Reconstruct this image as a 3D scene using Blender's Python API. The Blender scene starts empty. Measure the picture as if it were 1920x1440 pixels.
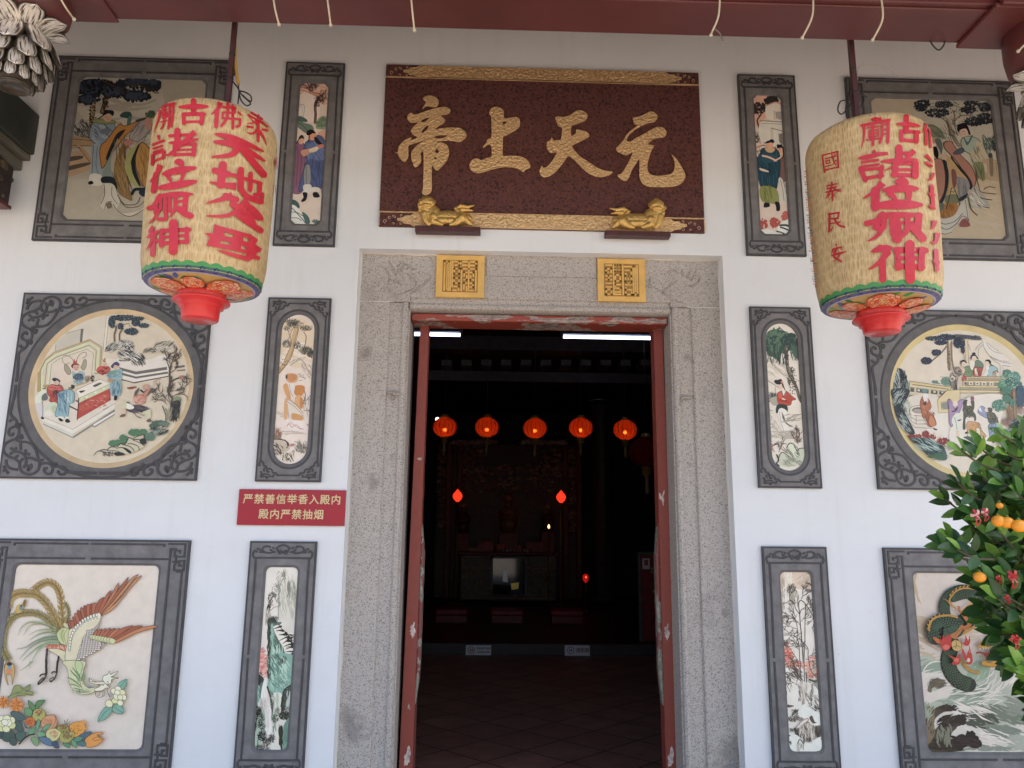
import bpy, bmesh, math, random
from mathutils import Vector, Matrix, noise as mnoise
from mathutils.geometry import tessellate_polygon
S = bpy.context.scene
COL = S.collection
rad = math.radians
rnd = random.Random(7)

# ------------------------------------------------------------------ camera
FPX = 1442.0
PITCH, YAW, ROLL = 0.1959456, 0.02785790, 0.01065125
CAM = Vector((-0.2937, -4.3, 1.55))
_cp, _sp, _cy, _sy = math.cos(PITCH), math.sin(PITCH), math.cos(YAW), math.sin(YAW)
FWD = Vector((_sy*_cp, _cy*_cp, _sp)); _r = Vector((_cy, -_sy, 0)); _u = _r.cross(FWD)
RIGHT = math.cos(ROLL)*_r + math.sin(ROLL)*_u
UP = -math.sin(ROLL)*_r + math.cos(ROLL)*_u
cd = bpy.data.cameras.new('camera'); cam = bpy.data.objects.new('camera', cd); COL.objects.link(cam)
m = Matrix((RIGHT, UP, -FWD)).transposed().to_4x4(); m.translation = CAM
cam.matrix_world = m
cd.sensor_width = 36; cd.lens = FPX/1920*36; cd.clip_start = 0.05; cd.clip_end = 400
S.camera = cam

# ------------------------------------------------------------------ world, sun, exposure
SUN_EL, SUN_AZ = 58, 100          # high sun from the side: the porch stays in shade
W = bpy.data.worlds.new('World'); S.world = W; W.use_nodes = True
nt = W.node_tree; bg = nt.nodes['Background']
sky = nt.nodes.new('ShaderNodeTexSky'); sky.sky_type = 'NISHITA'; sky.sun_disc = False
sky.sun_elevation = rad(SUN_EL); sky.sun_rotation = rad(SUN_AZ); sky.dust_density = 3.0; sky.air_density = 1.0
nt.links.new(sky.outputs[0], bg.inputs[0]); bg.inputs[1].default_value = 0.15
sl = bpy.data.lights.new('sun', 'SUN'); sl.energy = 3.3; sl.angle = rad(0.5); sl.color = (1, .93, .82)
so = bpy.data.objects.new('sun', sl); COL.objects.link(so)
_d = Vector((math.sin(rad(SUN_AZ))*math.cos(rad(SUN_EL)), math.cos(rad(SUN_AZ))*math.cos(rad(SUN_EL)), math.sin(rad(SUN_EL))))
so.rotation_euler = _d.to_track_quat('Z', 'Y').to_euler()
S.view_settings.view_transform = 'Standard'; S.view_settings.look = 'None'
S.view_settings.gamma = 1; S.view_settings.exposure = 1.52
S.cycles.use_denoising = True
S.cycles.max_bounces = 10; S.cycles.diffuse_bounces = 6

# ------------------------------------------------------------------ helpers
def ray(px, py):
    return FWD + RIGHT*((px-960)/FPX) + UP*((720-py)/FPX)
def P(px, py, Y=0.0):              # the point of the plane y = Y seen at a pixel of the survey photo
    d = ray(px, py); return CAM + d*((Y-CAM.y)/d.y)
def PZ(px, py, z=0.0):
    d = ray(px, py); return CAM + d*((z-CAM.z)/d.z)
def lin(c):
    c = c/255; return c/12.92 if c <= .04045 else ((c+.055)/1.055)**2.4
def rgb(r, g, b): return (lin(r), lin(g), lin(b))
def tag(o, label=None, cat=None, group=None, kind=None):
    if label: o['label'] = label
    if cat: o['category'] = cat
    if group: o['group'] = group
    if kind: o['kind'] = kind
    return o
def empty(name, loc, label, cat, group=None):
    o = bpy.data.objects.new(name, None); COL.objects.link(o); o.location = loc; o.empty_display_size = .1
    return tag(o, label, cat, group)

class MB:
    """collects faces; build() links them as one mesh object"""
    def __init__(s): s.v = []; s.f = []; s.mi = []; s.sm = []; s.uv = []; s.col = []
    def vert(s, p): s.v.append(tuple(p)); return len(s.v)-1
    def face(s, idx, mi=0, sm=False, col=None):
        s.f.append(tuple(idx)); s.mi.append(mi); s.sm.append(sm); s.col.append(col)
    def poly(s, pts, mi=0, sm=False, col=None): s.face([s.vert(p) for p in pts], mi, sm, col)
    def box(s, a, b, mi=0):
        x0, y0, z0 = a; x1, y1, z1 = b
        q = [s.vert(p) for p in ((x0,y0,z0),(x1,y0,z0),(x1,y1,z0),(x0,y1,z0),(x0,y0,z1),(x1,y0,z1),(x1,y1,z1),(x0,y1,z1))]
        for f in ((3,2,1,0),(4,5,6,7),(0,1,5,4),(1,2,6,5),(2,3,7,6),(3,0,4,7)): s.face([q[i] for i in f], mi)
    def hexa(s, bot, top, mi=0):
        n = len(bot); a = [s.vert(p) for p in bot]; b = [s.vert(p) for p in top]
        s.face(a[::-1], mi); s.face(b, mi)
        for i in range(n): j = (i+1) % n; s.face((a[i], a[j], b[j], b[i]), mi)
    def prism(s, pts, d, mi=0, sm=False, mi_side=None):      # closed outline pushed along d
        d = Vector(d); n = len(pts)
        a = [s.vert(p) for p in pts]; b = [s.vert(Vector(p)+d) for p in pts]
        s.face(a, mi); s.face(b[::-1], mi)
        for i in range(n):
            j = (i+1) % n; s.face((a[j], a[i], b[i], b[j]), mi if mi_side is None else mi_side, sm)
    def lathe(s, prof, n=32, M4=None, mi=0, sm=True, cap=True):   # prof: (r, z)
        M4 = M4 or Matrix(); rows = []
        for r, z in prof:
            rows.append([s.vert(M4 @ Vector((r*math.cos(2*math.pi*i/n), r*math.sin(2*math.pi*i/n), z))) for i in range(n)])
        for a, b in zip(rows, rows[1:]):
            for i in range(n): j = (i+1) % n; s.face((a[i], a[j], b[j], b[i]), mi, sm)
        if cap: s.face(rows[0][::-1], mi); s.face(rows[-1], mi)
    def tube(s, path, r, n=8, mi=0, sm=True, cap=True):
        path = [Vector(p) for p in path]; rows = []; k = len(path)
        rr = r if isinstance(r, (list, tuple)) else [r]*k
        nrm = None
        for i, p in enumerate(path):
            t = (path[min(i+1, k-1)]-path[max(i-1, 0)]).normalized()
            if nrm is None: nrm = t.orthogonal().normalized()
            nrm = (nrm-t*nrm.dot(t)); nrm = nrm.normalized() if nrm.length > 1e-6 else t.orthogonal().normalized()
            bi = t.cross(nrm)
            rows.append([s.vert(p+(nrm*math.cos(2*math.pi*j/n)+bi*math.sin(2*math.pi*j/n))*rr[i]) for j in range(n)])
        for a, b in zip(rows, rows[1:]):
            for i in range(n): j = (i+1) % n; s.face((a[i], a[j], b[j], b[i]), mi, sm)
        if cap: s.face(rows[0][::-1], mi); s.face(rows[-1], mi)
    def ball(s, c, r, n=12, mi=0, sx=1, sy=1, sz=1):
        c = Vector(c); prof = [(math.sin(math.pi*i/n), -math.cos(math.pi*i/n)) for i in range(1, n)]
        M4 = Matrix.Translation(c) @ Matrix.Diagonal((r*sx, r*sy, r*sz, 1)); s.lathe(prof, n+4, M4, mi)
    def build(s, name, mats, parent=None, label=None, cat=None, group=None, kind=None, bevel=0, loc=None):
        me = bpy.data.meshes.new(name)
        vs = s.v
        base = Vector(parent.location) if (parent is not None and parent.get('_root', 1)) else None
        off = Vector(loc) if loc is not None else Vector((0, 0, 0))
        if parent is not None:
            w = Vector((0, 0, 0)); q = parent
            while q is not None: w += Vector(q.location); q = q.parent
            off = w + Vector((0, 0, 0)) if loc is None else Vector(loc)
        if off.length > 0: vs = [tuple(Vector(p)-off) for p in vs]
        me.from_pydata(vs, [], s.f)
        if not isinstance(mats, (list, tuple)): mats = [mats]
        for mm in mats: me.materials.append(mm)
        me.polygons.foreach_set('material_index', s.mi)
        me.polygons.foreach_set('use_smooth', s.sm)
        if any(c is not None for c in s.col):
            at = me.color_attributes.new('Col', 'FLOAT_COLOR', 'CORNER'); buf = []
            for f, c in zip(s.f, s.col):
                c = c or (.5, .5, .5); buf += [c[0], c[1], c[2], 1.0]*len(f)
            at.data.foreach_set('color', buf)
        if s.uv:
            ul = me.uv_layers.new(name='UVMap'); buf = []
            for f in s.f:
                for i in f: buf += list(s.uv[i])
            ul.data.foreach_set('uv', buf)
        me.validate(); me.update()
        o = bpy.data.objects.new(name, me); COL.objects.link(o)
        if parent is not None:
            o.parent = parent
            if loc is not None: o.location = Vector(loc)-w
        elif loc is not None: o.location = off
        if bevel:
            b = o.modifiers.new('bevel', 'BEVEL'); b.width = bevel; b.segments = 2; b.limit_method = 'ANGLE'
        return tag(o, label, cat, group, kind)

def smooth(pts, n=6, closed=False):        # Catmull-Rom through 2-D or 3-D points
    pts = [Vector(p) for p in pts]; out = []; k = len(pts)
    if k < 3: return pts
    rng = range(k) if closed else range(k-1)
    for i in rng:
        if closed: a, b, c, d = pts[(i-1) % k], pts[i], pts[(i+1) % k], pts[(i+2) % k]
        else: a, b, c, d = pts[max(i-1, 0)], pts[i], pts[i+1], pts[min(i+2, k-1)]
        for j in range(n):
            t = j/n
            out.append(.5*((2*b)+(c-a)*t+(2*a-5*b+4*c-d)*t*t+(3*b-a-3*c+d)*t**3))
    if not closed: out.append(pts[-1])
    return out

# ------------------------------------------------------------------ materials
def newmat(name):
    m = bpy.data.materials.new(name); m.use_nodes = True; n = m.node_tree
    return m, n, n.nodes['Principled BSDF']
def N(n, t, **kw):
    x = n.nodes.new(t)
    for k, v in kw.items():
        if k.startswith('i_'):
            key = k[2:]; key = int(key) if key.isdigit() else key.replace('_', ' ')
            x.inputs[key].default_value = v
        else: setattr(x, k, v)
    return x
def ramp(n, src, stops, interp='LINEAR'):
    r = n.nodes.new('ShaderNodeValToRGB'); r.color_ramp.interpolation = interp
    e = r.color_ramp.elements
    while len(e) < len(stops): e.new(.5)
    for el, (p, c) in zip(e, stops):
        el.position = p; el.color = (c[0], c[1], c[2], 1) if isinstance(c, (tuple, list)) else (c, c, c, 1)
    n.links.new(src, r.inputs[0]); return r.outputs[0]
def mixc(n, fac, a, b, mode='MIX'):
    x = n.nodes.new('ShaderNodeMix'); x.data_type = 'RGBA'; x.blend_type = mode
    for sock, v in ((0, fac), (6, a), (7, b)):
        if hasattr(v, 'links'): n.links.new(v, x.inputs[sock])
        elif isinstance(v, (int, float)): x.inputs[sock].default_value = v
        else: x.inputs[sock].default_value = (v[0], v[1], v[2], 1)
    return x.outputs[2]
def bump(n, bs, h, strength=.3, dist=.005):
    b = n.nodes.new('ShaderNodeBump'); b.inputs['Strength'].default_value = strength; b.inputs['Distance'].default_value = dist
    n.links.new(h, b.inputs['Height']); n.links.new(b.outputs[0], bs.inputs['Normal'])
def noise(n, co, scale, detail=4, rough=.55):
    x = N(n, 'ShaderNodeTexNoise'); x.inputs['Scale'].default_value = scale; x.inputs['Detail'].default_value = detail
    x.inputs['Roughness'].default_value = rough; n.links.new(co, x.inputs['Vector']); return x.outputs[0]
def geo_pos(n): return N(n, 'ShaderNodeNewGeometry').outputs['Position']
def M(name, c, rough=.6, metal=0, var=.12, scale=6, bmp=0, bscale=60, bdist=.004, spec=.5):
    m, n, bs = newmat(name); co = geo_pos(n)
    f = noise(n, co, scale)
    lo = tuple(x*(1-var) for x in c); hi = tuple(min(1, x*(1+var)) for x in c)
    n.links.new(ramp(n, f, [(.3, lo), (.7, hi)]), bs.inputs['Base Color'])
    bs.inputs['Roughness'].default_value = rough; bs.inputs['Metallic'].default_value = metal
    bs.inputs['Specular IOR Level'].default_value = spec
    if bmp: bump(n, bs, noise(n, co, bscale, 3), bmp, bdist)
    return m
def emit(name, c, strength):
    m, n, bs = newmat(name); bs.inputs['Base Color'].default_value = (*c, 1)
    bs.inputs['Emission Color'].default_value = (*c, 1); bs.inputs['Emission Strength'].default_value = strength
    return m
def colmat(name, rough=.4, var=.1, scale=25, bmp=0, bscale=80, spec=.4):    # pigment colour per face + glaze mottling
    m, n, bs = newmat(name); co = geo_pos(n)
    a = N(n, 'ShaderNodeVertexColor', layer_name='Col').outputs[0]
    f = noise(n, co, scale, 5, .6)
    r = ramp(n, f, [(.3, 1-var), (.7, 1+var*.6)])
    n.links.new(mixc(n, 1.0, a, r, 'MULTIPLY'), bs.inputs['Base Color'])
    bs.inputs['Roughness'].default_value = rough; bs.inputs['Specular IOR Level'].default_value = spec
    if bmp: bump(n, bs, noise(n, co, bscale, 3), bmp, .002)
    return m

def mat_plaster():
    m, n, bs = newmat('white_plaster'); co = geo_pos(n)
    f = noise(n, co, 1.3, 6); g = noise(n, co, 9, 6, .7)
    c = mixc(n, ramp(n, f, [(.35, 0.), (.75, 1.)]), (.775, .80, .815), (.72, .74, .755))
    sp = noise(n, co, 45, 2, .5)
    c = mixc(n, ramp(n, sp, [(.74, 0.), (.79, .35)]), c, (.45, .43, .42))
    c = mixc(n, ramp(n, g, [(.55, 0.), (.8, .25)]), c, (.66, .65, .64))
    mp = N(n, 'ShaderNodeMapping'); mp.inputs['Scale'].default_value = (7, 1, .35); n.links.new(co, mp.inputs[0])
    c = mixc(n, ramp(n, noise(n, mp.outputs[0], 1.6, 5, .6), [(.56, 0.), (.75, .22)]), c, (.60, .59, .56))
    n.links.new(c, bs.inputs['Base Color']); bs.inputs['Roughness'].default_value = .75
    bs.inputs['Specular IOR Level'].default_value = .25
    bump(n, bs, noise(n, co, 30, 5), .12, .004)
    return m
def mat_granite(name, base, dark, light, scale=95, stain=True):
    m, n, bs = newmat(name); co = geo_pos(n)
    v = N(n, 'ShaderNodeTexVoronoi', feature='F1'); v.inputs['Scale'].default_value = scale; n.links.new(co, v.inputs['Vector'])
    sep = N(n, 'ShaderNodeSeparateColor'); n.links.new(v.outputs['Color'], sep.inputs[0])
    c = ramp(n, sep.outputs[0], [(0, dark), (.11, dark), (.18, base), (.62, base), (.72, light), (1, light)])
    f2 = noise(n, co, scale*1.9, 2)
    c = mixc(n, ramp(n, f2, [(.40, 1.), (.48, 0.)]), c, tuple(x*.72 for x in base))
    if stain:
        f = noise(n, co, 2.2, 5, .6)
        c = mixc(n, ramp(n, f, [(.60, 0.), (.72, .55)]), c, tuple(x*.42 for x in base))
        g = noise(n, co, 5, 4)
        c = mixc(n, ramp(n, g, [(.62, 0.), (.8, .35)]), c, (.30, .22, .13))
        for (px, py, r) in ((684, 662, .05), (652, 1345, .07), (668, 1370, .09), (1291, 672, .035), (1358, 1150, .03), (1372, 1415, .11), (735, 855, .03), (1296, 870, .03), (700, 905, .06)):
            q = P(px, py, .1); d = N(n, 'ShaderNodeVectorMath', operation='DISTANCE'); wv = N(n, 'ShaderNodeVectorMath', operation='MULTIPLY_ADD')
            nz = N(n, 'ShaderNodeTexNoise'); nz.inputs['Scale'].default_value = 18; n.links.new(co, nz.inputs['Vector']); n.links.new(nz.outputs['Color'], wv.inputs[0]); wv.inputs[1].default_value = (r*1.6,)*3; n.links.new(co, wv.inputs[2])
            n.links.new(wv.outputs[0], d.inputs[0]); d.inputs[1].default_value = (q.x+r*.8, q.y+r*.8, q.z+r*.8)
            c = mixc(n, ramp(n, d.outputs['Value'], [(r*.35, .55), (r, 0.)]), c, tuple(x*.38 for x in base))
    n.links.new(c, bs.inputs['Base Color']); bs.inputs['Roughness'].default_value = .7
    bs.inputs['Specular IOR Level'].default_value = .3
    bump(n, bs, f2, .25, .003)
    return m
def mat_peel(name, paint, wood, thr=.56, sc=(3, 3, 14), dark=(.05, .03, .03)):
    m, n, bs = newmat(name); co = geo_pos(n)
    mp = N(n, 'ShaderNodeMapping'); mp.inputs['Scale'].default_value = sc; n.links.new(co, mp.inputs[0])
    f = noise(n, mp.outputs[0], 1.6, 7, .62)
    g = noise(n, co, 30, 4); w = noise(n, mp.outputs[0], 9, 4)
    pa = mixc(n, ramp(n, g, [(.3, 0.), (.75, .5)]), paint, tuple(x*.65 for x in paint))
    wd = mixc(n, ramp(n, w, [(.35, 0.), (.65, 1.)]), tuple(x*.55 for x in wood), wood)
    c = mixc(n, ramp(n, f, [(thr-.004, 0.), (thr+.004, 1.)]), pa, wd)
    c = mixc(n, ramp(n, f, [(thr+.06, 0.), (thr+.10, .8), (thr+.12, 0.)]), c, dark)
    sp = noise(n, co, 40, 2)
    c = mixc(n, ramp(n, sp, [(.73, 0.), (.75, .7)]), c, tuple(min(.7, x*2+.1) for x in wood))
    n.links.new(c, bs.inputs['Base Color']); bs.inputs['Roughness'].default_value = .6
    bump(n, bs, ramp(n, f, [(thr-.01, 1.), (thr+.01, 0.)]), .5, .003)
    return m
def mat_gold(name, c=(.85, .57, .29), rough=.34, bmp=1.0, bs_=62, metal=.55):
    m, n, bs = newmat(name); co = geo_pos(n)
    f = noise(n, co, bs_, 3, .6)
    n.links.new(ramp(n, f, [(.3, tuple(x*.75 for x in c)), (.7, c)]), bs.inputs['Base Color'])
    bs.inputs['Metallic'].default_value = metal; bs.inputs['Roughness'].default_value = rough
    if bmp: bump(n, bs, f, bmp, .014)
    return m
def mat_tiles(name, c1, c2, grout, size, rot=0, rough=.35):
    m, n, bs = newmat(name); co = geo_pos(n)
    mp = N(n, 'ShaderNodeMapping'); mp.inputs['Rotation'].default_value = (0, 0, rot); n.links.new(co, mp.inputs[0])
    b = N(n, 'ShaderNodeTexBrick'); b.offset = 0; b.inputs['Scale'].default_value = 1/size
    b.inputs['Brick Width'].default_value = 1; b.inputs['Row Height'].default_value = 1; b.inputs['Mortar Size'].default_value = .02
    b.inputs['Color1'].default_value = (*c1, 1); b.inputs['Color2'].default_value = (*c2, 1); b.inputs['Mortar'].default_value = (*grout, 1)
    n.links.new(mp.outputs[0], b.inputs['Vector'])
    f = noise(n, co, 5, 6)
    n.links.new(mixc(n, 1., b.outputs[0], ramp(n, f, [(.3, .7), (.7, 1.1)]), 'MULTIPLY'), bs.inputs['Base Color'])
    bs.inputs['Roughness'].default_value = rough
    return m

MT = dict(
    plaster=mat_plaster(),
    granite=mat_granite('grey_granite', (.455, .415, .378), (.20, .18, .165), (.53, .495, .455), 210),
    redgranite=mat_granite('red_granite', (.098, .036, .032), (.034, .015, .016), (.135, .050, .040), 90, False),
    redpaint=M('red_beam_paint', (.100, .024, .023), .45, 0, .18, 3, .15, 40),
    redpeel=mat_peel('peeling_red_paint', (.30, .055, .035), (.42, .33, .29), .52, (3, 3, 16)),
    leafpeel=mat_peel('chipped_red_door_paint', (.27, .055, .036), (.45, .36, .32), .70, (9, 9, 5)),
    gold=mat_gold('hammered_gold_leaf'),
    goldflat=M('gold_paint', (.74, .44, .115), .45, .25, .12, 12, .25, 60),
    goldstat=mat_gold('bright_gold_lacquer', (.78, .50, .16), .34, .45, 90, .6),
    slate=M('carved_grey_slate', (.168, .163, .163), .6, 0, .25, 14, .35, 150, .003),
    slatedark=M('dark_slate_carving', (.052, .051, .056), .6, 0, .25, 20, .3, 150, .003),
    slatemid=M('mid_slate', (.115, .112, .113), .6, 0, .2, 14, .3, 150, .003),
    paint=colmat('glazed_painting', .38, .07, 18),
    redplastic=M('red_plastic', (.62, .035, .035), .3, 0, .05, 4),
    dark=M('dark_hall_timber', (.022, .018, .017), .6, 0, .3, 3),  # hall's darkness put into the near-black colour of walls and ceiling
    black=M('black_cable', (.02, .02, .02), .5),
)
# ================================================================== setting
YW, YS = 0.02, 0.10                      # plaster face, granite face
def struct(name, mb, mats, **k): return mb.build(name, mats, kind='structure', **k)

g = MB(); g.poly([(-60, -90, 0), (60, -90, 0), (60, 40, 0), (-60, 40, 0)])
struct('ground', g, mat_tiles('forecourt_paving', (.40, .33, .26), (.46, .38, .30), (.24, .2, .17), .45, 0, .7))

# plaster wall with the door hole
wTL = P(674, 465.6, YW); wTR = P(1354.4, 479.5, YW)
HX0, HX1, HZ = wTL.x, wTR.x, (wTL.z+wTR.z)/2
w = MB(); XW = 7.0; ZT = 5.6
for a, b in (((-XW, 0), (HX0, HZ)), ((HX1, 0), (XW, HZ)), ((-XW, HZ), (XW, ZT))):
    w.poly([(a[0], YW, a[1]), (b[0], YW, a[1]), (b[0], YW, b[1]), (a[0], YW, b[1])])
w.poly([(HX0, YW, 0), (HX0, YW, HZ), (HX0, .34, HZ), (HX0, .34, 0)])
w.poly([(HX1, YW, 0), (HX1, .34, 0), (HX1, .34, HZ), (HX1, YW, HZ)])
w.poly([(HX0, YW, HZ), (HX1, YW, HZ), (HX1, .34, HZ), (HX0, .34, HZ)])
wall = w.build('temple_wall', MT['plaster'], label='white plastered temple front wall around the granite doorway', cat='wall')

# granite surround: parts jamb x2, stone_lintel, moulding
oL = P(757, 1000, YS).x; oR = P(1270, 1000, YS).x
oL = P(768, 580, YS).x; oR = P(1258, 590, YS).x; oT = (P(768, 577, YS).z+P(1258, 590, YS).z)/2
gL = P(713, 1000, YS).x; gR = P(1311, 1000, YS).x
zj = P(650, 564, YS).z
sur = empty('granite_doorway', (0, YS, 0), 'grey speckled granite doorway with gold seal blocks over the entrance', 'doorway')
def jamb(x0, x1, xi, s):
    b = MB()                                            # x0 outer, x1 groove, xi opening ; s=+1 left jamb
    yb = .42
    prof = [(x0-.03*s, YS), (x1-.010*s, YS), (x1-.002*s, YS+.004), (x1, YS+.016), (x1+.003*s, YS+.017), (xi-.052*s, YS+.017), (xi-.046*s, YS+.017),
            (xi-.044*s, YS+.010), (xi-.036*s, YS+.004), (xi-.022*s, YS+.003), (xi-.010*s, YS+.012), (xi-.006*s, YS+.03), (xi, YS+.034), (xi, yb), (x0-.03*s, yb)]
    bot = [(x, y, 0.0) for x, y in prof]; top = [(x, y, zj-.0015) for x, y in prof]
    if s < 0: bot = bot[::-1]; top = top[::-1]
    b.hexa(bot, top)
    return b.build('jamb', MT['granite'], sur)
jamb(HX0, gL, oL, 1); jamb(HX1, gR, oR, -1)
b = MB()
zm = P(1000, 563, YS).z                                  # bottom of the flat lintel face
prof = [(YS, HZ+.03), (YS, zm+.012), (YS+.004, zm+.004), (YS+.016, zm), (YS+.018, zm-.004), (YS+.018, oT+.040), (YS+.008, oT+.036), (YS+.004, oT+.022), (YS+.012, oT+.008), (YS+.034, oT), (.42, oT), (.42, HZ+.03)]
b.hexa([(oL-.0, y, z) for y, z in prof][::-1], [(oR, y, z) for y, z in prof][::-1])
b.box((HX0-.03, YS, zj+.0015), (oL, .42, HZ+.03)); b.box((oR, YS, zj+.0015), (HX1+.03, .42, HZ+.03))
# sunken centre field between the seals
zl = P(1010, 520, YS).z; xa = P(912, 520, YS).x; xb = P(1118, 520, YS).x
b.box((xa, YS-.010, zl), (xb, YS, HZ+.02))
stl = b.build('stone_lintel', MT['granite'], sur, bevel=.003)
mo = MB(); 
for s, xx in ((1, HX0), (-1, HX1)):
    for i in range(9):
        z = zj + .0008
    mo.box((min(xx, xx+.20*s), YS-.0015, zj-.002), (max(xx, xx+.20*s), YS+.01, zj+.002))
mo.build('mortar_joint', M('lime_mortar', (.6, .58, .54), .9), sur)
# rough lime edge where plaster meets granite
e = MB()
for (x, z0, z1) in ((HX0, 0, HZ), (HX1, 0, HZ)):
    s = 1 if x < 0 else -1; k = 90
    for i in range(k):
        za = z0+(z1-z0)*i/k; zb = z0+(z1-z0)*(i+1)/k
        wa = .006+.010*abs(mnoise.noise((za*5, x, 0))); wb = .006+.010*abs(mnoise.noise((zb*5, x, 0)))
        e.poly([(x, YS-.004, za), (x+s*wa, YS-.002, za), (x+s*wb, YS-.002, zb), (x, YS-.004, zb)][::s])
k = 70
for i in range(k):
    xa_ = HX0+(HX1-HX0)*i/k; xb_ = HX0+(HX1-HX0)*(i+1)/k
    wa = .006+.012*abs(mnoise.noise((xa_*6, 3, 0))); wb = .006+.012*abs(mnoise.noise((xb_*6, 3, 0)))
    e.poly([(xa_, YS-.004, HZ), (xa_, YS-.002, HZ-wa), (xb_, YS-.002, HZ-wb), (xb_, YS-.004, HZ)])
e.build('mortar_edge', M('rough_lime', (.62, .58, .52), .9), sur)

# gold seal blocks with fret-like seal script
def seal(q, strokes, label):
    c = [P(x, y, YS-.02) for x, y in q]
    x0 = (c[0].x+c[3].x)/2; x1 = (c[1].x+c[2].x)/2; z1 = min((c[0].z+c[1].z)/2, HZ-.002); z0 = (c[2].z+c[3].z)/2
    b = MB(); b.box((x0, YS-.022, z0), (x1, YS+.0, z1))
    o = b.build('seal_block', MT['goldflat'], sur, label=label, bevel=.002)
    mx, mz = (x0+x1)/2, (z0+z1)/2; hw = (x1-x0)*.365; hh = (z1-z0)*.385
    g = MB(); yy = YS-.0222
    g.poly([(mx-hw, yy-.0004, mz-hh), (mx+hw, yy-.0004, mz-hh), (mx+hw, yy-.0004, mz+hh), (mx-hw, yy-.0004, mz+hh)])
    g.build('sunk_field', M('seal_recess_brown', (.34, .175, .045), .7, 0, .2, 40), o)
    s = MB(); n = 27.0; t = .64/n*2*hw
    def pt(u, v): return mx-hw+(u+.5)/n*2*hw, mz+hh-(v+.5)/n*2*hh
    for st in strokes.split():
        u0, v0, u1, v1 = [float(k) for k in st.split(',')]
        xa, za = pt(min(u0, u1), max(v0, v1)); xb, zb = pt(max(u0, u1), min(v0, v1))
        s.box((xa-t, yy-.004, za-t), (xb+t, yy, zb+t))
    s.build('seal_script', MT['goldflat'], o)
    return o
seal([(819, 478), (909, 480), (907.5, 558.5), (816, 556)],
     '1,1,4,1 1,1,1,3 4,1,4,25 1,5,1,25 3,4,3,24 5.5,1,5.5,25 7,1,7,22 8.5,1,12,1 12,1,12,4 9,4,12,4 8.5,7,12,7 8.5,7,8.5,11 12,7,12,11 8.5,11,12,11 8.5,15,12,15 8.5,15,8.5,19 12,15,12,19 8.5,19,12,19 8.5,22,12,22 12,22,12,25 8,25,10,25 13.5,1,13.5,5 14,1,19,1 21,1,25,1 25,1,25,4 21,4,25,4 14,4,18,4 19.5,1,19.5,25 14,7,25,7 14,7,14,25 25,7,25,25 16,10,18,10 16,10,16,13 18,13,18,16 16,16,18,16 16,19,18,19 16,19,16,24 18,22,18,25 21,10,23,10 23,10,23,13 21,13,21,16 21,16,23,16 21,19,23,19 23,19,23,22 21,22,23,22 21,25,23,25',
     'gold seal block of vertical frets, left over the door')
seal([(1121, 485), (1210.5, 486.5), (1210, 566), (1120, 564.5)],
     '1,1,5,1 1,4,5,4 1,4,1,7 5,4,5,7 1,7,3,7 1,10,5,10 3,10,3,13 1,13,5,13 1,16,5,16 1,19,5,19 1,21,5,21 1,21,1,25 5,21,5,25 1,25,5,25 6.8,1,6.8,25 8,1,12,1 8,1,8,6 12,1,12,6 10,1,10,6 8,3.5,12,3.5 8,6,12,6 8,9,12,9 8,9,8,14 12,9,12,14 8,14,12,14 8,17,12,17 8,17,8,19 8,20,12,20 12,20,12,22 8,23,12,23 8,25,12,25 14,1,14,25 15.5,2,22,2 22,2,22,25 16,5,20.5,5 20.5,5,20.5,8 16,8,18,8 16,10,20.5,10 16,10,16,14 18.2,8,18.2,16 20.5,10,20.5,14 16,14,20.5,14 16,17,20.5,17 16,19.5,16,21 16,21,20.5,21 16,23,16,25 16,25,20.5,25 20.5,23,20.5,25 25,1,25,25 23.5,3,23.5,22 22,25,25,25',
     'gold seal block of square frets, right over the door')

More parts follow.
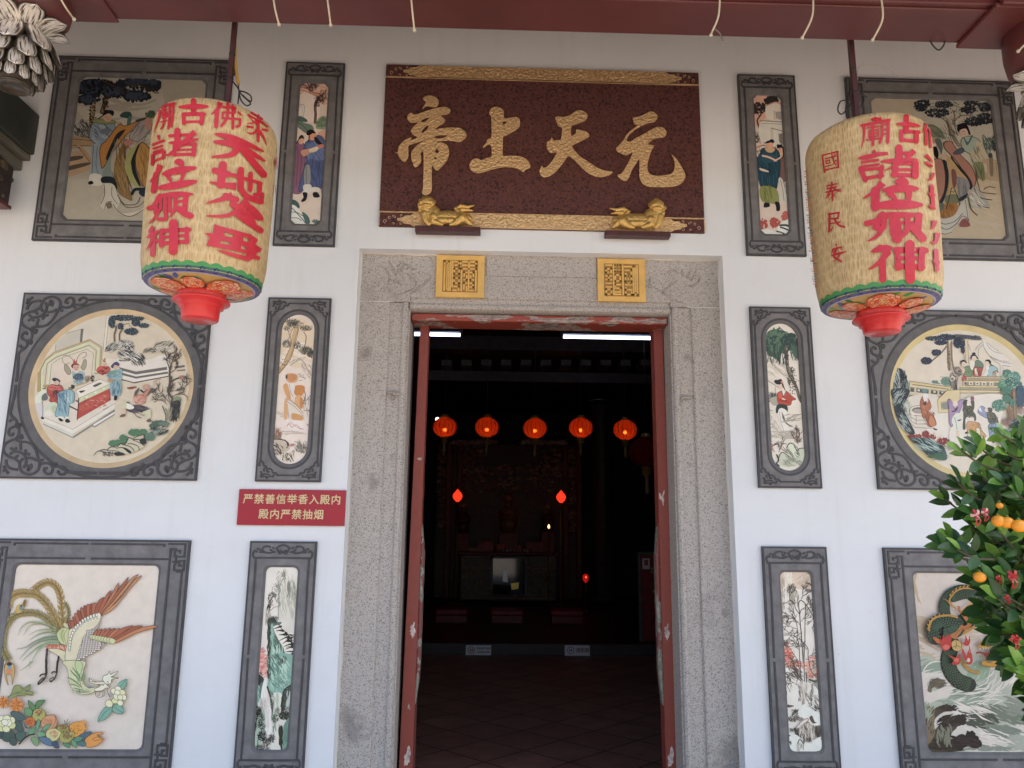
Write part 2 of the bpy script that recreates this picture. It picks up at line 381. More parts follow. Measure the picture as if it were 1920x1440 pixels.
# ------------------------------------------------------------------ wooden door frame and leaves
lt = [P(770, 575, .17), P(1257, 586, .17)]; lb = [P(770, 603, .17), P(1257, 608, .17)]
zt = (lt[0].z+lt[1].z)/2; zb = (lb[0].z+lb[1].z)/2+.004
dr = empty('door_frame', (0, .17, zb), 'peeling red timber lintel under the granite, carrying two open door leaves', 'door')
b = MB(); b.box((oL+.006, .17, zb), (oR-.006, .36, oT-.004)); b.build('timber_lintel', MT['redpeel'], dr, bevel=.008)
YD = .30
def leaf(pts, s):
    (a0, a1, c1, c0) = [P(x, y, YD) for x, y in pts]      # top-left, top-right, bottom-right, bottom-left (bottom row is at the frame edge)
    zt_ = zb+.01
    def at(p, q, z): t = (z-p.z)/(q.z-p.z); return p.x+(q.x-p.x)*t
    b = MB(); k = 36; rows = []
    for i in range(k+1):
        z = .02+(zt_-.02)*i/k
        xa, xb = at(a0, c0, z), at(a1, c1, z)
        n1 = .0022*mnoise.noise((z*9, s, 0)); n2 = .0022*mnoise.noise((z*9, s, 5))
        rows.append([b.vert(p) for p in ((xa+n1, YD, z), (xb+n2, YD, z), (xb+n2, YD+.10, z), (xa+n1, YD+.10, z))])
    for r0, r1 in zip(rows, rows[1:]):
        for i in range(4): j = (i+1) % 4; b.face((r0[i], r0[j], r1[j], r1[i]))
    b.face(rows[0][::-1]); b.face(rows[-1])
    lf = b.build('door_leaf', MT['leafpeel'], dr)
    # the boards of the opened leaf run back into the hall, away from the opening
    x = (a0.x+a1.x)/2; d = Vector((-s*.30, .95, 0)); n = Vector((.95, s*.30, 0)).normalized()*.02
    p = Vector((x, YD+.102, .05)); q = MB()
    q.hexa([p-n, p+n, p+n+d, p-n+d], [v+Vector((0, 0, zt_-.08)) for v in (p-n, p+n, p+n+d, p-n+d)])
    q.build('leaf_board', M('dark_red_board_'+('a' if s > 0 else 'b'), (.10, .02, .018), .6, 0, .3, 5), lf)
    # worn rebate strip around the lock height
    e = MB(); xs = (lambda z: at(a1, c1, z)) if s > 0 else (lambda z: at(a0, c0, z)); rows = []
    for i in range(25):
        t = i/24; z = .62+1.0*t
        wd = .004+.018*min(1, math.sin(math.pi*t)*1.8)+.003*mnoise.noise((z*14, s*3, 1))
        x_ = xs(z); rows.append([e.vert(v) for v in ((x_, YD+.012, z), (x_+s*wd, YD+.02, z), (x_+s*wd, YD+.08, z), (x_, YD+.09, z))])
    for r0, r1 in zip(rows, rows[1:]):
        for i in range(4): j = (i+1) % 4; e.face((r0[i], r0[j], r1[j], r1[i]), 0, True)
    e.build('worn_rebate', mat_peel('worn_rebate_wood', (.20, .06, .045), (.36, .33, .27), .47, (9, 9, 5), (.04, .12, .08)), lf)
    # filled bolt scars
    f = MB()
    for z, hh in ((P(770, 1183, YD).z, .052), (P(760, 1420, YD).z, .07), (P(1245, 935, YD).z, .06) if s < 0 else (2.0, .012)):
        xm = (at(a0, c0, z)+at(a1, c1, z))/2+.006*s; pts = []
        for i in range(40):
            an = 2*math.pi*i/40; rr = .8+.75*mnoise.noise((math.cos(an)*2.6, math.sin(an)*2.6, z*7))
            pts.append((xm+.016*rr*math.cos(an), YD-.0012, z+hh*rr*math.sin(an)*(.8+.2*math.cos(an))))
        f.poly(pts)
    f.build('bolt_scar', M('bare_scar_wood_'+('a' if s > 0 else 'b'), (.52, .43, .38), .8, 0, .5, 45), lf)
leaf([(788, 615), (804, 615), (773, 1440), (748, 1440)], 1)
leaf([(1225.5, 622), (1242, 622), (1271, 1440), (1249, 1440)], -1)
sill = MB(); sill.box((oL, .17, 0), (oR, .42, .16)); 

# ------------------------------------------------------------------ porch roof and the red front beam
rf = MB()
rf.hexa([(-XW, .34, 5.55), (XW, .34, 5.55), (XW, -2.9, 4.25), (-XW, -2.9, 4.25)], [(-XW, .34, 5.75), (XW, .34, 5.75), (XW, -2.9, 4.42), (-XW, -2.9, 4.42)])  # unseen roof, its eave carried far out to shade the front
porch = empty('porch_roof', (0, -1.2, 4.3), 'dark red timber porch roof over the temple front', 'roof')
rf.build('roof_boards', M('red_roof_boards', (.16, .07, .055), .7, 0, .25, 4), porch)
YB0, YB1 = -1.36, -1.10
zb1 = P(960, 57.5, YB1).z
bm_ = empty('front_beam', (0, YB0, zb1), 'long dark red timber beam across the top of the porch', 'beam')
xl = P(222, 37, YB1).x; xr = P(1793, 79, YB1).x
b = MB()
b.hexa([(-6, YB0+.03, zb1), (xr+.3, YB0+.03, zb1), (xr+.3, YB1, zb1), (-6, YB1, zb1)], [(-6, YB0+.03, zb1+.012), (xr+.3, YB0+.03, zb1+.012), (xr+.3, YB1, zb1+.012), (-6, YB1, zb1+.012)])
b.box((-6, YB0+.005, zb1+.012), (6, YB1, zb1+.10))
b.hexa([(-6, YB0-.04, zb1+.10), (6, YB0-.04, zb1+.10), (6, YB1, zb1+.10), (-6, YB1, zb1+.10)], [(-6, YB0-.02, zb1+1.15), (6, YB0-.02, zb1+1.15), (6, YB1, zb1+1.15), (-6, YB1, zb1+1.15)])  # upper part raised unseen to the roof, added to darken the wall top
b.build('beam_body', MT['redpaint'], bm_, bevel=.006)
b = MB(); b.box((xr, YB0-.03, zb1-.022), (6, YB1+.01, zb1-.001)); b.box((xr+.02, YB0-.05, zb1-.02), (6, YB0-.02, zb1+.13)); b.build('beam_end_board', MT['redpaint'], bm_, bevel=.006)
xl2 = P(135, 34, YB1).x
b = MB(); b.box((xl2, YB0-.02, zb1-.012), (xl, YB1+.012, zb1-.001)); b.hexa([(xl2-1, YB0-.05, zb1+.03), (xl, YB0-.05, zb1+.0), (xl, YB0-.02, zb1+.0), (xl2-1, YB0-.02, zb1+.03)], [(xl2-1, YB0-.05, zb1+.2), (xl-.1, YB0-.05, zb1+.2), (xl-.1, YB0-.02, zb1+.2), (xl2-1, YB0-.02, zb1+.2)]); b.build('beam_end_board', MT['redpaint'], bm_, bevel=.006)

# ------------------------------------------------------------------ dark hall behind the door
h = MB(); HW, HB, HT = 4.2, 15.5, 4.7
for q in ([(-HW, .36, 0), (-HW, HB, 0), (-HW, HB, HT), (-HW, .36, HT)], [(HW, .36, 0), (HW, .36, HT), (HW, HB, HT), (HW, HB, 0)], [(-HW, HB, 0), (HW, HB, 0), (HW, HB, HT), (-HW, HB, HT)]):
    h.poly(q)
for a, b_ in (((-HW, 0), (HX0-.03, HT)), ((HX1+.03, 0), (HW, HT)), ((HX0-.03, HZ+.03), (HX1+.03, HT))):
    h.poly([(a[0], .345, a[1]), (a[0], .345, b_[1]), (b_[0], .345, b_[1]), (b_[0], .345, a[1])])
h.build('hall_wall', MT['dark'], label='near-black inner walls of the dark prayer hall behind the door', cat='wall')
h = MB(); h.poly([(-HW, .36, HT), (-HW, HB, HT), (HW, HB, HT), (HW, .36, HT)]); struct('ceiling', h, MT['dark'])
ROWY = PZ(960, 1228, .004).y
h = MB(); h.poly([(-HW, .10, .004), (HW, .10, .004), (HW, ROWY, .004), (-HW, ROWY, .004)])
struct('floor', h, mat_tiles('hall_floor_tiles', (.30, .145, .105), (.38, .195, .14), (.06, .03, .028), .42, rad(45), .5))
h = MB(); h.box((-HW, ROWY, 0), (HW, HB, .15)); struct('platform', h, M('platform_stone', (.05, .034, .03), .5, 0, .2, 4), bevel=.01)
# ================================================================== flat-work engine: pigments laid as thin faces on a panel
def pl(s): return [tuple(float(k) for k in q.split(',')) for q in s.split()]
def view(x0, y0, sc): return lambda x, y: (x0+x/sc, y0+y/sc)
def ribbon2(pts, w, taper=0, n=5, caps=True):
    """outline of a brush stroke in 2-D; taper 0 none, 1 towards the end, 2 both ends"""
    p = smooth([(a, b) for a, b in pts], n) if len(pts) > 2 else [Vector(q) for q in pts]
    k = len(p); L, R = [], []
    for i in range(k):
        d = p[min(i+1, k-1)]-p[max(i-1, 0)]
        d = d.normalized() if d.length > 1e-9 else Vector((1, 0)); nn = Vector((-d.y, d.x)); t = i/max(1, k-1)
        ww = w/2*(1 if taper == 0 else (1-.85*t if taper == 1 else .25+.75*math.sin(math.pi*min(1, max(0, t)))))
        L.append(p[i]+nn*ww); R.append(p[i]-nn*ww)
    return L, R, p
class Paint:
    def __init__(s, Y, white=(225, 228, 232), v=(0, 0, 1), mapf=None, eps=.00004, alb=.78, desat=0.0, minw=0.0):
        s.segs = None; s.ds = desat; s.mw = minw; s.sc = v[2]
        s.mb = MB(); s.Y = Y; s.k = 0; s.v = view(*v); s.mapf = mapf; s.eps = eps; s.r = random.Random(3)
        s.w = [lin(c) for c in white]; s.alb = alb
    def zoom(s, *v): s.v = view(*v); s.sc = v[2]; return s
    def c(s, h):
        if isinstance(h, tuple): q = h
        else:
            h = h.lstrip('#'); q = [int(a*2, 16) for a in h] if len(h) == 3 else [int(h[i:i+2], 16) for i in (0, 2, 4)]
        v = [max(.004, min(.86, s.alb*lin(a)/b)) for a, b in zip(q, s.w)]; g = .3*v[0]+.5*v[1]+.2*v[2]
        return tuple(a+(g-a)*s.ds for a in v)
    def m(s, p):
        px, py = s.v(p[0], p[1]); y = s.k*s.eps
        return s.mapf(px, py, y) if s.mapf else P(px, py, s.Y-y)
    def poly(s, pts, col):
        s.k += 1; s.mb.poly([s.m(p) for p in pts], col=s.c(col))
    def fill(s, pts, col, sm=True): s.poly(smooth(pts, 5, True) if sm and len(pts) > 2 else pts, col)
    def stroke(s, pts, w, col, taper=0, n=5, adv=True):
        w = max(w, s.mw*s.sc); L, R, p = ribbon2(pts, w, taper, n)
        if adv: s.k += 1
        cc = s.c(col); a = [s.mb.vert(s.m(q)) for q in L]; b = [s.mb.vert(s.m(q)) for q in R]
        for i in range(len(a)-1): s.mb.face((a[i], b[i], b[i+1], a[i+1]), col=cc)
        if taper == 0 and w > 1.2:
            for e, sg in ((0, -1), (-1, 1)):
                d = (p[e]-p[1 if e == 0 else -2]); d = d.normalized() if d.length else Vector((1, 0))
                nn = Vector((-d.y, d.x)); ring = [p[e]+(nn*math.cos(t)+d*math.sin(t))*w/2 for t in [math.pi*i/5 for i in range(6)]]
                s.mb.poly([s.m(q) for q in ring], col=cc)
    def outline(s, pts, w, col, sm=True):
        q = smooth(pts, 5, True) if sm else [Vector(x) for x in pts]
        s.stroke([tuple(x) for x in q]+[tuple(q[0])], w, col, 0, 1)
    def run(s, text):
        r = s.r
        for ln in text.strip().splitlines():
            t = ln.split()
            if t and t[0] == '#' and s.segs is not None: s.segs.append(s.mb); s.mb = MB()
            if not t or t[0] == '#': continue
            o, a = t[0], t[1:]
            if o in 'ENDBW': a = [a[0]]+' '.join(a[1:]).replace(',', ' ').split()
            pts = lambda i: [tuple(float(k) for k in q.split(',')) for q in a[i:]]
            if o == 'F': s.fill(pts(1), a[0])
            elif o == 'G': s.fill(pts(1), a[0], False)
            elif o == 'L': s.stroke(pts(2), float(a[1]), a[0])
            elif o == 'S': s.stroke(pts(2), float(a[1]), a[0], 0, 1)          # straight polyline
            elif o == 'T': s.stroke(pts(2), float(a[1]), a[0], 1)
            elif o == 'U': s.stroke(pts(2), float(a[1]), a[0], 2)
            elif o == 'O': s.fill(pts(3), a[0]); s.outline(pts(3), float(a[2]), a[1])
            elif o == 'Q': s.fill(pts(3), a[0], False); s.outline(pts(3), float(a[2]), a[1], False)
            elif o == 'H':                                # outline with holes: c outer | hole | hole
                lp = [[tuple(float(k) for k in q.split(',')) for q in part.split()] for part in ' '.join(a[1:]).split('|')]
                s.k += 1; tri = tessellate_polygon([[Vector((x, y, 0)) for x, y in l] for l in lp]); al = [q for l in lp for q in l]
                
                def sub(q):
                    e = [(Vector(q[i])-Vector(q[(i+1) % 3])).length for i in range(3)]; i = e.index(max(e))
                    if e[i] < 45: s.mb.poly([s.m(p) for p in q], col=s.c(a[0])); return
                    A, B, C = q[i], q[(i+1) % 3], q[(i+2) % 3]; Mm = ((A[0]+B[0])/2, (A[1]+B[1])/2); sub((A, Mm, C)); sub((Mm, B, C))
                for t3 in tri: sub([al[i] for i in t3])
            elif o == 'E':
                x, y, rx, ry = map(float, a[1:5]); s.poly([(x+rx*math.cos(i*.4488), y+ry*math.sin(i*.4488)) for i in range(14)], a[0])
            elif o == 'N':                                # needles: c cx cy rx ry n len w
                x, y, rx, ry, n, le, w = map(float, a[1:8]); s.k += 1
                for i in range(int(n)):
                    an = r.uniform(0, 6.283); q = math.sqrt(r.random()); cx, cy = x+rx*q*math.cos(an), y+ry*q*math.sin(an)
                    b = r.uniform(-2.7, -.44); l = le*r.uniform(.6, 1.2); s.k += .05
                    s.stroke([(cx, cy), (cx+l*math.cos(b), cy+l*math.sin(b))], w, a[0], 1, 1, False)
            elif o == 'D':                                # dots: c cx cy rx ry n rad
                x, y, rx, ry, n, le = map(float, a[1:7]); s.k += 1
                for i in range(int(n)):
                    an = r.uniform(0, 6.283); q = math.sqrt(r.random()); cx, cy = x+rx*q*math.cos(an), y+ry*q*math.sin(an)
                    l = le*r.uniform(.5, 1.3); s.k += .05; a0 = r.uniform(0, 3)
                    s.mb.poly([s.m((cx+l*math.cos(a0+j*1.2566)*r.uniform(.6, 1.2), cy+l*math.sin(a0+j*1.2566)*r.uniform(.6, 1.2))) for j in range(5)], col=s.c(a[0]))
            elif o == 'B':                                # bare branch: c w depth x y ang len
                w, dp, x, y, an, le = map(float, a[1:7]); s.branch(a[0], w, int(dp), x, y, an, le)
            elif o == 'W':                                # wash strokes: c cx cy rx ry n len w ang
                x, y, rx, ry, n, le, w, an = map(float, a[1:9]); s.k += 1
                for i in range(int(n)):
                    cx, cy = x+rx*r.uniform(-1, 1), y+ry*r.uniform(-1, 1); b = an+r.uniform(-.25, .25); l = le*r.uniform(.5, 1.3); s.k += .1
                    dx, dy = l*math.cos(b), l*math.sin(b)
                    s.stroke([(cx-dx/2, cy-dy/2), (cx+r.uniform(-1, 1)*w, cy+r.uniform(-1, 1)*w), (cx+dx/2, cy+dy/2)], w*r.uniform(.6, 1.3), a[0], 2, 4, False)
    def branch(s, c, w, dp, x, y, an, le):
        r = s.r; q = [(x, y)]; a = an
        for i in range(3):
            a += r.uniform(-.3, .3); x += le/3*math.cos(a); y += le/3*math.sin(a); q.append((x, y))
        s.k += .06; s.stroke(q, w, c, 1 if dp == 0 else 0, 3, False)
        if dp > 0:
            for j in range(3): s.branch(c, max(w*.62, .8), dp-1, *(q[r.choice((1, 2, 3))] if j else q[3]), a+r.uniform(-.95, .95), le*r.uniform(.55, .8))
    def build(s, name, parent=None, mat=None, **k): return s.mb.build(name, mat or MT['paint'], parent, **k)

def tess_prism(mb, loops, tomap, y0, y1, mi=0):
    """solid from a 2-D outline with holes: front at y0, back at y1"""
    flat = [[Vector((a, b, 0)) for a, b in l] for l in loops]; tri = tessellate_polygon(flat)
    allp = [p for l in loops for p in l]
    f = [mb.vert(tomap(p[0], p[1], y0)) for p in allp]; b = [mb.vert(tomap(p[0], p[1], y1)) for p in allp]
    for t in tri: mb.face([f[i] for i in t], mi)
    k = 0
    for l in loops:
        n = len(l)
        for i in range(n):
            j = (i+1) % n; mb.face((f[k+i], f[k+j], b[k+j], b[k+i]), mi)
        k += n

# ================================================================== name board over the door
bx0, bx1 = P(717, 270, 0).x, P(1316, 290, 0).x
bz1, bz0 = (P(723.6, 120.5, 0).z+P(1310.6, 135.9, 0).z)/2, (P(710.1, 424.2, 0).z+P(1321.4, 435.8, 0).z)/2
bd = empty('name_board', ((bx0+bx1)/2, YW, bz0), 'dark red granite name board with four large gold characters over the door', 'name board')
b = MB(); b.box((bx0, 0, bz0), (bx1, YW, bz1)); b.build('stone_slab', MT['redgranite'], bd, bevel=.003)
def glyph(loops, v, label):
    vv = view(*v); mb = MB()
    lp = [[tuple(q) for q in smooth(pl(l), 4, True)] for l in loops]
    tess_prism(mb, lp, lambda x, y, Y: P(*vv(x, y), Y), -.016, .001)
    mb.build('gold_character', MT['gold'], bd, label=label)
V1, V2 = (730, 170, 6.857), (1000, 190, 6.857)
glyph(['435,95 465,68 520,62 580,75 625,115 635,160 610,208 570,217 520,203 475,205 430,235 425,220 455,180 465,145 440,120',
       ], V1, 'gold dot stroke')
glyph(['232,350 240,310 280,285 325,305 420,280 560,235 680,208 745,215 785,245 780,280 740,308 660,322 700,355 718,390 690,425 640,455 590,495 680,482 800,474 900,480 960,510 993,560 985,600 945,640 900,662 850,655 750,645 640,655 610,664 680,670 735,695 765,750 765,830 745,890 700,950 655,1000 620,1027 590,1015 555,965 548,1000 545,1150 542,1290 480,1345 435,1335 420,1305 432,1250 440,1000 438,800 420,788 400,810 412,880 400,930 335,990 300,930 282,860 285,790 320,740 370,690 430,645 330,680 250,708 245,760 243,850 205,918 160,895 125,850 110,815 70,790 108,790 115,735 150,680 210,630 285,602 270,635 360,602 310,570 280,530 285,500 320,455 365,408 290,413 245,385',
       '410,400 420,380 460,358 515,350 480,380 440,405', '415,545 425,510 460,470 505,448 490,490 450,530', '578,600 610,580 680,574 750,577 710,600 650,615 600,612',
       '590,765 612,750 636,770 632,795 610,805 592,790', '575,868 588,852 604,866 598,880 582,882'], V1, 'first gold character from the left')
glyph(['1285,280 1310,230 1370,207 1430,222 1470,265 1478,350 1560,345 1640,342 1675,370 1680,440 1655,485 1590,530 1500,580 1463,600 1460,700 1458,820 1490,838 1600,835 1690,845 1760,880 1805,935 1812,990 1790,1000 1750,1020 1725,1047 1680,1020 1620,995 1500,985 1380,1000 1280,1030 1170,1060 1100,1055 1050,1020 1030,965 1055,900 1110,872 1150,878 1180,893 1250,865 1312,845 1310,720 1275,695 1215,735 1208,715 1250,665 1260,630 1312,590 1312,450 1310,340 1290,310',
       '1452,410 1475,398 1510,396 1490,425 1475,440'], V1, 'second gold character')
glyph(['282,215 310,195 400,200 480,170 560,120 620,117 675,145 697,185 680,235 620,270 550,295 490,325 488,438 530,425 550,400 553,365 620,372 690,395 718,430 712,460 660,490 580,530 500,575 540,640 600,705 700,770 820,850 920,890 1020,903 985,945 900,972 820,970 740,945 660,890 570,800 500,735 445,710 400,770 330,860 260,930 190,970 130,975 90,940 80,900 95,850 115,832 130,852 180,835 240,765 300,660 235,668 195,640 172,580 180,520 215,500 240,460 262,500 340,495 358,470 370,350 325,320 300,270'], V2, 'third gold character')
glyph(['1280,240 1285,205 1360,195 1430,165 1500,130 1550,138 1590,175 1595,210 1560,265 1500,280 1390,315 1290,380 1220,450 1205,505 1250,515 1320,470 1420,420 1520,360 1600,328 1660,335 1705,375 1712,420 1680,460 1600,475 1530,500 1475,552 1550,565 1550,585 1520,630 1490,720 1470,800 1468,870 1495,930 1570,955 1680,950 1770,930 1810,880 1818,800 1800,730 1775,680 1840,740 1900,830 1950,930 1945,1000 1890,1065 1800,1095 1650,1103 1500,1100 1420,1070 1370,1000 1362,900 1362,750 1330,790 1270,880 1230,980 1190,1023 1140,1010 1090,970 1090,940 1130,930 1180,860 1230,770 1275,660 1210,692 1140,680 1080,645 1063,610 1090,575 1150,510 1200,430 1270,360 1330,315 1300,290'], V2, 'fourth gold character')
# gold bands with lobed ends and thin engraved scrolls on the red corners
def spiral(cx, cz, r0, r1, a0, a1, n=14):
    return [(cx+(r0+(r1-r0)*i/n)*math.cos(a0+(a1-a0)*i/n), cz+(r0+(r1-r0)*i/n)*math.sin(a0+(a1-a0)*i/n)) for i in range(n+1)]
bh = .088
for zz, flip in ((bz1-bh, 1), (bz0, -1)):
    mb = MB(); sc_ = .20/500                         # local units of a traced corner 500 wide, 180 high
    lt_ = pl('700,105 650,135 560,140 545,160 455,175 448,188 455,203 520,215 545,240 640,250 690,275')
    Lp = [((x-190)*sc_, 1-(y-95)/180) for x, y in lt_]
    out = [(bx0+.004+u, zz+v*bh) for u, v in Lp]; out2 = [(bx1-.004-u, zz+v*bh) for u, v in Lp][::-1]
    tess_prism(mb, [out+out2], lambda x, z, Y: Vector((x, Y, z)), -.006, .001)
    zl_ = zz if flip > 0 else zz+bh
    for (xa, xb) in ((bx0+.001, bx1-.001),):
        mb.box((xa, -.006, zl_-.004), (xb, .001, zl_+.004))
    if flip < 0:
        for xx in (bx0+.003, bx1-.003): mb.box((xx-.002, -.004, zz+.002), (xx+.002, .001, zz+bh))
    mb.build('gold_band', MT['gold'], bd)
    sp = MB()
    for sx in (1, -1):
        ox = bx0+.02 if sx > 0 else bx1-.02
        for cx, cz, r0, a0, a1 in ((.018, .030, .013, 5.0, -1.5), (.042, .055, .010, 5.4, -.5), (.064, .062, .006, 0, 5.5), (.074, .058, .007, 3.6, 8.4), (.068, .014, .008, 3, -2), (.112, .068, .008, 4.5, -1.5), (.112, .016, .008, 1.8, 7.2)):
            q = spiral(cx, cz, r0, r0*.35, a0, a1)
            L, R, _ = ribbon2(q, .0028, 0, 1)
            for i in range(len(L)-1):
                sp.poly([(ox+sx*p.x, -.0035, zz+p.y) for p in (L[i], R[i], R[i+1], L[i+1])])
    sp.build('engraved_scroll', M('pale_gold_line_'+('a' if flip > 0 else 'b'), (.60, .42, .28), .5), bd)
def ledge(q):
    c = [P(x, y, -.05) for x, y in q]; b = MB()
    x0, x1 = (c[0].x+c[3].x)/2, (c[1].x+c[2].x)/2; z1, z0 = (c[0].z+c[1].z)/2, (c[2].z+c[3].z)/2
    b.box((x0, -.06, z0), (x1, .0, z1)); b.box((x0+.006, -.064, z0+.012), (x1-.006, -.06, z1-.012))
    b.build('lion_ledge', M('ledge_red_stone', (.075, .022, .022), .5, 0, .3, 60), bd, bevel=.006); return x0, x1, z1
l1 = ledge([(778.5, 423), (901, 427), (901, 437.5), (778.5, 433)]); l2 = ledge([(1134.5, 432), (1257, 436), (1257, 443.5), (1134.5, 442.5)])

def blob(name, parts, mat, parent=None, voxel=.004, sm=6, **k):
    """one continuous body grown from overlapping ellipsoids and tapered limbs (voxel-merged)"""
    mb = MB()
    for p in parts:
        if p[0] == 'e':
            c, (rx, ry, rz) = p[1], p[2]; mb.ball(c, 1, 10, 0, rx, ry, rz)
        else: mb.tube(p[1], p[2], 10); mb.ball(p[1][0], p[2][0], 8); mb.ball(p[1][-1], p[2][-1], 8)
    o = mb.build(name, mat, parent, **k)
    r = o.modifiers.new('remesh', 'REMESH'); r.mode = 'VOXEL'; r.voxel_size = voxel; r.use_smooth_shade = True
    if sm: s_ = o.modifiers.new('smooth', 'SMOOTH'); s_.iterations = sm; s_.factor = .5
    return o
def lion(v, s, zl, label):
    """reclining lion in relief; traced side view, s = +1 head on the left"""
    vv = view(*v); Y = -.032
    def q(x, y, d=0): return P(*vv(x, y), Y+d)
    k = (P(*vv(100, 0), Y)-P(*vv(0, 0), Y)).length/100
    e = lambda x, y, rx, ry, d=0, ryy=None: ('e', q(x, y, d), (rx*k, (ryy or min(rx, ry))*k*.9, ry*k))
    X = (lambda x: x) if s > 0 else (lambda x: 2*905-x)
    parts = [e(X(1100), 385, 330, 112, 0, 90), e(X(1100), 440, 340, 62, -.004, 90), e(X(880), 340, 140, 150, 0, 100), e(X(1330), 400, 150, 100, 0, 95), e(X(815), 165, 118, 105, -.006, 100), e(X(800), 270, 110, 140, 0, 95),
             ('t', [q(X(770), 330, -.014), q(X(790), 430, -.018), q(X(830), 485, -.02)], [60*k, 45*k, 34*k]),
             ('t', [q(X(900), 380, -.016), q(X(900), 450, -.022), q(X(1020), 485, -.024)], [75*k, 55*k, 32*k]),
             ('t', [q(X(1330), 400, -.018), q(X(1230), 470, -.022), q(X(1160), 490, -.022)], [80*k, 50*k, 28*k]),
             ('t', [q(X(1380), 420, -.012), q(X(1460), 480, -.014)], [60*k, 30*k]),
             ('t', [q(X(1300), 330), q(X(1240), 250), q(X(1310), 210), q(X(1420), 225), q(X(1515), 200)], [45*k, 42*k, 36*k, 28*k, 8*k]),
             ('t', [q(X(1330), 270), q(X(1420), 270), q(X(1495), 280)], [36*k, 26*k, 8*k]),
             e(X(835), 150, 65, 30, -.028, 40), e(X(800), 200, 75, 30, -.030, 40), e(X(690), 190, 30, 35), e(X(910), 150, 35, 40)]
    for i in range(26):                                    # mane curls
        an = rnd.uniform(1.3, 5.2); parts.append(e(X(800+math.cos(an)*rnd.uniform(70, 125)), 210+math.sin(an)*rnd.uniform(60, 150), 24, 24, -.010-rnd.random()*.012))
    for i in range(9): parts.append(('t', [q(X(960+i*40), 290+i*6, -.014), q(X(1010+i*40), 340+i*4, -.026)], [16*k, 7*k]))
    o = blob('lion_figurine', parts, MT['goldstat'], None, .0026, 2)
    return tag(o, label, 'figurine')
lion((700, 360, 8), 1, l1[2], 'golden lion with its head left, lying on the left ledge of the name board')
lion((1106.5, 365.5, 8), -1, l2[2], 'golden lion with its head right, lying on the right ledge of the name board')
# ================================================================== carved slate picture frames
def inter(poly, a):
    d = Vector((math.cos(a), math.sin(a))); best = None; n = len(poly)
    for i in range(n):
        p = Vector(poly[i]); e = Vector(poly[(i+1) % n])-p; den = d.x*e.y-d.y*e.x
        if abs(den) < 1e-12: continue
        t = (p.x*e.y-p.y*e.x)/den; u = (p.x*d.y-p.y*d.x)/den
        if t > 0 and -1e-6 <= u <= 1+1e-6 and (best is None or t > best): best = t
    return d*best
def sh_rect(hw, hh, c=0, dz=0):
    if c <= 0: return [(-hw, -hh+dz), (hw, -hh+dz), (hw, hh+dz), (-hw, hh+dz)]
    o = []
    for sx, sz, a0 in ((1, 1, 0), (-1, 1, 1), (-1, -1, 2), (1, -1, 3)):
        for i in range(5):
            a = (a0+i/4)*math.pi/2; o.append((sx*(hw-c)+c*math.cos(a), sz*(hh-c)+c*math.sin(a)+dz))
    return o
def sh_cham(hw, hh, c, dz=0): return [(hw, -hh+c+dz), (hw, hh-c+dz), (hw-c, hh+dz), (-hw+c, hh+dz), (-hw, hh-c+dz), (-hw, -hh+c+dz), (-hw+c, -hh+dz), (hw-c, -hh+dz)]
def sh_circ(r, cx=0, cz=0, n=72): return [(cx+r*math.cos(2*math.pi*i/n), cz+r*math.sin(2*math.pi*i/n)) for i in range(n)]
def sh_stad(hw, hh, n=18): return [(hw*math.cos(math.pi*i/n), hh-hw+hw*math.sin(math.pi*i/n)) for i in range(n+1)]+[(-hw*math.cos(math.pi*i/n), -hh+hw-hw*math.sin(math.pi*i/n)) for i in range(n+1)]
SL, SD, SM = 0, 1, 2
def frame(name, cx, cz, loops, orn, label, cat='wall panel', group='carved slate framed pictures on the temple wall', mats=None):
    """loops: (polygon, y, material of the strip inwards)"""
    t = empty(name, (cx, YW, cz), label, cat, group)
    an = sorted({round(math.atan2(z, x), 5) for pg, _, _ in loops for x, z in pg}); mb = MB(); prev = None
    for pg, y, mi in loops:
        row = [inter(pg, a) for a in an]; cur = [mb.vert((cx+p.x, y, cz+p.y)) for p in row]
        if prev:
            n = len(cur)
            for i in range(n): j = (i+1) % n; mb.face((prev[0][i], prev[0][j], cur[j], cur[i]), prev[1])
        prev = (cur, mi)
    f = mb.build('frame', mats or [MT['slate'], MT['slatedark'], MT['slatemid']], t)
    if orn:
        o = MB()
        for k_, (q, w) in enumerate(orn):
            L, R, _ = ribbon2(q, w, 0, 4 if len(q) > 2 else 1); n = len(L); yy = -.0022-.00003*k_
            up = [o.vert((cx+p.x, yy, cz+p.y)) for p in L]; dn = [o.vert((cx+p.x, yy, cz+p.y)) for p in R]
            u0 = [o.vert((cx+p.x, .001, cz+p.y)) for p in L]; d0 = [o.vert((cx+p.x, .001, cz+p.y)) for p in R]
            for i in range(n-1):
                o.face((up[i], dn[i], dn[i+1], up[i+1])); o.face((u0[i], up[i], up[i+1], u0[i+1])); o.face((dn[i], d0[i], d0[i+1], dn[i+1]))
            o.face((up[0], u0[0], d0[0], dn[0])); o.face((up[-1], dn[-1], d0[-1], u0[-1]))
        o.build('carving', MT['slatedark'], f)
    return t
def traced(txt, v, corner, w):
    """ornament strokes traced at one corner, as metres from that corner (x to the inside, z upward)"""
    vv = view(*v); c = P(*corner, 0); out = []
    for l in txt.strip().splitlines():
        out.append(([((P(*vv(x, y), 0)-c).x, (P(*vv(x, y), 0)-c).z) for x, y in pl(l)], w))
    return out
def to_corner(st, hw, hh, sx, sz, s0x, s0z):
    # traced corner sign (s0x, s0z); wanted (sx, sz)
    return [([(sx*hw + x*(1 if sx == s0x else -1), sz*hh + z*(1 if sz == s0z else -1)) for x, z in q], w) for q, w in st]
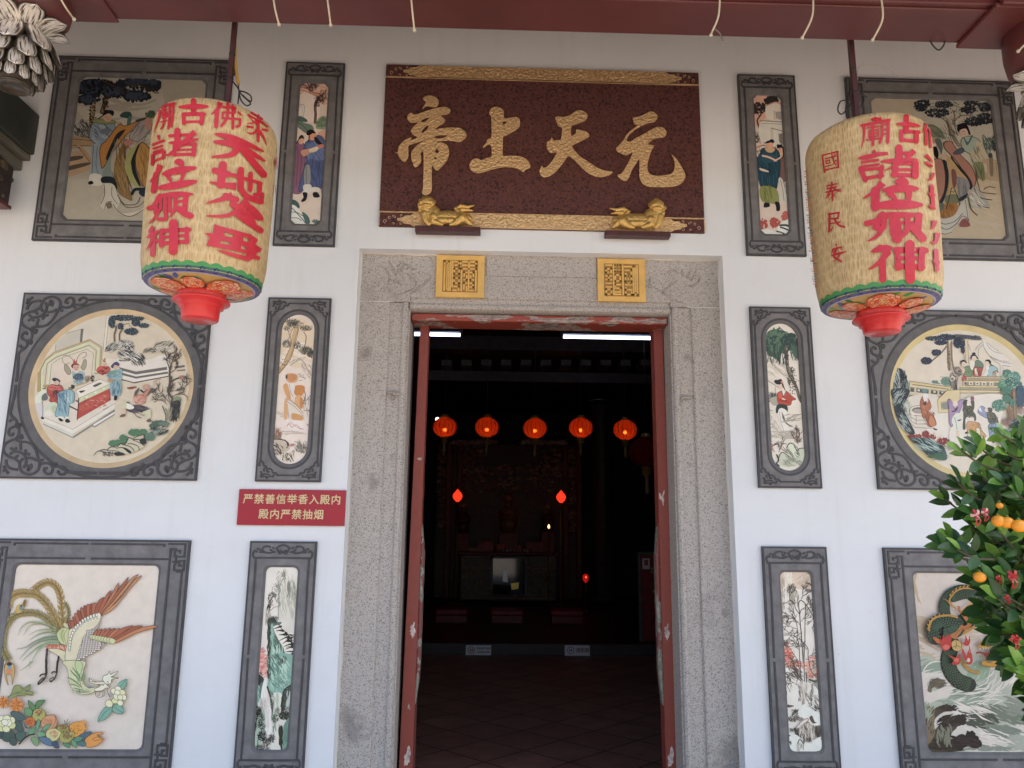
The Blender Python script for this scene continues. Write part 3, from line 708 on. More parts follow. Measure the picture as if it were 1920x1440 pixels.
CIRC = traced('''285,-160 265,0 205,260 215,330 275,385 300,440 270,500 190,540 170,600 200,650 240,635 235,605
255,390 205,400 185,435
270,500 330,540 330,620 290,690 200,730 120,780 90,860 110,930 180,985 270,1020 340,1080 350,1160 390,1230 480,1265 570,1250 640,1190 660,1100 640,1010 610,900 550,800 460,755 350,745 290,720
310,500 350,510 355,465 325,470
330,690 385,690 375,640 335,650
360,770 365,880
190,945 250,905 340,910 420,960 450,1040 440,1110 400,1160
430,870 450,930 510,950
260,1010 330,960
480,1000 550,1010 620,1050
340,1080 400,1010
440,1110 480,1140 480,1200 530,1150 520,1100
200,840 240,870 300,845
130,1030 140,1110 200,1170 320,1190
90,1130 120,1190 170,1250
80,1210 130,1190
660,1100 680,1040 730,1035
660,1110 760,1085 840,1110 870,1170 850,1240 790,1260 740,1220 740,1170 790,1165
860,1150 950,1140 1030,1150 1080,1200 1060,1255 1000,1265 955,1230 975,1210
880,1100 930,1090
1080,1230 1560,1245''', (0, 740, 8.472), (0, 896.4), .0135)
STAD = traced('''680,275 960,283
690,280 640,335 570,330 545,390 480,420 430,400 450,340 490,360
430,400 400,470 340,480 320,540 260,590
300,220 310,330 270,340
300,225 420,240 450,200 480,240 560,250 600,230
370,350 350,410 390,430
330,260 380,300 440,290 510,290
590,260 620,300
245,590 220,500 260,480
245,600 108,2370''', (490, 550, 13.09), (503.6, 559.5), .0085)
CART = traced('''210,535 912,535
185,400 178,470 205,530 245,545
245,545 195,1280 62,2860
185,420 210,370 260,370 270,410
270,330 310,310 350,350 400,360 440,390 450,370
400,350 420,290 490,260 560,260 600,290
640,290 690,300
580,330 650,380 720,400
330,400 450,400 560,420 660,400
730,290 760,330 745,300
740,330 800,260 910,225
770,330 790,400 850,350
790,440 860,420 870,370''', (460, 1005, 12.8), (468.6, 1015.2), .0100)
FRET = traced('''-1000,262 780,275 780,320
905,265 1300,265 1290,580 1030,580 1030,430 1170,430 1190,480
1060,390 940,390 682,3000
920,640 -1000,632
1070,560 1060,760
1000,700 1090,700
1030,760 1020,910 1250,910 1270,680 1150,680 1150,800 1190,800
1090,950 1210,960 1010,3000''', (250, 1000, 13.09), (358.4, 1013.5), .0095)
def all4(st, hw, hh, s0x, s0z): return [q for sx in (-1, 1) for sz in (-1, 1) for q in to_corner(st, hw, hh, sx, sz, s0x, s0z)]
def four_straight(st, hw, hh):
    # frets are rectilinear: square them up after tracing
    out = []
    for q, w in st:
        r = [q[0]]
        for p in q[1:]:
            a = r[-1]; r.append((p[0], a[1]) if abs(p[0]-a[0]) > abs(p[1]-a[1]) else (a[0], p[1]))
        out.append((r, w))
    return out
def sharp(st):
    o = []
    for q, w in st:
        for a, b in zip(q, q[1:]):
            d = Vector(b)-Vector(a)
            if d.length > 1e-5: d = d.normalized()*w/2; o.append(((tuple(Vector(a)-d), tuple(Vector(b)+d)), w))
    return o

NX = {-1: ((-1.585-1.227)/2, .180), 1: ((1.2185+1.5785)/2, .180)}
BX = {-1: ((-2.976-1.907)/2, .5345), 1: ((1.899+2.972)/2, .5365)}
RZ = {'top': ((3.211+4.405)/2, .597), 'mid': ((1.834+2.892)/2, .529), 'low': ((1.5125+.318)/2, .597)}
YP = .012                                                  # painted ground behind the frame face
PAN = {}
def narrow(key, s, row, label, ch=True):
    cx, hw = NX[s]; cz, hh = RZ[row]; hw2, hh2 = hw-.094, hh-.137
    sh = (lambda d: sh_cham(hw2+d, hh2+d, .026+d*.4)) if ch else (lambda d: sh_rect(hw2+d, hh2+d, .028))
    lp = [(sh_rect(hw, hh), YW, SD), (sh_rect(hw, hh), .0, SD), (sh_rect(hw-.010, hh-.010), .0, SL), (sh_rect(hw-.0105, hh-.0105), .0012, SL), (sh(.012), .0012, SM), (sh(.0), .006, SM), (sh(-.001), YP+.002, SM)]
    PAN[key] = frame('wall_picture', cx, cz, lp, all4(CART, hw, hh, -1, 1), label)
    PAN[key+'_in'] = (cx, cz, [(x, z) for x, z in sh(.004)])
def oval(key, s, label):
    cx, hw = NX[s]; cz, hh = RZ['mid']; hw2, hh2 = hw-.086, hh-.098; sh = lambda d: sh_stad(hw2+d, hh2+d)
    lp = [(sh_rect(hw, hh), YW, SD), (sh_rect(hw, hh), .0, SD), (sh_rect(hw-.010, hh-.010), .0, SL), (sh_rect(hw-.0105, hh-.0105), .0012, SL),
          (sh(.030), .0012, SD), (sh(.018), .002, SM), (sh(.0), .005, SM), (sh(-.001), YP+.002, SM)]
    PAN[key] = frame('wall_picture', cx, cz, lp, all4(STAD, hw, hh, -1, 1), label); PAN[key+'_in'] = (cx, cz, sh(.004))
def big(key, s, row, label):
    cx, hw = BX[s]; cz, hh = RZ[row]; hw2, hh2 = hw-.155, hh-.135; sh = lambda d: (sh_cham if row == 'top' else sh_rect)(hw2+d, hh2+d, .03)
    st = sharp(four_straight(FRET, hw, hh))
    lp = [(sh_rect(hw, hh), YW, SD), (sh_rect(hw, hh), .0, SD), (sh_rect(hw-.010, hh-.010), .0, SL), (sh_rect(hw-.0105, hh-.0105), .0012, SL),
          (sh(.012), .0012, SM), (sh(.0), .006, SM), (sh(-.001), YP+.002, SM)]
    PAN[key] = frame('wall_picture', cx, cz, lp, all4(st, hw, hh, 1, 1), label); PAN[key+'_in'] = (cx, cz, sh(.004))
def roundp(key, s, label, r, ring, ringc, dc):
    cx, hw = BX[s]; cz, hh = RZ['mid']; ox, oz = dc; sh = lambda q: sh_circ(q, ox, oz)
    lp = [(sh_rect(hw, hh), YW, SD), (sh_rect(hw, hh), .0, SD), (sh_rect(hw-.010, hh-.010), .0, SL), (sh_rect(hw-.0105, hh-.0105), .0012, SL),
          (sh(r+.060), .0012, SD), (sh(r+.046), .0012, SM), (sh(r+.044), .003, SM), (sh(r), .004, 3), (sh(r-.006), .006, 3), (sh(r-ring), YP+.002, 3)]
    PAN[key] = frame('wall_picture', cx, cz, lp, all4(CIRC, hw, hh, -1, -1), label, mats=[MT['slate'], MT['slatedark'], MT['slatemid'], ringc])
    PAN[key+'_in'] = (cx, cz, sh(r-ring+.002))
narrow('guan', -1, 'top', 'tall picture of a bearded man in a blue robe beside a figure in purple')
narrow('couple', 1, 'top', 'tall picture of a man in a teal robe with a woman behind him')
oval('peach', -1, 'tall round-ended picture of a figure in orange under a leaning pine')
oval('lady', 1, 'tall round-ended picture of a lady in a red jacket under a willow')
narrow('cliff', -1, 'low', 'tall picture of a green cliff with pink blossom', False)
narrow('snow', 1, 'low', 'tall picture of bare trees over snowy rocks and red foliage', False)
big('sage', -1, 'top', 'square picture of an old sage in orange robes, behind the left paper lantern')
big('lord', 1, 'top', 'square picture of a lord in pink robes with a lady, behind the right paper lantern')
big('phoenix', -1, 'low', 'square picture of a phoenix flying down over fruit and flowers')
big('dragon', 1, 'low', 'square picture of a green dragon over dark waves, behind the kumquat tree')
RC = {-1: M('cream_gold_ring', (.60, .46, .27), .5, 0, .15, 8), 1: M('yellow_ring', (.60, .50, .24), .5, 0, .12, 8)}
roundp('court', -1, 'round picture of a court scene at a red table, below the left paper lantern', .455, .035, RC[-1], (.018, -.012))
roundp('garden', 1, 'round picture of figures in a walled garden, partly hidden by the kumquat tree', .455, .040, RC[1], (.03, -.012))
# ================================================================== the paintings inside the frames
WT, WMID, WLO = (196, 186, 178), (220, 216, 216), (220, 229, 240)
DES = dict(dragon=.03, phoenix=.06)
SCALE = dict(dragon=1.04, phoenix=.98, cliff=1.0, snow=1.0, sage=1.22, lord=1.2, guan=1.12, couple=1.12)
def painting(key, white, ground, blocks):
    cx, cz, pg = PAN[key+'_in']; p = Paint(YP, tuple(w*SCALE.get(key, 1.03) for w in white), eps=.00002, desat=DES.get(key, .14), minw=.85)
    n = len(pg)
    p.mb.poly([(cx+x*1.01, YP, cz+z*1.01) for x, z in pg], col=p.c(ground))
    for v, txt in blocks: p.zoom(*v).run(txt)
    return p.build('painting', PAN[key])
painting('guan', WT, 'd9bfa8', [((520, 110, 4), '''
F dca284 130,170 420,180 415,330 300,330 130,240
W e0b498 280,260 120,60 30 90 14 .2
F e6cdb8 120,250 300,300 290,470 120,440
L b97355 12 130,245 180,215 230,225 270,255 320,262 330,235
L c98a6a 8 130,265 190,238 240,255 300,280 330,270
L 8a5a48 3 150,250 175,262 190,250
L 9aa29a 5 130,350 200,350 195,440
L 9aa29a 3 140,365 185,365 182,440
B 4a2f26 4 3 250,260 -1.5 55
N 3a2a26 255 215 45 32 90 22 4
N 5a3a2a 290 200 30 20 40 18 4
L 7a5a44 20 283,480 288,420 284,370 295,320
L 4a3a30 5 275,480 280,410 276,350 288,310
B 3a2a26 5 3 290 330 -.9 60
N 3a2a28 340 300 42 30 90 20 4
N 3a2a28 300 330 22 40 50 18 4
F 8a9a7a 290,520 300,460 340,430 385,450 390,510 350,530
D 6a7a5a 340 480 45 40 70 9
F 6a7a68 125,470 160,450 200,480 260,500 270,540 220,560 160,520
F 4a6658 130,445 170,430 220,455 220,475 150,465
L 3a4a42 4 130,480 170,490 210,520 230,550
F d9a184 300,570 350,530 385,550 380,600 360,640
O 8a5a70 3a2a30 3 125,650 145,630 180,625 205,650 210,720 205,800 190,960 180,1005 140,1015 110,1000 105,960 130,800 120,720
L 4a2f40 3 150,660 155,760 140,960
L 4a2f40 3 185,700 175,850 160,1000
E d9a080 178 618 20 24
F 2a2426 158,610 165,585 180,572 196,580 200,606 185,596 165,606
L 2a2426 8 160,606 145,635
O 4f5a80 23283a 3 205,640 235,610 300,575 340,590 365,640 385,720 380,800 350,860 340,960 300,975 262,965 255,985 200,990 160,985 190,860 215,760 200,700
F 5f6c92 240,640 330,620 355,700 340,760 230,740
W 3a4566 290 860 60 90 26 110 5 1.5
W 6f7ca0 280 700 70 60 20 60 6 1.2
F 8d8a82 205,820 240,800 250,900 235,960 205,960
L 3a3a40 3 215,810 220,955
F cfc4b4 195,950 250,945 255,1000 205,1005
F d9c6b0 262,965 315,970 310,1000 270,1000
F c98f70 180,690 260,670 340,640 345,660 280,690 220,725 190,730
F d9c0a0 240,680 300,660 300,690 250,705
E d9916c 262 580 30 34
F 221e20 220,570 222,545 250,530 275,540 288,560 265,560 240,575
F 2a2424 275,590 295,590 320,620 350,650 320,648 290,630
L 2a2424 8 240,580 235,620
F c9714a 300,655 335,640 345,655 315,668
F 1c1a1e 190,1005 225,1008 215,1060 185,1075 180,1062 196,1040
F 1c1a1e 268,1005 300,1002 318,1036 280,1042 268,1030
F c0603c 340,890 365,880 372,960 345,975
L 3a2a26 4 360,840 365,880
F 3f5a50 85,1070 125,1058 160,1085 165,1120 120,1110
F d9d4c4 75,1105 130,1100 180,1160 210,1240 140,1235 75,1200
L 2a3a38 6 90,1105 130,1140 175,1190 215,1235
L 2a3a38 5 110,1150 150,1155 190,1180
L 3a4a44 5 95,1195 150,1195 180,1215
F 46645a 185,1150 230,1180 245,1230 215,1235
F 3a524a 270,1220 320,1215 345,1240 300,1255
D 5a7266 300 1225 40 16 26 8
''')])
painting('couple', WT, 'd6bba6', [((1380, 130, 4), '''
F dca488 100,200 240,195 235,330 160,430 110,330
F 5a5348 215,260 230,215 275,200 320,225 300,255 250,262
D 2e2c28 265 232 52 30 90 11
D 2e2c28 170 290 60 40 90 11
L 4a3a34 12 190,480 168,420 160,380 190,330 180,290
B 3a2e2a 5 3 175 350 -2.2 60
N 3a3430 165 520 40 40 100 24 4
F e2cfba 225,280 300,252 365,290 375,380 240,375
L c98a6c 9 222,275 290,248 330,258 362,285
F a89c90 300,320 368,325 370,370 310,372
L 8a7464 3 285,310 288,375
L 8a7464 3 298,312 300,375
F d8cdb8 185,395 370,400 385,420 380,560 200,560
L 9a8a76 8 180,385 375,395
L 9a8a76 4 190,405 372,412
L a08f7c 4 262,440 265,520
L a08f7c 4 275,440 278,520
F 8f8a80 325,490 375,480 380,560 330,555
L 8a7a68 6 265,440 370,470
W 7a6a60 350 520 25 30 14 40 6 .8
L b0765a 10 120,600 200,570 240,575
L b0765a 8 120,630 180,610
L b0765a 8 125,640 128,690
O 7a5a52 3a2a2a 3 340,640 370,650 385,720 375,820 350,850 320,820 330,700
F c9c0b0 315,820 350,830 395,975 340,995 322,900
L 5a5048 3 335,830 350,900 360,985
L 5a5048 3 355,840 375,920 390,970
F 7a8088 360,850 385,900 390,920 370,880
O 1f4250 14262e 4 215,590 280,585 315,610 330,660 330,780 315,830 300,900 240,905 190,890 160,800 130,750 135,700 175,640 190,600
W 2f5866 240 750 70 100 22 120 7 1.45
W 163440 210 720 60 60 12 110 6 1.2
F 2a5260 200,640 290,640 310,690 240,700 195,690
F 8a8a4a 185,880 300,895 322,1000 270,1008 190,980
W 6a6c36 250 940 55 40 16 80 5 1.4
L d9b090 14 200,648 250,660 300,685
L d9b090 12 290,685 335,660 350,630
F d9c0a4 180,740 240,760 240,772 185,758
F 5a4a34 215,600 225,585 285,590 290,615 255,628 222,620
F c9a878 220,590 290,592 275,622 235,620
E d9a080 255 568 27 32
F 1c1c20 215,555 240,535 285,535 280,555 262,548 235,555
E 1c1c20 268 535 16 12
L 2a2a2c 4 215,555 205,545
E d99c7c 338 605 20 24
F 1c1c20 308,590 312,565 330,575 352,578 356,600 340,588 322,592
E 1c1c20 318 572 14 10
E 1c1c20 338 570 10 8
L 1c1c20 8 352,600 356,640 345,668
F 18181c 215,1000 250,1005 250,1030 210,1035
F 18181c 292,995 325,1000 330,1055 305,1062 300,1030
D b0483a 195 1160 36 40 60 11
D b0483a 290 1150 40 34 60 11
D c0584a 375 1100 34 30 50 11
D a8463a 160 1130 18 30 20 9
F d9d2c0 165,1220 215,1200 280,1210 345,1255 230,1255 180,1245
F e0dac8 310,1200 340,1150 420,1120 425,1200 430,1255 360,1250
L 2a3030 9 170,1235 240,1240 330,1258
L 2a3030 9 305,1215 345,1225 420,1262
L 3a4442 16 330,1170 380,1170 425,1195
L 3a4442 12 335,1185 380,1200 425,1225
L 4a5450 8 350,1235 400,1240 430,1250
''')])
painting('peach', WMID, 'ead9cb', [((470, 550, 4), '''
F e9d2b4 215,290 260,215 350,185 440,220 490,300 480,420 420,560 250,520 205,420
W f0e0d0 350,450 100,90 20 120 16 .3
L b89868 34 345,260 325,330 310,410 280,490 240,550 205,590
L d0b080 20 340,270 318,340 300,420 270,500 230,550
L 6a5238 4 328,250 300,300 302,380 285,430 255,500
L 6a5238 3 360,265 345,340 325,420 300,490 265,540 215,600
D 6a5238 260 520 40 30 18 5
N 5c5a4c 310 225 50 26 120 22 3
N 4a4a40 340 235 50 26 80 20 3
N 5c5a4c 415 265 44 20 100 20 3
N 6a6a58 280 265 28 24 60 18 3
L 4a3c30 4 285,280 290,330 278,350 292,390
L 4a3c30 5 398,290 415,320 412,370 405,400 420,440
L b08070 7 398,290 412,312
N 5c5a4c 270 385 32 26 70 22 3
N 5c5a4c 350 390 30 28 60 20 3
N 4a4a40 420 440 50 26 110 26 3
N 4a4a40 455 460 32 30 70 26 3
N 6a6a58 400 430 44 24 60 22 3
L b0a090 8 300,540 340,510 360,490 400,520 440,600 470,620
W c0b0a0 350 510 60 20 14 50 5 -.6
W c0b0a0 420 580 50 50 16 60 6 .9
W d0c0b0 220 910 50 20 12 60 8 .2
F dca876 262,610 300,598 345,610 355,640 340,665 300,672 270,655
F d08a54 275,615 320,605 345,625 330,655 290,660
L 8a7a70 3 265,640 275,610
F 3a4a44 262,620 274,612 276,640 266,640
E ecdccc 378 650 22 26
L 8a7c74 3 365,625 395,632 412,640
L 6a5a54 3 365,655 390,650
L 8a7c74 3 350,605 380,615
F dca060 245,690 270,675 290,720 300,790 285,800 262,760 248,720
F d0863c 325,710 345,690 400,695 402,740 370,780 345,770 325,745
F dcaa70 340,770 380,770 392,850 360,870 330,820
F e8dcd4 285,680 330,680 325,740 310,770 290,730
L 8a8090 3 290,680 300,740 315,770
F dca86c 255,800 285,790 280,880 270,945 250,930
F e4d4c4 280,800 345,840 395,900 410,960 380,970 330,960 290,940 275,870
F d89c5c 310,900 370,910 400,940 350,965 310,945
L c0b0a8 6 265,800 300,805 330,830
L 8a7c80 3 270,810 330,850 395,920
L 8a7c80 3 275,830 285,930
L b08060 5 300,800 350,845 395,900
F d0853f 370,790 390,790 388,860 370,850
L 6a6058 4 395,800 420,800 445,770 465,760
L 6a6058 5 385,830 400,810 410,760 400,730
L 6a6058 3 430,790 460,800
L 6a6058 4 400,880 455,880
L 6a6058 5 395,960 425,985 450,1005
W a09890 420 840 24 60 16 50 5 1.3
F f0dcd4 265,945 330,950 410,965 420,1020 380,1040 300,1025 268,1000
L b06a6a 3 270,1000 290,980 310,1005 340,985 370,1010 400,1020
L c08080 3 275,985 300,970 340,1000 380,1020
W c8b8ac 340 1045 90 12 14 70 6 .1
L 8a7068 3 190,1065 205,1030 225,1010
N a06a48 200 1060 34 30 60 30 3
N 7a6a50 200 1080 30 26 40 26 3
F c9b8a0 170,1090 240,1110 290,1150 280,1180 220,1200 170,1150
L 4a3a30 8 165,1095 220,1095 265,1110 280,1145
L 3a302a 7 175,1140 210,1160 230,1200
L 6a3030 7 255,1100 285,1130 270,1160
L 3a302a 5 185,1170 210,1190 225,1215
W 5a4a40 205 1170 34 40 24 40 4 1.0
F d9c8b0 225,1210 300,1190 330,1230 280,1255 240,1245
L 2a2622 6 270,1200 290,1210 320,1255
L 2a2622 5 260,1215 280,1250
L 3a342e 4 310,1190 325,1180 320,1215
W 4a443a 280 1230 40 24 20 30 4 1.2
N 6a6a5a 380 1170 40 34 50 50 3
L 7a7060 4 330,1110 370,1130 385,1190
L 7a7060 3 420,1110 400,1150 385,1195
L c08878 20 300,1140 320,1135
''')])
painting('lady', WMID, 'e8dccb', [((1400, 565, 4), '''
F ece0d0 130,250 240,195 340,215 400,340 420,560 430,760 180,780 130,520
W d0c4b4 230 500 90 60 18 130 8 .6
L c4b8aa 8 135,440 190,460 230,500 280,550 330,570 400,600
L b0a698 5 190,450 220,500 260,540 300,560
W c0b6a8 250 520 60 30 14 70 4 .7
F 46604c 150,240 200,210 260,215 310,235 370,270 390,320 390,430 370,420 350,380 320,370 290,400 262,390 250,470 230,440 200,420 160,400 140,330
D 33493a 230 300 90 80 240 12
D 5a7a5c 230 290 95 90 170 10
D 2c4234 320 300 60 60 120 11
W 33493a 230 400 80 60 70 60 5 1.57
W 4a6450 360 380 30 50 40 60 5 1.57
L 2a2c24 3 230,240 240,205 260,205 280,225
L 2a2c24 3 260,230 262,208 285,230
L 5c5244 24 295,340 302,430 312,520 340,580 370,640 395,720 410,750
L 8a7a66 10 300,350 306,440 320,530 350,600 385,700
W 4a4036 330 560 22 60 30 40 4 1.1
D 3a322a 345 600 30 110 60 5
D 3f3226 303 430 14 60 30 6
L 6a6058 4 140,582 200,620 245,650
L 8a8278 3 215,640 215,700
N 4a5046 195 720 36 24 80 26 4
N 6a6a60 165 745 24 14 40 22 4
F b0a898 170,730 235,715 235,770 200,780
E ecc8b0 256 640 18 24
F 23201f 215,615 230,590 262,595 275,620 280,650 268,640 262,620 240,625
E 23201f 222 602 16 14
E 23201f 252 594 14 12
F c9805c 255,600 270,600 272,618 258,612
L 23201f 6 278,640 288,665
O c8421f 5a2416 3 232,690 262,672 300,675 318,690 345,715 370,735 340,745 330,775 295,782 250,778 235,760 228,725
F dc5a30 240,690 262,680 268,720 240,720
F e8e4dc 262,672 285,668 292,690 274,715
L 2a2a2a 5 262,675 274,716
L 2a2a2a 5 294,680 274,718
F ecd0b8 265,725 295,728 285,740 268,736
W 8f2a12 290 745 34 20 14 44 4 .2
F 2c3a30 230,775 300,780 305,835 270,815 262,790 255,815 222,838
L 1c2420 4 262,780 265,830
F ece6da 235,830 262,800 305,830 300,900 330,1000 280,1000 255,930
F 6a665e 262,830 280,860 300,910 350,940 320,935 280,900
L 8a847a 3 245,830 262,920 290,1000
L 8a847a 3 265,840 270,880
E dcd4c6 178 830 22 18
L 6a645a 3 160,820 175,815 195,820
L 8a847a 3 160,850 190,870 170,910 200,930 180,950
W c8beb0 200 960 40 60 14 60 6 1.2
W b0a698 340 880 60 30 16 70 6 -.3
W b8aea0 240 1000 80 20 18 110 9 .2
L 8a8074 4 320,880 370,850 420,850
L 8a8074 3 330,895 380,880 420,870
N 7a5a50 370 1000 26 50 70 22 3
N 7a5a50 390 1040 30 24 50 20 3
B 5a4a42 3 3 385 1070 -1.7 60
B 4a3c38 4 3 210 1130 -2.0 60
B 6a5a52 3 3 240 1130 -1.0 60
D c08078 185 1095 20 26 24 6
F c9cbb0 240,1180 250,1140 300,1130 310,1080 360,1075 375,1110 410,1110 440,1100 435,1160 400,1220 330,1245 260,1230
F dde0c4 310,1080 350,1072 380,1120 370,1180 340,1130
L 3a3830 6 300,1100 320,1066 350,1070 370,1110 385,1150
L 3a3830 5 385,1120 395,1105 438,1100
L 3a3830 6 235,1190 260,1135 300,1150 360,1200
L 23211e 9 225,1150 240,1190 225,1215 245,1235
L 3a3830 4 310,1120 330,1150 365,1190
L 3a3830 4 300,1110 318,1130
W 6a6a58 330 1160 60 60 26 60 4 .8
W 9aa088 350 1200 60 30 18 60 6 .3
''')])
painting('sage', WT, 'b0a088', [((60, 100, 4), '''
F b9ab94 330,190 930,200 930,700 400,500
W a49680 600 500 250 200 40 200 24 .1
F b5a68e 215,960 960,1000 960,1260 215,1250
L 5a4430 34 465,330 455,450 440,560 425,620
L 8a7048 20 470,320 452,460 432,600
L 5a4430 34 570,300 545,380 525,440
L 8a7048 20 568,310 548,380 530,435
D 3a2c20 455 460 22 150 90 9
D 3a2c20 550 370 24 70 60 9
D b09060 460 450 16 140 50 6
F 20242c 345,250 380,205 450,190 540,200 640,230 700,260 720,300 680,310 640,335 580,310 520,300 440,305 380,300
F 20242c 345,340 400,315 470,320 480,350 420,372 365,372
F 20242c 690,320 750,295 830,290 868,320 850,350 780,352 700,350
F 20242c 640,215 720,195 830,200 960,205 960,250 900,262 840,250 780,235 700,245
F 20242c 825,235 880,225 930,240 960,270 900,278 840,262
D 20242c 470 255 150 62 150 15
D 20242c 610 285 130 50 110 14
D 20242c 420 345 85 36 70 13
D 20242c 785 322 105 40 90 13
D 20242c 800 225 175 40 120 13
D 20242c 890 252 75 34 60 12
N 20242c 600 270 260 70 120 24 4
D 3a4450 450 250 100 50 160 10
D 3a4450 600 280 90 36 100 10
D 3a4450 780 320 80 28 100 9
D 3a4450 420 345 60 26 70 9
D 3a4450 820 215 130 24 120 9
D 0e1216 500 250 140 50 120 9
L 4a3826 10 520,200 580,230 640,260 690,300
L 4a3826 8 700,250 780,235 860,260 930,300
L 4a3826 8 900,260 950,300
F 6a655c 300,600 310,545 350,520 375,490 395,515 415,520 425,560 420,630 340,620
W 2a2a2a 365 570 55 45 40 50 5 1.2
W c0b8a8 365 570 55 45 26 40 4 1.0
F a5825c 290,625 460,645 450,690 275,695
L 3a2e22 4 285,640 450,655
L 3a2e22 4 275,690 450,695
F b08a60 340,700 375,700 445,790 445,840
L 3a2e22 4 345,700 445,830
F b5906a 270,750 365,735 372,765 265,780
F b5906a 265,810 390,790 410,815 262,850
F b5906a 255,880 430,840 445,870 250,930
F 57493c 265,780 372,768 375,790 262,812
F 57493c 262,850 412,818 425,838 256,882
L 3a2e22 4 272,710 360,708
O 7f8a90 2e3438 4 460,520 500,505 560,510 610,515 625,560 600,610 560,660 540,700 500,690 450,660 430,620 440,560
W 4a5258 530 590 60 60 22 70 5 .8
W 98a4a8 520 600 60 60 16 60 8 .6
F 8c969a 450,690 520,690 500,800 520,860 520,920 440,910 445,800
L 2e3438 4 460,690 455,800 450,905
L 2e3438 3 490,700 480,830 500,910
O 8a8a4c 3a3a20 3 455,515 490,490 540,500 600,500 625,520 560,530
F 6a6c70 515,580 560,560 590,580 560,610
E c8987a 568 482 32 32
F 1c2022 530,470 545,435 590,425 615,440 605,470 575,450
L 1c2022 8 535,465 500,490
L 3a2018 3 555,478 570,480
L 8a3a30 4 565,498 578,497
F d0c4ae 440,905 520,915 525,985 480,995 430,980
F 17171a 420,970 445,955 462,975 435,985
F 2e4a44 662,460 690,440 735,440 748,465 740,490 700,485 665,478
F 4e6a62 720,480 748,478 735,540 712,545
O b5762c 3a2818 5 510,710 560,650 620,570 660,530 700,545 790,510 810,530 700,620 640,700 590,760 540,850 520,850
F 23262a 640,600 700,570 690,590 640,660 600,730 570,800 555,780 590,690
F 7f8a7c 640,670 600,760 590,860 610,930 530,925 540,860 590,760 640,640
F 8a6638 700,640 660,720 620,820 615,920 640,1010 660,1060 740,1105 750,1080 720,980 690,850 680,760 730,690
W 6a4a26 680 830 60 160 34 130 6 1.4
W a08048 670 880 50 140 20 110 6 1.4
F a09a54 790,690 740,720 700,800 700,880 740,960 780,1000 800,985 760,900 740,820 760,750
F 23262a 800,680 770,740 745,810 755,900 800,990 815,985 780,880 775,800 800,730
O b5813c 3a2818 5 820,670 870,700 900,780 900,1000 840,1000 790,890 775,800 790,730
W 8a5c24 840 850 40 120 20 120 5 1.4
F 23262a 525,928 610,930 640,1000 625,1030 600,975 525,970
F 26303a 605,1020 640,1030 625,1055 600,1045
F 23262a 740,1050 770,1010 850,1010 830,1035 780,1030 755,1065
F 26303a 800,1040 850,1015 870,1060 830,1075
O a5978a 3a2e28 4 730,630 770,560 820,500 880,480 900,560 850,620 790,660
W 7a7068 820 570 60 60 26 110 4 2.2
F b5806a 840,510 870,480 900,490 890,560 860,570
F 5a6a4a 850,470 870,440 910,430 930,480 880,485
D 3f5038 890 455 40 22 40 8
F 4a4030 780,500 850,480 850,495 790,515
F b5746a 690,660 740,645 760,670 740,690 700,690
F c8bca4 530,980 610,985 640,1050 660,1110 640,1170 690,1200 800,1180 850,1150 860,1170 740,1222 650,1200 600,1140 545,1170 510,1130 545,1040
L 4a3c30 5 540,985 545,1060 515,1130
L 4a3c30 4 600,1000 600,1070 640,1130
L 4a3c30 5 640,1060 690,1130 780,1130 810,1080
L 4a3c30 4 650,1080 700,1150 790,1150 840,1110
L 4a3c30 5 610,1130 650,1190 740,1222 850,1165
L 4a3c30 4 545,1170 560,1120 600,1110
F 7a6852 555,1130 590,1115 600,1150 570,1165
''')])
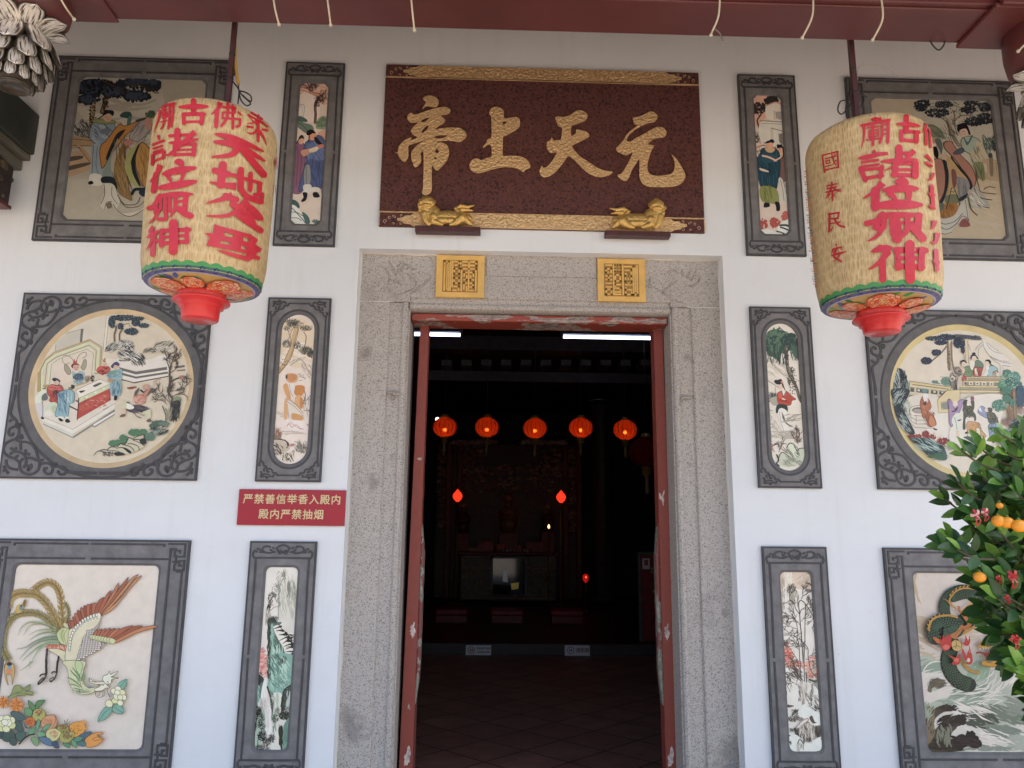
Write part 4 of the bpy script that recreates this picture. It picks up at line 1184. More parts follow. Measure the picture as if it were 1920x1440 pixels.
painting('lord', WT, 'b8a488', [((1720, 140, 4), '''
F b4a890 0,180 570,190 620,700 100,520
F b8a282 140,790 640,800 660,1220 140,1220
W bca68a 420 1000 160 140 30 160 20 .2
L 8a7a68 30 170,310 230,350 250,420 290,500 310,530
L a09078 14 180,310 240,360 270,440
W 4a4036 250 420 50 80 40 60 4 1.1
L 8a7458 12 260,370 280,310 265,270
L 8a7458 10 270,360 320,310 400,305
D 23282e 40 215 60 30 90 9
D 23282e 200 225 70 24 110 9
D 23282e 150 285 90 32 160 9
D 23282e 20 250 50 24 70 9
D 23282e 410 215 60 22 90 9
D 23282e 510 245 48 32 110 9
D 23282e 385 265 60 24 100 9
D 23282e 510 330 60 40 150 9
D 23282e 430 350 70 32 140 9
D 56605e 300 270 240 90 180 6
L 3a342c 4 60,230 150,245 250,230 350,250 450,250
O 8a9080 3a3c34 3 490,455 520,480 545,540 540,600 510,560
N 3a5048 540 520 50 50 90 24 5
N 2e3e40 580 520 24 60 60 24 5
L b09a78 14 460,640 620,660
L 9a8468 10 500,770 640,790
F a8906e 470,640 625,655 635,790 490,770
Q b8a284 6a5840 3 490,660 525,665 530,735 500,730
Q b8a284 6a5840 3 590,665 620,670 628,740 598,735
F 7a6850 540,610 565,610 570,750 545,745
E 3a3a3a 548 605 16 20
O 97a088 3a3c34 4 330,490 380,460 450,480 480,520 500,600 480,640 420,660 400,600 340,560
F 4a6668 350,480 375,530 415,465 405,455 378,505 352,470
F b5a284 440,500 490,520 510,600 470,650 420,640 400,580 440,560
W 6a6a4e 460 580 40 50 16 60 4 1.2
F 7a7c54 420,670 490,660 510,780 480,790 440,740
W 4a4c34 465 720 30 50 14 90 4 1.4
E c8a488 352 430 34 36
F 15151a 298,400 320,370 360,362 385,400 400,450 385,445 365,405 320,415 310,435
E 15151a 345 382 28 18
E 15151a 320 385 22 16
L 3a2018 3 340,428 355,424
L 9a3a30 4 352,448 362,446
F 7a7c60 80,380 120,375 170,410 210,480 170,475 110,470 100,440
L 5a5c40 6 85,378 150,400 200,475
W 4a5040 140 440 50 26 16 60 4 .7
E b88468 130 510 30 34
F 16161a 108,530 140,535 160,590 150,630 120,590
F d0c0a8 112,520 135,516 140,535 115,540
F 5a5f54 130,490 170,480 190,540 180,600 165,560
O a4705c 3a2420 5 200,510 250,500 290,550 330,610 400,680 440,780 420,850 390,800 330,700 270,620 210,560
F 23282e 255,610 290,660 350,720 400,790 415,840 395,860 370,800 310,720 260,650
F b59058 215,600 260,640 320,720 380,790 390,850 340,790 270,700 230,670
O a4705c 3a2420 5 110,660 150,630 190,650 210,760 200,880 160,960 130,970 100,800
F 23282e 190,640 220,660 235,760 225,860 190,960 165,970 205,860 210,760
F b09064 225,670 290,720 300,880 280,960 215,960 232,860 240,760
F 7a4a40 255,720 285,720 300,800 270,850
F 85807c 300,770 380,790 380,880 310,930 300,850
W 5c5c60 340 850 36 60 16 80 4 1.4
F 6c6c50 215,910 300,900 310,960 220,970
F a06a2c 155,1050 210,970 300,970 290,1040 240,1080 180,1090
W 7a4c1c 225 1030 50 50 20 70 5 1.2
F 5a5f54 130,990 190,960 200,1000 160,1040 130,1040
F 262a32 310,930 380,890 360,930 320,950
L 2a2a2c 6 255,850 240,920 215,1010
L 2a2a2c 6 280,860 310,940 325,1010
L 4a5040 5 255,850 280,850 275,880 255,875
F b8b0a0 130,1060 200,1080 280,1050 330,960 370,930 380,1000 390,1130 330,1100 270,1150 240,1195 180,1190 140,1150
L 3a342e 5 140,1080 200,1120 280,1100 340,1040
L 3a342e 5 150,1130 220,1160 290,1120 340,1060 390,1090
L 3a342e 4 140,1160 200,1195 260,1180
L 3a342e 4 360,940 375,1040 390,1130
F a09888 400,870 440,840 500,900 545,990 500,1000 440,1000 400,980
L 2e2a28 6 425,850 470,920 560,940
L 2e2a28 5 410,890 440,970 540,1000
L 2e2a28 6 380,900 400,1000 450,1055
W d0c6b4 450 940 50 50 18 80 4 .8
L 3a3026 5 440,770 460,830 480,880 590,895
L 3a3026 5 500,860 540,840 585,850
F 8a4a44 330,1090 370,1080 395,1135 320,1140
L 5a2420 3 335,1130 360,1100 390,1130
E c8a080 205 625 20 14
F 4c5058 265,590 330,545 355,575 310,600
''')])
def pine_pad(cx, cy, rx, ry, n, c1='2c3640', c2='5a6a68'):
    return f'D {c1} {cx} {cy} {rx} {ry} {n} 14\nD {c2} {cx} {cy} {rx} {ry} {n//2} 7\nN {c1} {cx} {cy} {rx} {ry} {n//3} 20 3\n'
V1c, V2c, V3c, V4c = (55, 575, 9), (195, 575, 9), (55, 700, 8.47), (195, 700, 8.47)
painting('court', WMID, 'd8c8ae', [
 (V1c, '''
F d9cdb8 300,800 700,350 1300,130 1300,700 1000,560 500,740
G c9bfae 430,620 640,440 870,380 850,610 430,760
S 8a8478 3 620,450 870,380
G 6f6a60 870,375 915,370 890,605 850,610
S 8a8478 3 450,640 440,740
S 8a7a60 4 1305,150 1250,680 1240,900
S 8a7a60 4 1345,160 1300,620 1290,640
G e4d8c6 1305,150 1345,160 1290,640 1250,900 1240,880 1260,600
G dfcdb8 370,980 440,900 700,790 980,720 1090,790 1050,1170 380,1350 330,1300
S b8985a 22 180,1440 180,1080 270,900 420,770 1020,555 1225,680 1200,1090
S d5d6a8 40 210,1440 215,1070 310,910 450,810 1010,610 1165,700 1140,1100
S 7e7a54 8 190,1440 190,1080 275,905 430,790 1020,575 1205,690 1185,1000
S 8a8460 12 260,1330 300,960 460,850 1010,650 1130,740 1110,1080
S d9dab4 26 310,1320 345,980 480,880 990,690 1090,770 1075,1120
S 8a8460 6 340,1310 375,970 500,880 970,715 1085,790 1050,1160
G b89a5c 140,1110 180,1090 185,1440 130,1440
L 9a8a70 12 745,960 735,900 690,850 620,820 570,830
L 9a8a70 10 560,860 560,910 590,960 640,975
L 9a8a70 12 800,930 815,860 870,790 930,770 965,790 950,840 900,870
L 7a6a50 4 640,960 690,950
O a89878 6a5a44 4 600,970 650,1000 690,1060 700,1120 660,1150 610,1100 590,1040
O a8a080 6a5a44 4 920,900 960,900 960,1000 920,1070 870,1030 890,980
E d8a890 790 1030 55 55
F 7a3a30 705,1010 720,970 780,945 830,970 850,1010 820,985 750,990 735,1040
F b8402c 745,960 760,880 775,930 790,900 800,960
E a03028 790 1055 14 6
L 5a2a20 4 765,1030 780,1025
L 5a2a20 4 805,1022 820,1020
F 9fb4b4 720,1090 800,1120 850,1080 930,1110 940,1200 900,1290 800,1300 740,1230
D 5a6a78 830 1190 90 60 150 12
D 30404c 820 1180 80 50 80 8
W 7a9aa0 830 1280 80 26 20 60 6 .2
L b0986a 22 790,1330 860,1310 940,1290
F a89878 940,1180 1030,1170 1010,1260 950,1290
D 7a5a44 980 1220 36 40 40 8
D 3a3038 1065 1210 30 50 40 14
D 302a30 735 1350 30 34 30 12
F c8503c 1130,1090 1160,1020 1230,1000 1330,1010 1370,1050 1320,1130 1200,1140
D 7a2a20 1230 1110 70 40 60 10
E d8b090 1275 960 36 42
F a07848 1240,920 1275,870 1315,920 1280,935
F 5a4030 1230,1010 1290,1030 1340,1000 1300,1060
L 2a2420 8 1090,1120 1150,1130
'''),
 (V3c, '''
F dfd2bf 210,450 700,470 1340,120 1355,480 690,890 230,700
G e4dccd 190,745 690,960 1355,560 1355,480 690,890 230,700
S 9a9080 4 230,695 690,890 1355,480
G 9c968c 215,785 690,1005 690,1030 215,810
G d6d0c4 200,760 690,965 690,1010 210,790
G 8a847a 690,1005 1355,570 1355,610 700,1030
G e4e0d6 1010,815 1355,610 1355,640 1050,840
G 8f8a82 985,840 1040,835 1355,640 1355,660 1040,860
Q e8ddcc 8a7a68 4 735,270 1120,90 1285,170 790,395
G cdd2a6 790,395 1290,165 1295,230 795,470
S 8a8a60 4 790,395 1290,165
G b8402e 785,470 1295,230 1290,430 755,735
F c2503a 820,500 1200,330 1240,400 860,600
W d89078 1040 430 180 90 34 50 6 .3
W 8f2c20 1060 500 190 90 24 60 5 -.3
S 3a2c26 16 785,400 760,735
G 4a4038 640,510 770,575 760,595 640,535
E e8e4d0 912 375 15 15
E e8e4d0 1052 302 15 15
E e8e4d0 1182 245 13 13
F 5a5650 1010,195 1110,150 1150,160 1050,215
F 2a2624 790,285 830,275 890,270 850,300 815,310
O b84838 5a2420 4 290,220 360,175 420,190 500,190 535,240 520,290 440,320 450,470 400,480 320,440 330,380 280,310
W d88070 400 230 90 40 20 70 6 .3
W 7a2a22 400 380 60 80 24 60 5 .8
D 4a3028 420 300 50 30 50 9
E d8b8a0 440 145 45 45
F 3a342e 360,100 390,70 450,85 490,120 480,140 440,110 400,130
F 4a423c 405,150 440,190 480,160 470,190 430,195
F dde0c8 130,330 180,280 270,270 260,340 200,350 190,460 100,470 100,380
F 6a6a68 200,360 260,310 295,390 260,430 200,425
F c9d4b8 330,470 440,480 430,640 400,650 330,560 250,590
F b8c49a 350,530 430,520 425,640 370,600
F e4dccc 245,610 320,590 390,660 270,670
F d2ccd0 110,490 195,480 215,640 200,690 160,680
L 4a4440 5 205,440 215,560 210,690
F 201c1c 185,695 210,690 238,720 200,730
F b89a5c 215,190 320,180 260,230
F 2a2622 205,245 260,225 250,245
O 8cb0b8 3a5a68 4 460,310 560,270 640,255 690,280 720,330 700,460 640,490 610,690 490,690 410,670 450,500 450,380
W 4a7088 530 450 60 160 44 90 5 1.4
D 5a7a94 520 350 60 40 60 10
W b8d0d0 620 380 50 80 18 80 8 1.4
L 2a4a5a 4 600,280 590,400 570,600
F e8e0d0 460,685 540,690 540,710 480,715
F e8e0d0 570,690 615,690 615,715 580,720
F 1c1818 462,710 500,715 540,750 500,765 470,740
F 1c1818 575,735 610,720 650,770 600,785 570,765
E 3a3430 690 215 26 34
F 8a7a58 615,235 650,220 680,250 660,275
F 2a2624 730,430 775,435 760,455
'''),
 (V2c, '''
F e2d4c0 20,900 260,900 500,1000 1060,960 1080,1200 500,1290 280,1210
F e2d8cc 230,880 700,900 1060,800 1060,1000 540,1050 260,1010
G 6f665e 250,1020 540,1095 1060,1015 1065,1065 540,1145 290,1075
G e4dcd0 290,1075 540,1145 1065,1065 1070,1090 540,1175 290,1110
G 6f665e 290,1110 540,1180 1075,1095 1080,1130 540,1215 280,1150
G e4dcd0 290,1150 540,1215 1080,1130 1085,1160 530,1265 280,1185
G 5f564e 265,1210 500,1275 1090,1165 1090,1185 510,1295 270,1235
G 6f665e 1180,1010 1360,985 1360,1020 1200,1045
G 6f665e 1240,1070 1370,1055 1370,1080 1220,1090
F bcb4a4 30,700 60,640 180,600 240,600 300,560 440,570 490,640 500,740 480,780 400,770 340,690 200,740 120,790 60,760
W 2c3034 130 680 90 60 34 110 8 -.6
W 2c3034 390 660 100 80 50 110 8 .9
W e0dccc 300 670 150 70 26 90 6 -.5
F c4baa8 220,800 300,690 360,700 480,780 560,780 640,870 690,940 690,980 480,990 440,920 300,930 250,880
W 2c3034 380 800 120 60 44 120 9 .5
W 2c3034 580 900 90 80 54 110 8 .8
W e4dece 450 850 150 70 30 100 6 .6
W 3a3e3c 360 900 100 30 22 70 6 .2
L 7a6040 26 205,330 195,400 175,470 180,580
L 7a6040 22 320,370 275,430 260,480 262,570
L 4a3a2a 5 190,400 165,480 168,580
L 4a3a2a 5 300,410 262,470 250,560
L 8a6a48 12 220,300 330,300 420,280
L 8a6a48 10 420,300 450,340 520,370
''' + pine_pad(330, 190, 240, 45, 200) + pine_pad(130, 270, 55, 90, 150) + pine_pad(280, 330, 45, 50, 70) + pine_pad(460, 420, 115, 55, 200) + pine_pad(540, 270, 70, 60, 110) + pine_pad(670, 320, 80, 35, 90) + pine_pad(600, 200, 70, 30, 40) + '''
F c8bca4 660,770 740,700 840,690 960,600 1080,590 1140,640 1200,720 1150,780 1000,740 880,790 780,795
W 5a5648 1000 680 160 70 44 130 6 -.6
W 5a5648 780 740 90 30 26 100 6 -.5
W d8d0bc 1000 700 150 60 20 110 6 -.5
L 4a4238 6 660,770 740,715 830,700 850,670 960,600 1060,590
L 5a4c3c 34 1080,1440 1110,1330 1120,1230 1105,1150 1110,1080 1130,1000
L 3a3028 8 1060,1420 1095,1300 1100,1150 1120,1000
L 4a3c32 22 1120,1280 1190,1230 1270,1200
L 4a3c32 14 1110,1070 1090,1000 1060,920 1040,880
L 4a3c32 14 1130,1000 1150,930 1180,850 1195,800
L 4a3c32 12 1130,1110 1200,1060 1250,990
B 4a3c32 9 3 1060 920 -1.3 90
B 4a3c32 9 3 1180 850 -1.2 80
B 4a3c32 9 3 1200 1060 -.8 130
B 4a3c32 9 3 1250 1200 -.5 100
B 4a3c32 8 3 1150 930 -.6 110
B 4a3c32 8 3 1130 1000 -1.6 130
D c08070 1310 1190 40 40 24 10
L 2e2622 10 1200,1420 1270,1400 1310,1360 1330,1310
N 2e2622 1290 1400 70 40 30 40 6
F 8fb0b0 110,1090 200,1060 300,1060 300,1200 270,1250 100,1230 60,1180 30,1170
W 5a808a 180 1150 100 60 30 80 6 .3
E d8b090 190 1010 45 48
F 4a4468 115,1010 150,960 210,930 260,970 240,1000 180,985 150,1040
F 7a9a80 100,1110 180,1080 230,1090 170,1130
F c0905c 60,1225 250,1240 230,1270 100,1280
F 84a4ac 115,1280 275,1260 275,1440 115,1440
W 4a707c 200 1360 70 90 30 90 6 1.5
'''),
 (V4c, '''
F 8cacb4 110,150 265,130 265,330 200,360 110,340
W 4a707c 190 240 70 100 34 90 6 1.5
F 1c1818 165,360 205,355 200,420 160,425
F 1c1818 85,405 105,400 100,430
F c4987c 620,190 690,170 720,220 690,260 620,250
F 403834 570,270 600,260 630,290 690,250 680,290 620,310
F c8806c 480,380 520,340 620,320 700,250 760,230 740,300 680,330 650,440 580,500 480,460
F d89c88 480,390 560,360 640,380 650,440 570,490 480,450
W a8604c 570 400 70 60 22 60 5 .5
E 8a4a3c 548 437 8 8
F 5a5450 470,350 500,280 560,230 540,300 500,350
F 5a5450 680,370 720,280 760,230 850,220 800,300 740,310
F c4b89c 760,210 800,150 840,170 840,230 790,240
L a85040 5 780,140 830,110 910,90
F 8a3a30 360,230 420,215 520,210 470,240 400,250
F d8c4ac 420,320 480,290 470,360 430,380
F 5a5054 370,450 440,500 560,500 700,550 710,580 560,610 480,630 420,610 360,580
W 302c30 520 570 140 50 30 110 6 .3
F e4dece 350,480 420,490 480,540 440,570 360,560
F cfc8a4 265,460 330,435 355,470 350,560 280,570
F cfc8a4 610,620 700,580 740,580 740,700 680,720 660,660
L 4a4448 10 480,630 520,680 590,710
L 4a4448 8 520,620 600,660 630,665
F d8b8a0 285,560 340,570 340,640 290,650
F 6a5848 250,680 290,650 340,650 330,680 270,695
F 6a5848 675,750 720,720 760,760 700,775
F 7f8a68 1110,400 1160,360 1230,400 1180,440
L 5a4c3c 30 1070,60 1050,170 1020,260 1040,330 1080,390 1070,480
L 3a3028 7 1040,180 1000,270 1030,340 1060,390
B 4a3c32 10 3 1080 380 -.9 190
B 4a3c32 9 3 1060 460 -2.3 150
B 4a3c32 9 3 1050 480 -2.0 170
B 4a3c32 8 3 1000 500 -2.2 120
L 4a4a34 14 980,760 980,660 950,580 930,520
L 7a8a70 16 1000,740 1010,640 980,560
F 4a443a 1070,480 1130,430 1210,450 1200,560 1120,720 1040,760 1040,640
W 1c1c1c 1130 600 70 140 60 120 7 1.8
W a09478 1050 620 30 120 12 120 8 1.7
L 1c1c1c 8 1110,440 1160,430 1190,450 1220,430
D 4c6650 880 790 130 36 150 16
D 4c6650 790 840 70 40 90 14
D 6a7c6c 950 800 90 30 80 12
F b8b09c 740,950 780,890 900,830 930,850 900,900 780,960
L 1c1e1c 10 745,950 790,890 910,825 930,850
L 2a2e2c 9 930,850 1020,840
W 2a2e2c 880 920 120 50 50 110 7 -.5
W 8aa094 860 940 110 50 22 90 6 -.5
D 4e7a52 490 940 100 50 150 18
D 4e7a52 620 930 70 40 80 16
D 4e7a52 310 1040 60 55 110 18
D 4e7a52 150 1110 75 40 110 18
D 4e7a52 230 1090 60 30 60 16
D 5c7c64 720 1010 90 60 130 14
F cabfa0 220,1150 280,1120 350,1120 400,1030 470,1050 560,1060 600,1120 650,1160 480,1250 340,1290 60,1280 50,1220 120,1180
L 16181a 12 50,1220 110,1170 200,1170 270,1115 340,1120 390,1025 470,1050 560,1050
L 16181a 10 470,1030 530,1000 640,970 640,1030
L 16181a 12 200,1190 290,1180 380,1250 420,1270
L 16181a 12 280,1130 380,1150 450,1190 480,1240
L 16181a 12 380,1120 450,1120 540,1160 560,1220
L 16181a 10 460,1060 560,1100 640,1150
L 16181a 10 60,1230 150,1230 230,1240 300,1300
F 2a2a26 160,1260 260,1250 340,1290 200,1310
F 2a2a26 300,1180 360,1190 440,1250 400,1260
F 2a2e2a 560,1060 650,1030 670,1110 610,1130
W 3a3830 60 1280 90 30 40 50 6 1.3
L 20201c 10 -160,1300 -120,1250 -60,1230 20,1260 100,1250
L 20201c 10 -70,1240 -20,1210 60,1220
'''),
])
V5, V6, V7, V8 = (1660, 610, 9.6), (1790, 620, 10.285), (1660, 730, 9), (1780, 730, 9)
painting('garden', WMID, 'd8ccb8', [
 (V5, '''
F dccfba 250,600 700,280 1300,200 1344,900 400,960
S 7a6a58 5 980,930 1140,930
F 7a9a84 1000,1030 1030,950 1120,930 1190,1080 1060,1085
F 7a9a84 830,1020 880,990 1000,1060 900,1050
N 55786a 1080 1020 90 60 90 40 5
N 55786a 900 1030 60 20 40 36 5
L 8a7256 40 1120,290 1130,450 1140,620 1160,800
L 8a7256 34 1190,300 1190,460 1200,620 1230,800
L 5a4836 6 1105,300 1115,500 1120,700 1140,820
L 5a4836 6 1165,320 1160,480 1180,700 1200,830
D 5a4836 1150 640 40 180 60 8
L 7a6650 26 1100,380 1020,480 920,570 830,650
''' + pine_pad(1100, 215, 170, 55, 240, '20263a', '4a5460') + pine_pad(860, 235, 140, 35, 150, '2a3040', '55605e') + pine_pad(1000, 310, 120, 40, 160, '20263a', '4a5460') + pine_pad(740, 640, 100, 60, 220, '20263a', '4a5460') + pine_pad(920, 490, 85, 55, 160, '20263a', '4a5460') + pine_pad(1300, 300, 60, 90, 140, '20263a', '4a5460') + '''
F 30363a 190,790 240,770 310,800 340,900 400,1000 420,1150 390,1300 340,1440 130,1440 110,1200 140,950
W a8b4ae 200 920 50 130 34 150 8 1.2
W a8b4ae 300 1200 80 200 50 160 8 1.9
W 14181c 330 1000 60 160 40 130 9 1.3
W 9ab0a8 180 1250 50 160 30 140 8 1.7
N 8aa894 420 1180 40 150 70 50 4
G d2be88 440,1000 1200,1110 1150,1180 440,1080
G d8cbae 440,1080 1150,1180 1100,1290 430,1240
S 6a5a40 7 450,1005 1200,1115
S 6a5a40 12 490,1065 1140,1150
S 6a5a40 5 440,1110 1090,1185
G 5c564c 450,1120 1070,1195 1060,1255 450,1195
G c9bd9c 520,1120 560,1125 560,1220 520,1215
G c9bd9c 780,1150 820,1155 820,1250 780,1240
G c9bd9c 940,1170 970,1175 970,1265 940,1260
G d8d0be 580,1150 620,1153 620,1190 580,1186
G d8d0be 865,1180 905,1184 905,1216 865,1212
G d8d0be 1010,1195 1045,1198 1045,1225 1010,1222
F 6a8a88 670,1140 750,1150 750,1210 670,1200
G d2be88 450,1220 1000,1290 960,1330 450,1260
S 6a5a40 5 450,1260 980,1320
Q d8c594 7a6a4a 5 950,1330 1160,1170 1220,1100 1330,1200 1330,1300 1000,1440 940,1440
F 8a7a72 1180,870 1260,850 1330,900 1330,1150 1220,1160 1170,1000
E d8ccb8 1210 960 46 50
E 8a6a5a 1205 965 26 28
L 4a3a3a 8 1165,960 1190,910 1240,910 1260,970 1210,1015
W 4a3e40 1270 1060 50 90 30 80 8 1.5
W d8ccc0 1260 900 60 60 20 60 8 .6
L 4a3a3a 8 1240,830 1290,770 1340,760
'''),
 (V6, '''
F dccfba 200,200 520,190 1080,650 1000,880 280,880 200,600
F d8c4a0 195,200 250,200 270,640 210,560
S 8a6e48 4 195,200 210,580
S 8a6e48 4 252,200 272,640
S c0a880 14 100,175 530,185
F 55585c 10,70 300,90 530,150 440,185 250,160 20,110
D 3a3c44 280 125 230 36 120 12
''' + pine_pad(90, 240, 110, 100, 190, '20263a', '4a5460') + pine_pad(160, 370, 30, 70, 60, '20263a', '4a5460') + '''
F dcd4c8 540,200 600,210 900,430 1060,590 1090,690 920,670 760,560 600,400 540,280
L 6a645c 5 545,210 560,310 660,470 800,600 930,665 1080,690
L 8a847a 4 600,220 680,340 780,410 920,440
L 8a847a 4 640,230 740,330 850,400
L 6a645c 4 680,490 860,590 1080,635
L 8a847a 4 760,530 900,580 1050,595
F cfc6ba 530,210 490,260 380,390 360,420 440,370 540,270
L 8a847a 4 520,220 400,360
L 8a847a 4 540,280 460,370 460,500
L 8a847a 4 265,260 310,390
F d4ccc0 860,650 940,680 930,870 870,870
L 9a948a 4 870,650 890,760 880,860
L 9a948a 4 920,680 935,760 910,860
E dcc0a8 180 640 50 56
F 17171c 115,630 125,580 180,565 230,600 225,630 190,600 140,610 130,650
O 7a9268 3a4a34 4 180,740 240,680 310,690 340,760 350,860 250,880 190,840
W 5a7450 260 780 70 70 20 70 6 .6
F d8bca4 100,740 160,700 200,760 160,830
E e0c4ac 375 520 50 55
F 17171c 305,520 320,470 380,450 420,480 465,550 430,540 400,490 340,500 325,560
E 17171c 370 440 36 22
F 7a7c84 290,520 320,480 300,570
O 6a8264 3a4a34 4 385,620 430,570 500,590 550,650 540,720 400,720
O b8583a 5a2418 4 370,730 400,700 480,710 545,720 520,810 500,870 370,870
F e4dcd0 385,740 430,740 440,860 410,860
W 8a3420 470 780 50 80 18 80 6 1.3
F e4dccc 300,600 380,590 380,680 340,760 300,700
E e4c8b0 625 630 40 50
F 17171c 590,600 610,560 670,560 705,600 700,640 760,680 690,660 650,600 610,590
O 9cbcc0 3a5a60 4 670,690 740,680 800,710 830,760 740,790 720,880 640,870 650,780
F e0d8d0 600,680 660,690 650,780 630,860 540,870 600,780
L 8a4a2c 14 760,800 760,870
L 8a4a2c 14 750,805 830,780 825,810
L 8a4a2c 12 790,810 800,880
F a89c86 20,720 80,690 120,740 140,800 100,900 20,900
W 5a4a4a 70 800 60 90 30 80 7 .8
L 4a3a3a 7 20,750 70,710 110,760 60,790
F c8bca4 130,860 230,880 200,1100 60,1140 60,940
D a84a3a 180 920 46 60 50 16
L 8a4a34 14 155,940 160,1060
G cdb98c 230,885 920,880 910,960 240,960
S 6a5a44 6 215,885 920,885
G a89878 250,905 915,905 905,960 260,960
G d2be88 180,965 900,965 890,1000 180,990
S 6a5a44 6 190,960 900,960
G 8f8672 190,990 880,1000 870,1060 190,1055
G d8d0c0 275,990 350,990 350,1050 275,1050
G d8d0c0 400,992 480,992 480,1052 400,1052
G d8d0c0 520,994 610,994 610,1054 520,1054
G d8d0c0 670,996 750,996 750,1056 670,1056
E 4a4440 205 1015 16 20
E 4a4440 315 1020 16 18
E 4a4440 438 1022 16 18
E 4a4440 565 1026 22 18
E 4a4440 710 1028 22 14
G d2be88 110,1065 900,1065 890,1100 90,1100
G a8a084 90,1100 900,1105 900,1150 80,1140
G d8c594 80,1150 900,1155 890,1195 90,1200
S 6a5a44 6 90,1100 890,1105
S 6a5a44 6 80,1140 900,1155
S 8a7a5c 5 90,1200 900,1195
L 8a6a50 50 1150,1440 1165,1300 1160,1180
L a88868 20 1150,1420 1165,1280
L 8a6a50 30 1140,1290 1080,1240 1030,1180
D 4a7a66 1010 830 80 70 130 26
D 4a8a66 980 1060 130 110 300 26
D 5a8c7c 1150 920 110 110 260 26
D 4a7468 1180 1040 110 90 200 26
D 3a6a5c 1090 1000 110 90 120 20
D 8ab09c 1050 980 200 180 130 14
D 40586c 1280 1270 70 160 220 22
D 4a7a66 1010 1300 80 70 110 22
D 4a7a66 830 1390 90 60 110 22
D 5a8470 1110 1360 50 50 60 18
'''),
 (V7, '''
F d9cfc0 420,120 900,140 900,760 480,760 300,400
F e0d8ca 880,400 1260,400 1260,950 700,800
O ddd2c2 6a5c50 5 405,350 480,285 620,290 640,440 480,440 430,420
F 6a5f58 450,350 500,310 600,310 620,400 500,395
F a89c90 470,360 510,330 610,340 610,400 510,390
G d8cec0 430,430 690,460 720,590 520,585 440,530
S 6a5c50 5 410,350 410,410 430,460 435,540 520,585 710,585
S 6a5c50 5 480,440 620,450
S 6a5c50 4 440,470 520,520 690,520
S 6a5c50 4 520,440 520,580
S 6a5c50 6 390,540 500,640 700,655 830,650
O a8623c 5a2e1c 5 600,170 640,110 690,140 740,180 775,290 750,340 720,370 790,410 830,480 860,590 800,630 740,630 710,560 690,500 630,470 600,340 585,240
W c88058 690 330 80 90 24 80 6 .9
W 84482a 740 500 80 90 26 100 5 1.2
F c88054 760,440 830,520 850,600 790,630 740,560
E d8bca4 690 190 36 40
F e4dcd4 640,70 710,80 720,130 680,220 640,160
F 5a3a2a 640,230 690,200 690,260 660,270
F 4a3c34 790,380 830,400 820,420
F 2a2422 810,655 870,670 870,690 820,680
Q d8c594 8a7a58 5 880,180 1040,20 1260,10 1260,380 900,400
Q c9b98a 8a7a58 4 940,220 1080,190 1090,330 950,340
F 8a8e86 960,235 1070,225 1070,330 960,320
F 30363a 110,0 400,0 370,150 300,300 420,560 500,740 400,750 260,600 170,400 130,180
W a8b4ae 230 150 90 130 40 120 7 -.9
W a8b4ae 320 560 100 140 50 110 7 .9
W 14181c 280 300 80 200 34 110 8 1.0
N 8aa894 370 350 60 160 60 50 4
O a88ab0 5a4a60 4 1050,180 1100,170 1140,280 1210,340 1260,250 1260,380 1180,430 1120,520 1160,640 1090,560 1080,440 1110,380 1060,300
E e0ccc0 1180 240 46 52
F 4a4048 1120,360 1190,350 1250,290 1200,370 1140,385
F d4dccc 1150,460 1250,400 1260,440 1230,700 1180,700 1120,560
L 5a6a58 4 1180,480 1240,520 1220,680
F 1c1818 1195,790 1260,810 1250,835
D 8a2c24 500 800 110 40 130 14
D 8a2c24 680 760 60 60 130 14
D 8a2c24 780 810 70 40 90 14
D 8a2c24 980 870 100 50 150 14
D c07060 740 810 250 80 70 8
F 4a6666 430,830 560,820 720,840 880,900 1000,1000 1040,1180 900,1190 740,1100 600,980
W 20282c 640 900 150 60 44 160 10 .5
W 20282c 820 1010 160 80 50 160 10 .5
W a8c4bc 700 930 200 90 40 160 7 .5
W 3a6a3a 880 1130 130 40 26 120 10 .4
N 7a8a98 1130 970 80 80 40 110 8
'''),
